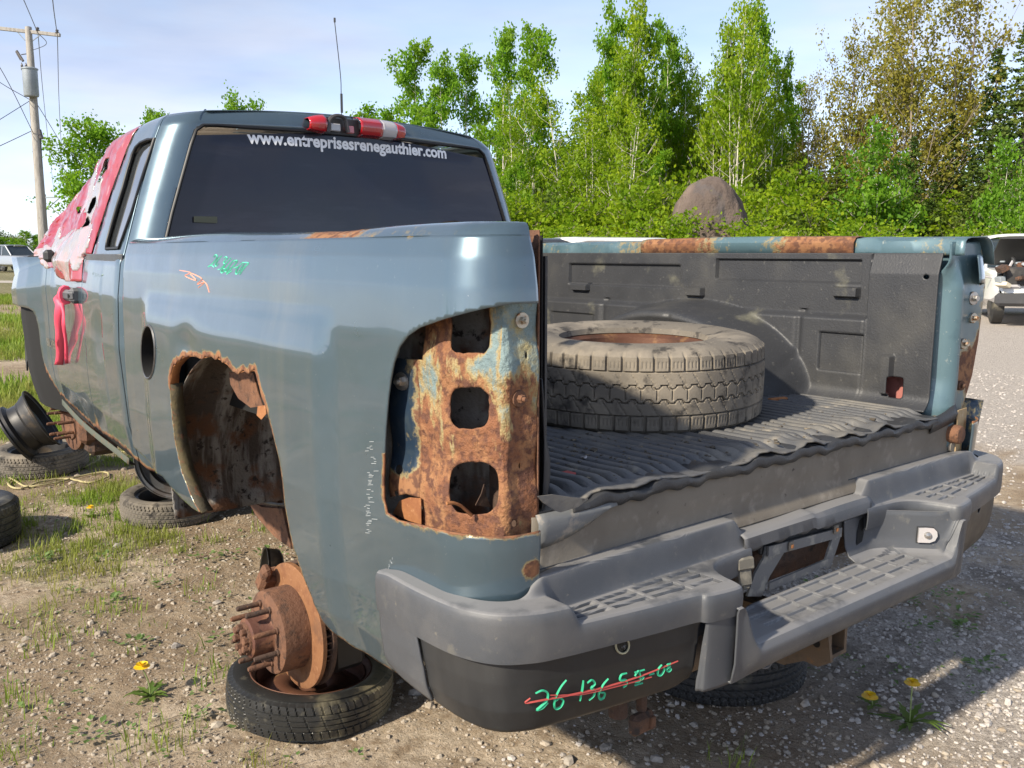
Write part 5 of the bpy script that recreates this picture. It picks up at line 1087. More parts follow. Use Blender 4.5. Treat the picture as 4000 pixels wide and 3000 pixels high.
# ================================================================== ground
def vnoise(x, y, sc_, seed=0):        # smooth value noise, vectorised
    x = np.asarray(x)*sc_+seed*17.3; y = np.asarray(y)*sc_+seed*9.1; xi = np.floor(x).astype(np.int64); yi = np.floor(y).astype(np.int64); fx = x-xi; fy = y-yi; fx = fx*fx*(3-2*fx); fy = fy*fy*(3-2*fy)
    def h(a, b): n = (a*374761393+b*668265263+seed*982451653) & 0x7fffffff; n = ((n ^ (n >> 13))*1274126177) & 0x7fffffff; return ((n ^ (n >> 16)) & 0xffff)/65535.
    return (h(xi, yi)*(1-fx)+h(xi+1, yi)*fx)*(1-fy)+(h(xi, yi+1)*(1-fx)+h(xi+1, yi+1)*fx)*fy
def fbm(x, y, sc_, o=4, seed=0):
    s_ = 0; a = .5
    for i in range(o): s_ = s_+a*vnoise(x, y, sc_*2**i, seed+i); a *= .5
    return s_/(1-.5**o)
def ghz(x, y):
    near = np.exp(-((np.asarray(x)/8)**2+((np.asarray(y)-2)/9)**2))
    return near*(.028*(fbm(x, y, 1.3, 3, 3)-.5)+.014*(fbm(x, y, 6, 3, 5)-.5)+.010*(fbm(x, y, 28, 3, 8)-.5))+(1-near)*.05*(fbm(x, y, .4, 3, 2)-.5)-.004
def grow(a, end, k=1.10, st=.016):
    out = []; d = st
    while a < end: d *= k; a += d; out.append(a)
    return out
gx = np.array([-v for v in grow(2.4, 420)][::-1]+list(np.arange(-2.4, 2.4, .016))+grow(2.4, 420)); gy = np.array([-v for v in grow(1.25, 420)][::-1]+list(np.arange(-1.25, 4.4, .016))+grow(4.4, 700))
GX, GY = np.meshgrid(gx, gy, indexing='ij'); GZ = ghz(GX, GY); fl = lambda a: a.ravel()
def zones(x, y):
    n1 = fbm(x, y, 1.1, 4, 11); n2 = fbm(x, y, 3.5, 4, 21); n3 = fbm(x, y, .35, 3, 31)
    right = smooth01((x-.35*(y)+.15)/1.1)                      # gravel yard to the right of the truck
    g_far = smooth01((y-2.2-.4*(x+1))/1.6)*(x < 1)
    green = .8*smooth01((n1*.55+n2*.45-.50)/.09)*smooth01((y-2.0+1.0*n3)/2.2)*(1-smooth01((x+.3)/.8))
    dist = np.hypot(x+2, y+1.3); dirx = (x+2.03)/np.maximum(y+1.33, .1)
    left = (dirx < .30)
    green = np.where(dist > 7.5, smooth01((n3*.6+n1*.4-.40)/.12)*left*(1-smooth01((dist-24)/1.5)*(1-smooth01((dist-27)/1.5))), green)
    green = np.where((dist > 28) & left, np.maximum(green, .9), green)
    for px_, py_, r_ in ((150, 1110, .42), (60, 1130, .32), (240, 1070, .28), (40, 1010, .4), (70, 880, 1.0), (20, 700, 2.2)):
        q_ = ond(2, 0, px_, py_); green = np.maximum(green, .95*np.exp(-((x-q_[0])**2+(y-q_[1])**2)/r_**2)*smooth01((n2-.30)/.2))
    dark = np.maximum(.6*smooth01((n2*.6+n1*.4-.52)/.09)*right*(1-smooth01((x-2.2)/1.2)), .75*smooth01((n1-.60)/.1)*(1-right))
    sand = smooth01((n1*.5+fbm(x, y, 2.2, 3, 41)*.5-.48)/.12)
    for px_, py_, r_ in ((430, 1545, .22), (1150, 1640, .25), (560, 1290, .12), (330, 1600, .2), (900, 1600, .25), (1300, 1650, .3), (700, 1650, .25)):
        q_ = ond(2, 0, px_, py_); sand = np.maximum(sand, 1.1*np.exp(-((x-q_[0])**2+(y-q_[1])**2)/r_**2))
    grav = np.clip(right*smooth01((n3+n2*.4-.45)/.2+.5), 0, 1)
    return green, dark, sand, grav
zg, zd, zs_, zr = zones(GX, GY); near = GX.size
mb = MB().grid(np.stack([GX, GY, GZ], -1))
me_attr = {'green': fl(zg), 'dark': fl(zd), 'sand': fl(zs_), 'grav': fl(zr)}
def ground_mat():
    m = bpy.data.materials.new('dirt_and_gravel'); m.use_nodes = True; t = m.node_tree; bs = t.nodes['Principled BSDF']; L = t.links.new; tc = N(t, 'ShaderNodeTexCoord')
    def noi(s_, d=8, r=.65): n = N(t, 'ShaderNodeTexNoise'); S(n, 'Scale', s_); S(n, 'Detail', d); S(n, 'Roughness', r); L(tc.outputs['Object'], n.inputs['Vector']); return n.outputs['Fac']
    def ramp(v, lo, hi): r = N(t, 'ShaderNodeMapRange', interpolation_type='SMOOTHSTEP'); S(r, 'From Min', lo); S(r, 'From Max', hi); L(v, r.inputs['Value']); return r.outputs[0]
    def mix(f, a, b):
        x = N(t, 'ShaderNodeMix', data_type='RGBA'); L(f, x.inputs[0])
        for i, c in ((6, a), (7, b)):
            if isinstance(c, tuple): x.inputs[i].default_value = (*c, 1)
            else: L(c, x.inputs[i])
        return x.outputs[2]
    def mul(a, b): x = N(t, 'ShaderNodeMath', operation='MULTIPLY'); L(a, x.inputs[0]); L(b, x.inputs[1]); return x.outputs[0]
    def att(k): return N(t, 'ShaderNodeAttribute', attribute_name=k).outputs['Fac']
    c = mix(ramp(noi(7), .38, .64), (.245, .178, .115), (.335, .258, .175)); c = mix(ramp(noi(60), .52, .66), c, (.32, .27, .21)); c = mix(ramp(noi(150), .56, .68), c, (.10, .08, .06))
    c = mix(mul(att('sand'), ramp(noi(18), .34, .58)), c, mix(ramp(noi(70), .4, .65), (.43, .345, .25), (.52, .43, .325)))
    g = mix(ramp(noi(45), .35, .65), (.34, .30, .26), (.54, .485, .425)); g = mix(ramp(noi(140), .5, .68), g, (.13, .11, .10)); c = mix(att('grav'), c, g)
    c = mix(mul(att('dark'), ramp(noi(9), .40, .56)), c, mix(ramp(noi(80), .45, .7), (.085, .068, .052), (.18, .145, .11)))
    c = mix(mul(att('green'), ramp(noi(10), .36, .60)), c, mix(ramp(noi(50), .4, .65), (.075, .10, .025), (.15, .165, .05)))
    L(c, bs.inputs['Base Color']); S(bs, 'Roughness', .95); S(bs, 'Specular IOR Level', .2)
    b = N(t, 'ShaderNodeBump'); S(b, 'Strength', .9); S(b, 'Distance', .012); L(noi(75, 8, .7), b.inputs['Height']); b2 = N(t, 'ShaderNodeBump'); S(b2, 'Strength', .6); S(b2, 'Distance', .03); L(noi(22), b2.inputs['Height']); L(b.outputs[0], b2.inputs['Normal']); L(b2.outputs[0], bs.inputs['Normal'])
    return m
tag(link('ground', mb.v, mb.f, ground_mat(), None, 180, me_attr), 'bare brown dirt yard with gravel and grass patches', None, kind='structure')
# gravel track crossing on the left and the pale gravel yard on the right
def strip(name, pts, wid, mat):
    G = []
    for i, p in enumerate(pts):
        a = np.array(pts[max(i-1, 0)]); b = np.array(pts[min(i+1, len(pts)-1)]); d = b-a; d = d/np.linalg.norm(d); n = np.array([-d[1], d[0]])
        G.append([(p[0]+n[0]*w_, p[1]+n[1]*w_, .035-.02*abs(w_/wid*2)**4) for w_ in np.linspace(-wid/2, wid/2, 7)])
    tag(MB().grid(G).build(name, mat, None, 180), kind='structure')
TRK = material('pale_gravel_track', (.42, .375, .325), .95, 0, [(.6, (.34, .29, .24), .45, .65), (6, (.50, .45, .40), .5, .7)])
strip('gravel_road', [tuple(ond(2, 0, a, b)[:2]) for a, b in ((-900, 606), (-300, 607), (20, 609), (160, 611), (320, 614))], 2.6, TRK)
def inview(x, y, marg=60):
    p = proj(np.stack([x, y, 0*x], -1)); d = (np.stack([x, y, 0*x], -1)-CAM)@_fw; return (p[..., 0] > -marg) & (p[..., 0] < 4000+marg) & (p[..., 1] > 950) & (p[..., 1] < 3000+marg*3) & (d > .3)
# ------------------------------------------------------------------ loose stones
def stone_proto(seed):
    r = np.random.default_rng(seed); t = (1+5**.5)/2
    V = np.array([(-1, t, 0), (1, t, 0), (-1, -t, 0), (1, -t, 0), (0, -1, t), (0, 1, t), (0, -1, -t), (0, 1, -t), (t, 0, -1), (t, 0, 1), (-t, 0, -1), (-t, 0, 1)])/1.9
    F = np.array([(0, 11, 5), (0, 5, 1), (0, 1, 7), (0, 7, 10), (0, 10, 11), (1, 5, 9), (5, 11, 4), (11, 10, 2), (10, 7, 6), (7, 1, 8), (3, 9, 4), (3, 4, 2), (3, 2, 6), (3, 6, 8), (3, 8, 9), (4, 9, 5), (2, 4, 11), (6, 2, 10), (8, 6, 7), (9, 8, 1)])
    return V*r.uniform(.7, 1.2, (12, 1))*np.array([1, r.uniform(.6, .95), r.uniform(.4, .75)]), F
PRO = [stone_proto(i) for i in range(9)]
def scatter_stones(name, n, xr, yr, smin, smax, dens, mat, label):
    VV = []; FF = []; k = 0; off = 0
    x = rng.uniform(*xr, n); y = rng.uniform(*yr, n); ok = inview(x, y) & (rng.random(n) < dens(x, y)); x, y = x[ok], y[ok]; z = ghz(x, y)
    sz = smin*(smax/smin)**(rng.random(len(x))**2.2)
    for i in range(len(x)):
        V, F = PRO[i % 9]; a = rng.uniform(0, 6.28); c, s_ = math.cos(a), math.sin(a); P = V*sz[i]; P = np.stack([P[:, 0]*c-P[:, 1]*s_, P[:, 0]*s_+P[:, 1]*c, P[:, 2]], 1)+np.array([x[i], y[i], z[i]+sz[i]*.12]); VV.append(P); FF.append(F+off); off += 12
    if not VV: return
    VV = np.concatenate(VV); FF = np.concatenate(FF); a = np.repeat(rng.random(len(x)), 12)
    tag(link(name, VV, FF, mat, None, 0, {'tone': a}), label, 'gravel', kind='stuff')
def stone_mat(name, c1, c2, c3):
    m = material(name, c1, .9, 0, [(40, c2, .4, .65)], bump=(120, .4, .004)); t = m.node_tree; bs = t.nodes['Principled BSDF']; at = N(t, 'ShaderNodeAttribute', attribute_name='tone'); x = N(t, 'ShaderNodeMix', data_type='RGBA')
    src = bs.inputs['Base Color'].links[0].from_socket; t.links.new(at.outputs['Fac'], x.inputs[0]); t.links.new(src, x.inputs[6]); x.inputs[7].default_value = (*c3, 1); t.links.new(x.outputs[2], bs.inputs['Base Color']); return m
SM1 = stone_mat('tan_stones', (.24, .19, .14), (.31, .255, .19), (.38, .33, .265)); SM2 = stone_mat('grey_gravel_stones', (.29, .26, .235), (.38, .345, .31), (.50, .46, .42))
den_l = lambda x, y: .25+.75*smooth01((fbm(x, y, 1.6, 3, 77)-.42)/.14)
scatter_stones('loose_stones', 26000, (-2.2, .5), (-.9, 4.0), .0028, .013, den_l, SM1, 'loose tan pebbles on the dirt beside and behind the truck')
scatter_stones('gravel_bed', 26000, (-.6, 2.9), (-1.1, 1.9), .0045, .015, lambda x, y: np.clip(zones(x, y)[3]*.9+.12, 0, 1)*(1-.55*zones(x, y)[1]), SM2, 'grey gravel to the right of the truck')
scatter_stones('far_gravel', 14000, (.8, 9), (-1.5, 6.5), .008, .020, lambda x, y: .7+0*x, SM2, 'grey gravel yard beyond the right bumper end')
scatter_stones('far_pebbles', 5000, (-2.2, 1.0), (3.5, 9), .008, .028, lambda x, y: .5*(1-zones(x, y)[0]), SM1, 'small stones on the yard ahead of the truck')
scatter_stones('coarse_stones', 2600, (-1.8, 1.2), (-.95, 2.2), .008, .022, lambda x, y: .10+.55*smooth01((fbm(x, y, 1.1, 3, 91)-.5)/.12), SM1, 'coarser angular stones strewn over the dirt round the truck')
# a few larger single stones
bs_ = stone_mat('single_stones', (.27, .235, .195), (.36, .32, .27), (.34, .31, .28))
for i, (px, py, s_) in enumerate(((1310, 1612, .022), (1500, 1560, .018), (1620, 1626, .020), (1230, 1640, .024), (1418, 1640, .020), (1740, 1520, .018), (1790, 1462, .02), (900, 1493, .03), (255, 1180, .030), (468, 1300, .022), (380, 1395, .022), (1700, 1620, .013))):
    g = ond(2, 0, px, py); V, F = PRO[i % 9]; o = link('stone', V*s_, F, bs_, None, 0, {'tone': [(i*.37) % 1]*12}); o.location = (g[0], g[1], float(ghz(g[0], g[1]))+s_*.25); o.rotation_euler = (0, 0, i*1.3); tag(o, 'pale angular stone lying loose on the dirt and gravel', 'stone', 'larger single stones on the ground')
# ------------------------------------------------------------------ grass
def blades(n, xr, yr, dens, hmin, hmax, wid, bend=.5, clump=0):
    x = rng.uniform(*xr, n); y = rng.uniform(*yr, n); ok = inview(x, y, 200) & (rng.random(n) < dens(x, y)); x, y = x[ok], y[ok]
    if clump: k = 7; x = np.repeat(x, k)+rng.normal(0, clump, len(x)*k); y = np.repeat(y, k)+rng.normal(0, clump, len(y)*k)
    m_ = len(x); h = rng.uniform(hmin, hmax, m_)*(.6+.4*rng.random(m_)); a = rng.uniform(0, 6.28, m_); b = rng.uniform(.1, bend, m_)*h; z = ghz(x, y)
    P = np.stack([x, y, z-.005], 1); d = np.stack([np.cos(a), np.sin(a), 0*a], 1); s_ = np.stack([-np.sin(a), np.cos(a), 0*a], 1)*(wid*rng.uniform(.6, 1.2, m_))[:, None]/2; upv = np.array([0, 0, 1.])
    p1 = P+upv*(h*.55)[:, None]+d*(b*.35)[:, None]; p2 = P+upv*h[:, None]+d*b[:, None]
    V = np.stack([P-s_, P+s_, p1+s_*.8, p1-s_*.8, p2], 1).reshape(-1, 3); i = np.arange(m_)*5
    F = np.concatenate([np.stack([i, i+1, i+2, i+3], 1)]); T = np.stack([i+3, i+2, i+4], 1); return V, [tuple(f) for f in F]+[tuple(f) for f in T], np.repeat(rng.random(m_), 5)
def leafmat(name, c1, c2, c3=None, tr=.45, rough=.55):
    m = bpy.data.materials.new(name); m.use_nodes = True; t = m.node_tree; bs = t.nodes['Principled BSDF']; out = t.nodes['Material Output']; L = t.links.new
    at = N(t, 'ShaderNodeAttribute', attribute_name='tone'); x = N(t, 'ShaderNodeMix', data_type='RGBA'); x.inputs[6].default_value = (*c1, 1); x.inputs[7].default_value = (*c2, 1); L(at.outputs['Fac'], x.inputs[0]); c = x.outputs[2]
    if c3:
        tc = N(t, 'ShaderNodeTexCoord'); n = N(t, 'ShaderNodeTexNoise'); S(n, 'Scale', .9); S(n, 'Detail', 3); L(tc.outputs['Object'], n.inputs['Vector']); r = N(t, 'ShaderNodeMapRange'); S(r, 'From Min', .42); S(r, 'From Max', .64); L(n.outputs['Fac'], r.inputs['Value']); y = N(t, 'ShaderNodeMix', data_type='RGBA'); L(r.outputs[0], y.inputs[0]); L(c, y.inputs[6]); y.inputs[7].default_value = (*c3, 1); c = y.outputs[2]
    L(c, bs.inputs['Base Color']); S(bs, 'Roughness', rough); S(bs, 'Specular IOR Level', .3); tl = N(t, 'ShaderNodeBsdfTranslucent'); L(c, tl.inputs['Color']); ms = N(t, 'ShaderNodeMixShader'); ms.inputs[0].default_value = tr; L(bs.outputs[0], ms.inputs[1]); L(tl.outputs[0], ms.inputs[2]); L(ms.outputs[0], out.inputs['Surface']); return m
GRASS = leafmat('fresh_grass', (.14, .25, .02), (.29, .40, .045), (.32, .31, .08)); WEED = leafmat('weed_leaves', (.11, .19, .05), (.24, .34, .12))
V, F, T = blades(32000, (-2.4, .2), (1.6, 9), lambda x, y: .004+.75*zones(x, y)[0]**1.3, .02, .09, .0044, .8, .025); tag(link('grass', V, F, GRASS, None, 0, {'tone': T}), 'short fresh grass growing in patches on the left of the yard', 'grass', kind='stuff')
V, F, T = blades(34000, (-4, 8), (8, 30), lambda x, y: zones(x, y)[0]*.9, .06, .22, .016, .6, .08); tag(link('far_grass', V, F, GRASS, None, 0, {'tone': T}), 'longer grass along the gravel track on the left', 'grass', kind='stuff')
spots = [ond(2, 0, *p) for p in ((260, 1320), (105, 1395), (15, 1520), (430, 1270), (60, 1065), (160, 1090), (30, 1620), (330, 1600), (560, 1655), (1690, 1350), (1590, 1655), (470, 1455), (215, 1110), (120, 1150), (170, 1240))]
def spotd(x, y): return np.clip(sum(np.exp(-((x-s_[0])**2+(y-s_[1])**2)/(.055+.02*i_ % .05)**2) for i_, s_ in enumerate(spots)), 0, 1)
V, F, T = blades(60000, (-2.2, 1), (-.9, 4), lambda x, y: spotd(x, y)*.8, .03, .10, .0038, .7, 0); tag(link('grass_tufts', V, F, GRASS, None, 0, {'tone': T}), 'thin grass tufts sprouting from the bare dirt', 'grass', kind='stuff')
# low leafy weeds: small cupped leaves on the ground
def leaves(cx, cy, n, spread, size, zmax):
    VV = []; FF = []; 
    for i in range(n):
        a = rng.uniform(0, 6.28); r_ = spread*rng.random()**.6; s_ = size*rng.uniform(.5, 1.2); x_, y_ = cx+r_*math.cos(a), cy+r_*math.sin(a); z_ = float(ghz(x_, y_))+rng.uniform(.005, zmax); d = np.array([math.cos(a), math.sin(a), rng.uniform(-.1, .7)]); d /= np.linalg.norm(d); w_ = np.cross(d, [0, 0, 1]); w_ /= np.linalg.norm(w_); u_ = np.cross(w_, d)
        p = np.array([x_, y_, z_]); k = len(VV); VV += [p, p+d*s_*.45+w_*s_*.38+u_*s_*.08, p+d*s_, p+d*s_*.45-w_*s_*.38+u_*s_*.08]; FF += [(k, k+1, k+2), (k, k+2, k+3)]
    return VV, FF
wv, wf = [], []
wsp = [(220, 1210), (355, 1265), (440, 1210), (480, 1385), (245, 1300), (90, 1215), (560, 1310), (500, 1200), (520, 1530), (540, 1560), (1960, 1300), (2060, 1330), (1990, 1350), (1930, 1200), (2050, 1290), (1720, 1425), (1650, 1395), (1690, 1440), (2120, 1440), (2080, 1360), (420, 1545), (200, 1590), (120, 1205), (590, 1200), (300, 1390)]
for px, py in wsp:
    g = ond(2, 0, px, py); a, b = leaves(g[0], g[1], rng.integers(10, 26), rng.uniform(.03, .075), .026, .03); wf += [tuple(i+len(wv) for i in f) for f in b]; wv += a
for i in range(170):
    g = ond(2, 0, rng.uniform(20, 850), rng.uniform(1130, 1650)) if i < 110 else ond(2, 0, rng.uniform(1700, 2200), rng.uniform(1150, 1500)); a, b = leaves(g[0], g[1], rng.integers(2, 6), .02, .018, .015); wf += [tuple(q+len(wv) for q in f) for f in b]; wv += a
tag(link('ground_weeds', wv, wf, WEED, None, 0, {'tone': np.repeat(rng.random(len(wv)//4), 4)}), 'small green leafy weeds spread over dirt and gravel', 'weeds', kind='stuff')
# dandelions
DL = leafmat('dandelion_leaf', (.10, .17, .03), (.20, .28, .06)); DF = material('dandelion_yellow', (.80, .56, .01), .6, 0, [(90, (.85, .42, .0), .5, .7)]); DS = material('dandelion_stem', (.22, .28, .10), .6)
def dandelion(px, py, h, lean, label, fs=.020, nl=11, ll=.10):
    g = ond(2, 0, px, py); g[2] = float(ghz(g[0], g[1])); t = thing('dandelion', label, 'dandelion', g); top = Vector(g)+Vector((lean[0], lean[1], h))
    MB().tube(spline([g, g+np.array([lean[0]*.2, lean[1]*.2, h*.5]), np.array(top)], 5), .0022, 6).build('stem', DS, t)
    m = MB()
    for r_, n_, z_, el in ((fs, 22, 0, .15), (fs*.8, 18, .004, .5), (fs*.5, 12, .007, .9)):
        for k in range(n_):
            a = 6.283*k/n_+r_*40; d = Vector((math.cos(a)*math.cos(el), math.sin(a)*math.cos(el), math.sin(el))); w_ = Vector((-math.sin(a), math.cos(a), 0))*fs*.13; b = top+Vector((0, 0, z_)); m.add([b-w_*.6, b+w_*.6, b+d*r_+w_, b+d*r_*1.06, b+d*r_-w_], [(0, 1, 2, 3, 4)])
    m.build('flower_head', DF, t, 0)
    for k in range(nl):
        a = 6.283*k/nl+rng.uniform(-.3, .3); l_ = ll*rng.uniform(.6, 1.1); up_ = rng.uniform(.2, 1.1); G = []
        for s_ in np.linspace(0, 1, 9):
            w_ = .011*math.sin(math.pi*min(1, s_*1.05))*(1 if int(s_*8) % 2 else .45)+.001; c_ = g+np.array([math.cos(a)*l_*s_*math.cos(up_*(1-.5*s_)), math.sin(a)*l_*s_*math.cos(up_*(1-.5*s_)), .004+l_*s_*math.sin(up_*(1-.7*s_))]); sd_ = np.array([-math.sin(a), math.cos(a), 0])*w_; G.append([c_-sd_, c_+np.array([0, 0, -.002]), c_+sd_])
        mm = MB().grid(G); link('leaf', mm.v, mm.f, DL, t, 60, {'tone': [rng.random()]*len(mm.v)})
dandelion(325, 1500, .105, (-.02, .0, 0), 'yellow dandelion with a leafy rosette on the bare dirt beside the spare tyre', .024)
dandelion(1965, 1560, .125, (.0, .0, 0), 'tall yellow dandelion with jagged leaves on gravel near the hitch', .022, 12, .11)
dandelion(1885, 1522, .035, (-.02, 0, 0), 'short yellow dandelion leaning low beside the tall one on gravel', .024, 4, .06)
dandelion(197, 1118, .05, (0, 0, 0), 'small yellow dandelion in the grass near the stacked tyre below the cab', .02, 6, .07)
# yellow rope
ROPE = material('yellow_rope', (.42, .36, .18), .8, 0, [(60, (.30, .25, .14), .5, .65)]); t = thing('rope', 'pale yellow rope lying in loose coils in the grass by the worn tyre', 'rope', ond(2, 0, 100, 1035))
rp = [(20, 1030), (60, 1050), (120, 1042), (170, 1028), (225, 1020), (232, 1030), (190, 1040), (140, 1032), (90, 1040), (45, 1055), (18, 1046), (35, 1030), (90, 1025), (150, 1015), (200, 1000), (215, 985), (195, 978), (160, 982)]
P = spline([ond(2, .012, *p) for p in rp], 7); P[:, 2] = ghz(P[:, 0], P[:, 1])+.012; MB().tube(P, .006, 6).build('rope_coil', ROPE, t)
P = spline([ond(2, .012, *p) for p in ((160, 982), (200, 979), (270, 976), (330, 980))], 5); MB().tube(P, .005, 6).build('rope_end', ROPE, t)
# ================================================================== background: trees, boulder, poles, cars
BIRCH = material('white_birch_bark', (.50, .46, .38), .8, 0, [(2.5, (.60, .56, .48), .45, .6, 4, (6, 6, .8)), (7, (.10, .085, .07), .64, .70, 4, (1.5, 1.5, 6))]); BARK = material('grey_brown_bark', (.13, .105, .085), .9, 0, [(9, (.21, .175, .145), .45, .65)]); TWIG = material('pale_twigs', (.27, .22, .17), .9)
LA = leafmat('aspen_leaf', (.13, .30, .014), (.25, .46, .028), (.22, .37, .018), .6); LB = leafmat('yellow_green_leaf', (.24, .38, .010), (.42, .52, .025), (.17, .30, .010), .6); LC = leafmat('bright_sapling_leaf', (.13, .30, .018), (.24, .42, .03), (.10, .22, .015), .55); LD = leafmat('fir_needles', (.028, .07, .012), (.08, .13, .02), (.14, .18, .025), .25); LM = leafmat('budding_maple', (.22, .19, .03), (.36, .32, .05), (.27, .27, .04), .5); LK = leafmat('dark_leaf', (.055, .11, .012), (.13, .20, .025), (.17, .23, .03), .45); LF = leafmat('fresh_fir', (.10, .14, .015), (.21, .25, .03), (.06, .09, .015), .35)
def leafcloud(C, size, squash=1.0, droop=0):
    n = len(C); a = rng.uniform(0, 6.28, n); el = np.arcsin(rng.uniform(-1, 1, n))*squash; d = np.stack([np.cos(a)*np.cos(el), np.sin(a)*np.cos(el), np.sin(el)-droop], 1); d /= np.linalg.norm(d, axis=1)[:, None]; r_ = rng.normal(0, 1, (n, 3)); s_ = np.cross(d, r_); s_ /= np.linalg.norm(s_, axis=1)[:, None]; z = size*rng.uniform(.55, 1.25, n)[:, None]
    V = np.stack([C-d*z*.5, C+s_*z*.36, C+d*z*.5, C-s_*z*.36], 1).reshape(-1, 3); i = np.arange(n)*4; return V, np.stack([i, i+1, i+2, i+3], 1), np.repeat(rng.random(n), 4)
def branch_tree(name, H, spread, nb, start, leafn, lsize, lm, bm, up=.7, trunk_r=.06, cl=.35, stems=1, lean=.02, top=.95, sub=3):
    """returns a template (trunk mesh, crown mesh) at the origin"""
    tr = MB(); C = []
    for s_ in range(stems):
        la = rng.uniform(0, 6.28); ln = lean*H*rng.uniform(.3, 1.3)*(1 if stems == 1 else 2.2); hh = H*(1 if s_ == 0 else rng.uniform(.65, .98)); base = np.array([rng.normal(0, .12), rng.normal(0, .12), 0])*(stems > 1)
        pts = [base+np.array([math.cos(la)*ln*t**1.4+.015*H*math.sin(t*5+s_)*.3, math.sin(la)*ln*t**1.4, hh*t*top]) for t in np.linspace(0, 1, 9)]; rad = [trunk_r*(1-.85*t)*(.8 if s_ else 1) for t in np.linspace(0, 1, 9)]; tr.tube(pts, rad, 7)
        for b in range(nb):
            t = start+(1-start)*(b+rng.random())/nb; p0 = pts[0]+(pts[-1]-pts[0])*t; i = min(int(t*8), 7); p0 = pts[i]*(1-(t*8-i))+pts[i+1]*(t*8-i) if i < 8 else pts[-1]
            a = rng.uniform(0, 6.28); L_ = spread*(1-.72*((t-start)/(1-start))**1.3)*rng.uniform(.55, 1.15); u_ = up*rng.uniform(.5, 1.4); p1 = p0+np.array([math.cos(a)*L_*.6, math.sin(a)*L_*.6, L_*u_*.55]); p2 = p0+np.array([math.cos(a)*L_, math.sin(a)*L_, L_*u_*1.2]); tr.tube([p0, p1, p2], [rad[i]*.35, rad[i]*.22, .006], 4, cap=False)
            for q in range(sub):
                c0 = p0+(p2-p0)*rng.uniform(.35, 1.05)+rng.normal(0, cl*.5, 3); k = max(3, int(leafn/(nb*sub*stems)*rng.uniform(.4, 1.6))); C.append(c0+rng.normal(0, cl, (k, 3))*np.array([1, 1, .8]))
                if sub > 2 and q < 2: tr.tube([p1, c0], [.012, .005], 3, cap=False)
    C = np.concatenate(C); C = C[C[:, 2] > .15]; V, F, T = leafcloud(C, lsize)
    me1 = MB(); return tr, (V, F, T), lm, bm
def fir(H, rad, n_l, leafn, lm=LD):
    tr = MB(); tr.tube([(0, 0, 0), (0, 0, H*.5), (0, 0, H)], [.10, .06, .01], 7); C = []
    for l_ in range(n_l):
        t = .06+.94*l_/n_l; z = H*t; r_ = rad*(1-t)**.85+.12; nb = int(5+7*(1-t))
        for b in range(nb):
            a = 6.283*(b+rng.random())/nb; rr = r_*rng.uniform(.55, 1.2); z = H*t+rng.normal(0, .14); k = int(leafn/(n_l*8)*(.4+1.2*(1-t))); s_ = rng.random(k)**.7; w_ = .10+.16*s_*rr*.6; side = rng.normal(0, 1, k)*w_*.55
            C.append(np.stack([math.cos(a)*rr*s_-math.sin(a)*side, math.sin(a)*rr*s_+math.cos(a)*side, z-.22*rr*s_**1.2+.10*s_**3+rng.normal(0, .035, k)], 1)); 
    C = np.concatenate(C); V, F, T = leafcloud(C, .13, .6, .25); return tr, (V, F, T), lm, BARK
TPL = {}
def template(key, tup):
    tr, (V, F, T), lm, bm = tup; a = bpy.data.meshes.new('trunk'); a.from_pydata(tr.v, [], tr.f); a.update(); a.materials.append(bm); a.polygons.foreach_set('use_smooth', [True]*len(a.polygons))
    b = bpy.data.meshes.new('crown'); b.from_pydata(V.tolist(), [], [tuple(int(q) for q in f) for f in F]); b.update(); b.materials.append(lm); at = b.attributes.new('tone', 'FLOAT', 'POINT'); at.data.foreach_set('value', T.astype(np.float32)); TPL.setdefault(key, []).append((a, b, float(np.max(V[:, 2]))))
for i in range(4): template('aspen', branch_tree('a', 10, 2.2, 30, .33, 6200, .175, LA, BIRCH, .6, .085, .19, 1, sub=5))
for i in range(2): template('clump', branch_tree('a', 9.5, 1.7, 15, .46, 6000, .16, LB, BIRCH, .6, .065, .19, 5, .05, sub=4))
for i in range(2): template('birchthin', branch_tree('a', 9, 1.5, 16, .33, 3300, .15, LB, BIRCH, .6, .06, .20, 3, .06, sub=4))
for i in range(3): template('shrub', branch_tree('s', 2.6, 1.2, 16, .05, 3000, .13, LB, TWIG, .6, .03, .15, 4, .10, sub=4))
for i in range(2): template('darkshrub', branch_tree('s', 3.2, 1.4, 18, .05, 3400, .14, LK, TWIG, .6, .03, .17, 4, .10, sub=4))
for i in range(3): template('fir', fir(9, 1.9, 40, 15000, LD if i < 2 else LF))
template('maple', branch_tree('m', 11, 3.6, 44, .22, 10000, .15, LM, BARK, .85, .12, .24, 2, .04, sub=6)); template('maple', branch_tree('m', 10, 2.8, 38, .18, 7000, .14, LM, TWIG, .9, .08, .24, 2, .04, sub=5))
template('sapling', branch_tree('s', 5, 1.5, 22, .25, 3400, .16, LC, BIRCH, .5, .045, .17, 2, .03, sub=4))
template('oak', branch_tree('o', 9, 3.4, 36, .18, 8500, .20, LA, BARK, .6, .14, .30, 1, sub=6)); template('snag', branch_tree('n', 5, 1.4, 26, .15, 500, .10, LM, TWIG, .2, .06, .3, 1))
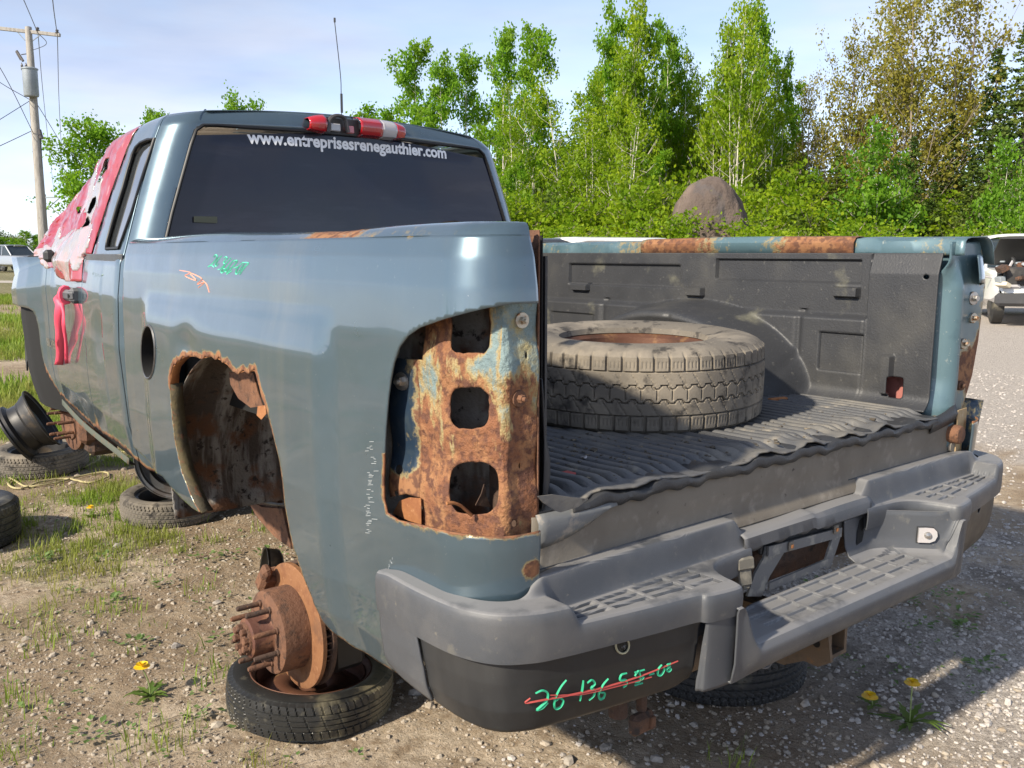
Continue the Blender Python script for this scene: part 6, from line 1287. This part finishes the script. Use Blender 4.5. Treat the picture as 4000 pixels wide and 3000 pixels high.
LBL = {'aspen': ('aspen_tree', 'tall slim aspen with fresh green leaves and pale trunk', 'tree'), 'clump': ('birch_tree', 'birch clump of several white stems with yellow-green crown', 'tree'), 'birchthin': ('birch_tree', 'thin leaning white birch stems with sparse leaves', 'tree'), 'shrub': ('shrub', 'yellow-green leafy shrub at the foot of the wood', 'shrub'), 'darkshrub': ('shrub', 'dark green dense shrub under the trees', 'shrub'), 'fir': ('fir_tree', 'conical fir with drooping needle branches in the wood', 'tree'), 'maple': ('maple_tree', 'budding maple with brownish sparse leaves and bare branches', 'tree'), 'sapling': ('sapling', 'bright green sapling in front of the dark firs', 'tree'), 'oak': ('broadleaf_tree', 'round leafy green tree behind the cab', 'tree'), 'snag': ('dead_tree', 'grey dead tree with bare twigs between the firs', 'tree')}
tcount = {}
def tree(kind, px, dep, ytop, wid=1.0, rz=None, label=None, group=None, zb=0):
    i = tcount.get(kind, 0); tcount[kind] = i+1; a, b, H0 = TPL[kind][i % len(TPL[kind])]; g = gpos(px, dep); H = CAM[2]+(545-ytop)*K/FPX*dep; s_ = H/H0; nm, lb, ct = LBL[kind]
    o = bpy.data.objects.new(nm, None); COL.objects.link(o); o.empty_display_size = .2; o.location = (g[0], g[1], zb); o.rotation_euler = (0, 0, rz if rz is not None else i*2.1+.4); o.scale = (s_*wid, s_*wid, s_)
    for nm_, me in (('trunk', a), ('crown', b)):
        c = bpy.data.objects.new(nm_, me); COL.objects.link(c); c.parent = o
    if label is None:
        for lim, txt in ((890, 'behind the cab roof near the aerial'), (1060, 'behind the far cab roof corner'), (1200, 'behind the far rear window edge'), (1420, 'between the cab and the huge boulder'), (1640, 'right behind the huge boulder'), (1790, 'between the boulder and the budding maples'), (2010, 'above the pale rock ledge'), (9999, 'behind the rusty right bed post')):
            if px < lim: break
        if kind == 'shrub' or kind == 'darkshrub' or dep > 45: txt = {28: 'front row', 32: 'middle row'}.get(28 if dep < 28 else 32 if dep < 34 else 0, 'back row')+' '+txt
        lb = {'aspen': 'slim green aspen', 'clump': 'white-stemmed birch clump', 'birchthin': 'thin sparse leaning birches', 'shrub': 'yellow-green shrub', 'darkshrub': 'dark green shrub', 'fir': ('dark conical fir', 'dark conical fir', 'pale fresh-green fir')[i % 3], 'maple': 'budding brownish maple', 'sapling': 'bright green sapling', 'oak': 'leafy tree', 'snag': 'grey dead tree'}[kind]+' '+txt
        group = lb
    tag(o, label or lb, ct, group); return o
# left side
tree('oak', 215, 42, 238, .95, label='broad leafy green tree seen left of the cab roof beside the pole', group=None)
tree('oak', 535, 44, 190, .62, label='leafy tree top showing above the cab roof left of the aerial', group=None)
tree('aspen', 345, 46, 235, .8, label='small tree top just above the wrapped windscreen pillar', group=None)
for i, px in enumerate(range(-60, 190, 15)): tree(('oak', 'darkshrub', 'aspen')[i % 3], px+random.uniform(-5, 5), 95+random.uniform(-6, 6), 497+random.uniform(-8, 14), 1.3 if i % 3 else .8, label='distant low green tree of the far wood edge beyond the pole', group='far wood edge on the left')
# the wood behind the bed: aspens and birches
for kind, px, dep, yt, wd in (('aspen', 850, 44, 222, 1.0), ('aspen', 800, 47, 232, 1.0), ('aspen', 905, 42, 95, .75), ('aspen', 960, 41, 118, .75), ('aspen', 1010, 43, 105, .72), ('aspen', 1085, 38, 62, .62), ('aspen', 1150, 37, 58, .62), ('birchthin', 1110, 35, 180, .8), ('birchthin', 1235, 34, 160, .9), ('birchthin', 1275, 33, 225, .9), ('clump', 1345, 37, 2, .62), ('aspen', 1320, 39, 15, .58), ('aspen', 1385, 38, 30, .5), ('birchthin', 1350, 31, 215, 1.0), ('aspen', 1435, 40, 50, .5), ('clump', 1470, 40, 110, .55), ('clump', 1585, 34, 8, .60), ('aspen', 1620, 37, 20, .6), ('clump', 1545, 36, 60, .55), ('aspen', 1680, 38, 120, .5), ('fir', 1565, 41, 78, .9), ('birchthin', 1655, 35, 150, .7), ('aspen', 1225, 44, 300, .8), ('fir', 1480, 44, 200, 1.0), ('fir', 1420, 45, 260, 1.1), ('snag', 1740, 36, 235, .9), ('maple', 1800, 36, 60, .75), ('maple', 1960, 34, -60, .85), ('maple', 2060, 36, -40, .85), ('maple', 1880, 38, -10, .8), ('maple', 1740, 40, 150, .6), ('fir', 2190, 29, 25, 1.0), ('fir', 2125, 33, 120, 1.05), ('fir', 2260, 30, 60, 1.0), ('fir', 2040, 34, 250, 1.1), ('fir', 1960, 31, 300, 1.1), ('fir', 1700, 33, 330, 1.1), ('fir', 1630, 34, 350, 1.0), ('fir', 1745, 32, 385, 1.2), ('fir', 1800, 33, 320, 1.1), ('fir', 2090, 29, 330, 1.2), ('fir', 2010, 29, 395, 1.3), ('sapling', 1875, 28, 255, .85), ('sapling', 1940, 29, 320, .7), ('sapling', 2150, 27, 290, .7), ('sapling', 2200, 26, 330, .7), ('maple', 2330, 34, 0, .8), ('fir', 2400, 32, 40, 1.0), ('snag', 2185, 27, 330, .6)):
    tree(kind, px, dep, yt, wd)
for i in range(46):
    px = 740+i*35+random.uniform(-10, 10); kind = ('shrub', 'darkshrub', 'shrub')[i % 3]; tree(kind, px, random.uniform(28.5, 33), 418+random.uniform(-40, 36), random.uniform(.9, 1.2))
for i in range(13): tree(('shrub', 'clump', 'shrub', 'aspen')[i % 4], 880+i*80+random.uniform(-14, 14), random.uniform(32, 36), 345+random.uniform(-35, 35), .85)
for i in range(16): tree(('birchthin', 'aspen', 'clump', 'birchthin')[i % 4], 1050+i*43+random.uniform(-12, 12), random.uniform(37, 43), random.uniform(130, 300), .7)
for px_ in (1440, 1462, 1632): tree('shrub', px_, 25.5, 455+random.uniform(-15, 10), 1.1)
for i in range(26):
    px = 700+i*64+random.uniform(-10, 10); tree(('fir', 'darkshrub')[i % 2], px, random.uniform(46, 52), 330+random.uniform(-40, 60), 1.5)
for i in range(14):
    px_ = 1120+i*80+random.uniform(-20, 20)
    if not 1475 < px_ < 1625: tree('shrub', px_, random.uniform(24, 27), 478+random.uniform(-12, 16), 1.25)
# trees on the far side of the yard to the left of the picture, mirrored in the paint of the truck side
for i in range(15):
    a = R(195-i*11); r_ = 34+random.uniform(-4, 5); kind = ('oak', 'aspen', 'fir', 'darkshrub')[i % 4]; i_ = tcount.get(kind, 0); tcount[kind] = i_+1; am, bm_, H0 = TPL[kind][i_ % len(TPL[kind])]
    o = bpy.data.objects.new(LBL[kind][0], None); COL.objects.link(o); o.location = (-2+r_*math.cos(a)*1.0, 2+r_*math.sin(a)*-1.0 if False else 2+r_*math.sin(a-R(90))*.9, 0); o.location = (-46+random.uniform(-3, 3), -34+i*5, 0); hh = random.uniform(3.5, 6); o.scale = (hh/H0*1.2, hh/H0*1.2, hh/H0); o.rotation_euler = (0, 0, i*1.7)
    for nm_, me in (('trunk', am), ('crown', bm_)): c = bpy.data.objects.new(nm_, me); COL.objects.link(c); c.parent = o
    tag(o, 'tree of the row across the yard on the open left side', 'tree', 'tree row mirrored in the paint')
# boulder and rock ledge
ROCK = material('weathered_granite', (.10, .074, .060), .9, 0, [(.5, (.17, .125, .10), .42, .6, 5, (1, 1, .5)), (1.6, (.09, .075, .07), .52, .66, 5, (1, 1, .35)), (3.5, (.17, .155, .06), .62, .74)], bump=(2, .8, .25), bump2=(9, .4, .05))
ROCK2 = material('pale_ledge_rock', (.33, .29, .24), .9, 0, [(1.2, (.24, .20, .16), .45, .6), (3, (.20, .17, .07), .58, .7)], bump=(4, .7, .1))
def rock(name, label, px, dep, w_, h_, d_, mat, seed, rough=.18, shape=None):
    g = gpos(px, dep); m = MB(); G = []
    for i in range(37):
        th = math.pi*.5*i/36*1.0; row = []
        for j in range(64):
            ph = 2*math.pi*j/64; q = Vector((math.cos(ph)*math.cos(th), math.sin(ph)*math.cos(th), math.sin(th))); n_ = 1+rough*mnoise.noise(q*1.6+Vector((seed, 0, 0)))+rough*.5*mnoise.noise(q*4+Vector((seed, 0, 0)))+rough*.35*mnoise.noise(q*9+Vector((seed, 3, 0))); x_, y_, z_ = math.copysign(abs(q.x)**.85, q.x), math.copysign(abs(q.y)**.85, q.y), q.z**.8 if q.z > 0 else 0; row.append((x_*w_/2*n_, y_*d_/2*n_, z_*h_*(1+.3*(n_-1))-.1))
        G.append(row)
    m.grid(G, close_v=True); o = m.build(name, mat, None, 60); o.location = g; o.rotation_euler = (0, 0, -YAW); return tag(o, label, 'boulder' if 'boulder' in name else 'rock')
rock('boulder', 'huge rounded brown granite boulder standing in the wood edge', 1530, 27.0, 2.55, 3.66, 2.6, ROCK, 14, .11)
rock('boulder', 'lower flat grey boulder half hidden behind birch stems beside the huge one', 1440, 28, 2.6, 2.3, 2.4, ROCK, 8, .2)
rock('rock_ledge', 'low pale rock ledge behind the right bed rail below the firs', 1790, 25.5, 4.4, 1.72, 2.4, ROCK2, 5, .30); rock('rock_ledge', 'small pale rock hump left of the bright sapling behind the rail', 1690, 26, 2.0, 1.45, 1.6, ROCK2, 11, .25)
# ------------------------------------------------------------------ utility poles and wires
WOOD = material('weathered_pole_wood', (.36, .335, .30), .9, 0, [(2, (.28, .26, .23), .45, .6, 5, (6, 6, .5)), (8, (.12, .09, .07), .68, .74)], bump=(6, .4, .02, (6, 6, .6))); ZINC = material('grey_transformer_paint', (.30, .33, .35), .5, .2, [(2, (.25, .28, .30), .45, .65)]); WIRE = material('dark_wire', (.06, .06, .06), .6); CERAM = material('brown_insulator', (.10, .09, .085), .3)
D1 = 35.0
def pd(x, y, d=D1): return at_depth(x, y, d)
pb = gpos(98, D1+1); pole = thing('utility_pole', 'weathered wooden utility pole with crossarm and grey transformer', 'utility pole', pb); pt_ = pd(61, 59); q1 = pd(96, 545)
MB().tube([pb, q1, q1*.5+pt_*.5, pt_], [.19, .185, .155, .12], 14).build('pole_shaft', WOOD, pole)
a, b = pd(-40, 57), pd(130, 76); d = Vector(b-a); m = MB(); m.box((a+b)/2, (d.length, .11, .13), .01, d.to_track_quat('X', 'Z').to_matrix().to_4x4()); m.build('crossarm', WOOD, pole)
for x_, y_ in ((82, 72), (124, 77)):
    p = pd(x_, y_); MB().rev([(.02, 0), (.02, .10), (.07, .10), (.08, .14), (.03, .16), (.06, .19), (.06, .23), (0, .26)], 12, Matrix.Translation(Vector(p)+Vector((0, 0, -.02)))).build('insulator', CERAM, pole, 40)
MB().tube([pd(37, 68), pd(54, 87)], .02, 5).build('crossarm_brace', ZINC, pole); MB().tube([pd(86, 76), pd(68, 90)], .02, 5).build('crossarm_brace', ZINC, pole)
c = pd(66, 178, D1-.35); MB().rev([(0, -.52), (.25, -.52), (.27, -.48), (.27, .46), (.30, .47), (.30, .51), (.25, .54), (0, .57)], 24, Matrix.Translation(Vector(c))).build('transformer', ZINC, pole, 40)
for x_ in (48, 57): MB().rev([(.03, 0), (.05, .06), (.03, .1), (.05, .16), (.03, .22), (0, .3)], 10, Matrix.Translation(Vector(pd(x_, 152, D1-.35)))).build('bushing', CERAM, pole, 40)
m = MB(); m.tube([pd(36, 110), pd(50, 132)], .05, 8); m.tube([pd(34, 112), pd(44, 130)], .02, 5); m.tube([pd(46, 118), pd(60, 116)], .02, 5); m.build('fuse_cutout', CERAM, pole)
m = MB(); m.tube([pd(84, 281), pd(89, 300)], .09, 8); m.build('cable_clamp', CERAM, pole)
def cable(name, label, pts, r_=.014):
    t = tag(MB().tube(spline(pts, 8) if len(pts) > 2 else pts, r_, 4).build(name, WIRE), label, 'cable', 'overhead wires at the pole'); return t
CL = 'thin dark overhead wire running from the utility pole'
for P in ([pd(25, -60, 20), pd(60, 20, 30), pd(82, 72)], [pd(108, -60, 20), pd(116, 20, 28), pd(124, 77)], [pd(82, 72), pd(96, 230, 52), pd(118, 428, 88)], [pd(124, 77), pd(129, 250, 52), pd(139, 428, 88)], [pd(-60, 60, 30), pd(8, 160, 33), pd(78, 300)], [pd(-60, 130, 30), pd(0, 178, 33), pd(64, 215)], [pd(-70, 300, 28), pd(0, 258, 32), pd(64, 218)], [pd(-70, 345, 30), pd(0, 315, 33), pd(70, 282)], [pd(82, 228), pd(120, 290, 40), pd(185, 400, 60)], [pd(83, 72), pd(100, 95), pd(60, 112)]): cable('overhead_wire', CL, P)
MB().tube(spline([pd(64, 216), pd(66, 250), pd(72, 320), pd(84, 420), pd(90, 540)], 5), .022, 5).build('riser_cable', WIRE, pole); MB().tube(spline([pd(88, 300), pd(92, 380), pd(97, 520)], 5), .018, 5).build('riser_cable', WIRE, pole)
p2 = thing('utility_pole', 'far utility pole with bare crossarm behind the near one', 'utility pole', gpos(100, 88)); MB().tube([gpos(100, 88), pd(96, 420, 88)], [.18, .13], 8).build('pole_shaft', WOOD, p2); a, b = pd(84, 427, 88), pd(143, 426, 88); d = Vector(b-a); m = MB(); m.box((a+b)/2, (d.length, .14, .14), 0, d.to_track_quat('X', 'Z').to_matrix().to_4x4()); m.build('crossarm', ZINC, p2); MB().tube([pd(128, 428, 88), pd(97, 455, 88)], .06, 5).build('crossarm_brace', ZINC, p2)
# ------------------------------------------------------------------ parked vehicles
CWHITE = material('white_car_paint', (.72, .72, .70), .3, 0, [(1.5, (.62, .61, .58), .5, .7)], coat=.6); CDARK = material('dark_car_paint', (.05, .055, .065), .25, .3, coat=.8); CGLASS = material('car_glass', (.03, .04, .045), .05, 0, spec=.8); CTRIM = material('car_black_trim', (.025, .025, .025), .6); CGREY = material('dusty_bumper_trim', (.05, .05, .052), .6, 0, [(3, (.10, .095, .09), .5, .7)]); SILVER = material('silver_car_paint', (.40, .41, .42), .3, .6, coat=.6)
def car(name, label, loc, rz, paint, L_=4.5, W=1.8, hood=True, Hroof=1.65, boxy=True):
    t = thing(name, label, 'car', loc, rot=(0, 0, rz)); hw = W/2
    # lower body: sections along y (front at -L/2)
    st = [(-L_/2, .55, .62, .80), (-L_/2+.12, .48, .88, .86), (-L_/2+.5, .36, 1.0, .95), (-.75, .34, 1.06, 1.0), (.0, .34, 1.08, 1.0), (L_/2-.4, .36, 1.08, .98), (L_/2-.05, .45, 1.04, .92), (L_/2, .55, .9, .88)]
    G = []
    for y_, zl, zh, w_ in st:
        q = hw*w_; G.append([(-q*.85, y_, zl), (-q, y_, zl+.12), (-q*1.0, y_, (zl+zh)/2), (-q*.97, y_, zh-.06), (-q*.90, y_, zh), (0, y_, zh+.02), (q*.90, y_, zh), (q*.97, y_, zh-.06), (q, y_, (zl+zh)/2), (q, y_, zl+.12), (q*.85, y_, zl)])
    MB().grid(G, close_v=True).build('body', paint, t, 35, world=False)
    fy, ry = -.72, L_/2-.18; rb = Hroof-.07
    G = [[(-hw*.92, fy, 1.04), (-hw*.93, ry, 1.04)], [(-hw*.80, fy+.75, rb), (-hw*.82, ry-.22, rb)]]
    glass = MB(); c = [(-hw*.92, fy, 1.05), (hw*.92, fy, 1.05), (hw*.92, ry, 1.05), (-hw*.92, ry, 1.05)]; r_ = [(-hw*.78, fy+.72, rb), (hw*.78, fy+.72, rb), (hw*.80, ry-.2, rb), (-hw*.80, ry-.2, rb)]
    glass.add(c+r_, [(0, 1, 5, 4), (1, 2, 6, 5), (2, 3, 7, 6), (3, 0, 4, 7)]); glass.build('windows', CGLASS, t, 0, world=False)
    G = [[(x_*hw*.80, y_, rb+.07*(1-x_**4*.8)-(.03 if y_ in (fy+.66, ry-.14) else 0)) for x_ in np.linspace(-1, 1, 9)] for y_ in (fy+.66, fy+.85, .3, ry-.4, ry-.14)]
    MB().grid(G).build('roof', paint, t, 40, world=False, solid=.03)
    for sx in (-1, 1):
        for (y0, z0), (y1, z1) in (((fy, 1.05), (fy+.70, rb)), ((.25, 1.05), (.30, rb)), ((1.15, 1.05), (1.15, rb)), ((ry, 1.05), (ry-.2, rb))):
            MB().tube([(sx*hw*.925, y0, z0), (sx*hw*.79, y1, z1)], .045, 6).build('pillar', paint, t, 40, world=False)
        for yw in (-L_/2+.85, L_/2-.85):
            M = axM((sx*(hw-.10), yw, .34), (sx, 0, 0)); m = MB(); m.rev([(.20, .02), (.33, -.02), (.34, -.1), (.33, -.2), (.2, -.2)], 28, M); wl = m.build('wheel', TIRED, t, 40, world=False); m = MB(); m.rev([(0, .02), (.1, .04), (.19, 0), (.21, .015)], 24, M); m.build('rim', STEELG, wl, 40, world=False)
        m = MB(); m.box((sx*hw*.68, -L_/2+.02, .78), (.34, .10, .16), .04); m.build('headlight', CLRL, t, 30, world=False)
    for yb_, wb_ in ((-L_/2-.02, W*.96), (L_/2, W*.94)): m = MB(); m.box((0, yb_, .50), (wb_, .22, .24), .06); m.build('bumper', CGREY, t, 30, world=False)
    return t
# two vehicles whose roofs show above the right rail
g = gpos(1225, 15); car('parked_car', 'dark car behind the truck, only its roof above the bed rail', (g[0], g[1], 0), R(60), CDARK, Hroof=1.57)
g = gpos(1410, 15.5); car('parked_car', 'white van behind the truck, only its roof above the bed rail', (g[0], g[1], 0), R(75), CWHITE, Hroof=1.585)
g = gpos(36, 62); car('parked_car', 'white and grey pickup-like car facing the yard in tall grass beyond the track', (g[0], g[1], .1), R(25), SILVER, Hroof=1.75, W=2.0)
g = gpos(2, 66); car('parked_car', 'white car parked behind the grey one in the far grass', (g[0], g[1], .0), R(20), CWHITE, Hroof=1.75)
# stripped white car at the right edge: bonnet up, engine bay bare
g = gpos(2218, 18.6); wk = car('wrecked_car', 'white wrecked car with raised bonnet and stripped engine bay by the gravel', (g[0], g[1], 0), R(-58), CWHITE, L_=4.6, W=1.85, Hroof=1.72)
def wl(x, y, z): return WM(wk) @ Vector((x, y, z))
m = MB(); m.add([(-.80, -.80, 1.12), (.80, -.80, 1.12), (.78, -1.75, 1.62), (-.78, -1.75, 1.62)], [(0, 1, 2, 3)]); m.build('raised_bonnet', CTRIM, wk, 0, world=False, solid=.04)
m = MB(); m.box((0, -1.78, .93), (1.50, 1.12, .34), .03); m.build('engine_bay', material('dark_engine_bay', (.03, .028, .027), .7, 0, [(4, (.10, .09, .08), .5, .7)]), wk, 30, world=False)
mats_ = [CTRIM, RUSTD, ZINC, CLRL, RUST, material('cream_plastic', (.62, .56, .42), .6)]
for i in range(70):
    m = MB(); s_ = random.uniform(.05, .16); p = (random.uniform(-.85, .85), random.uniform(-2.42, -1.2), random.uniform(.75, 1.20))
    if i % 3: m.box(p, (s_*random.uniform(.6, 2), s_, s_*random.uniform(.4, 1.2)), .01, Matrix.Rotation(random.uniform(0, 3), 4, 'Z') @ Matrix.Rotation(random.uniform(-.5, .5), 4, 'X'))
    else: m.tube(spline([p, (p[0]+random.uniform(-.3, .3), p[1]+random.uniform(-.2, .2), p[2]+random.uniform(0, .12)), (p[0]+random.uniform(-.3, .3), p[1]-.1, .92)], 4), s_*.22, 6)
    m.build('engine_part', mats_[i % 6], wk, 30, world=False)
m = MB(); m.box((-.72, -2.36, .50), (.16, .06, .07), .01); m.build('marker_lamp', material('amber_lens', (.75, .22, .02), .2), wk, 30, world=False)
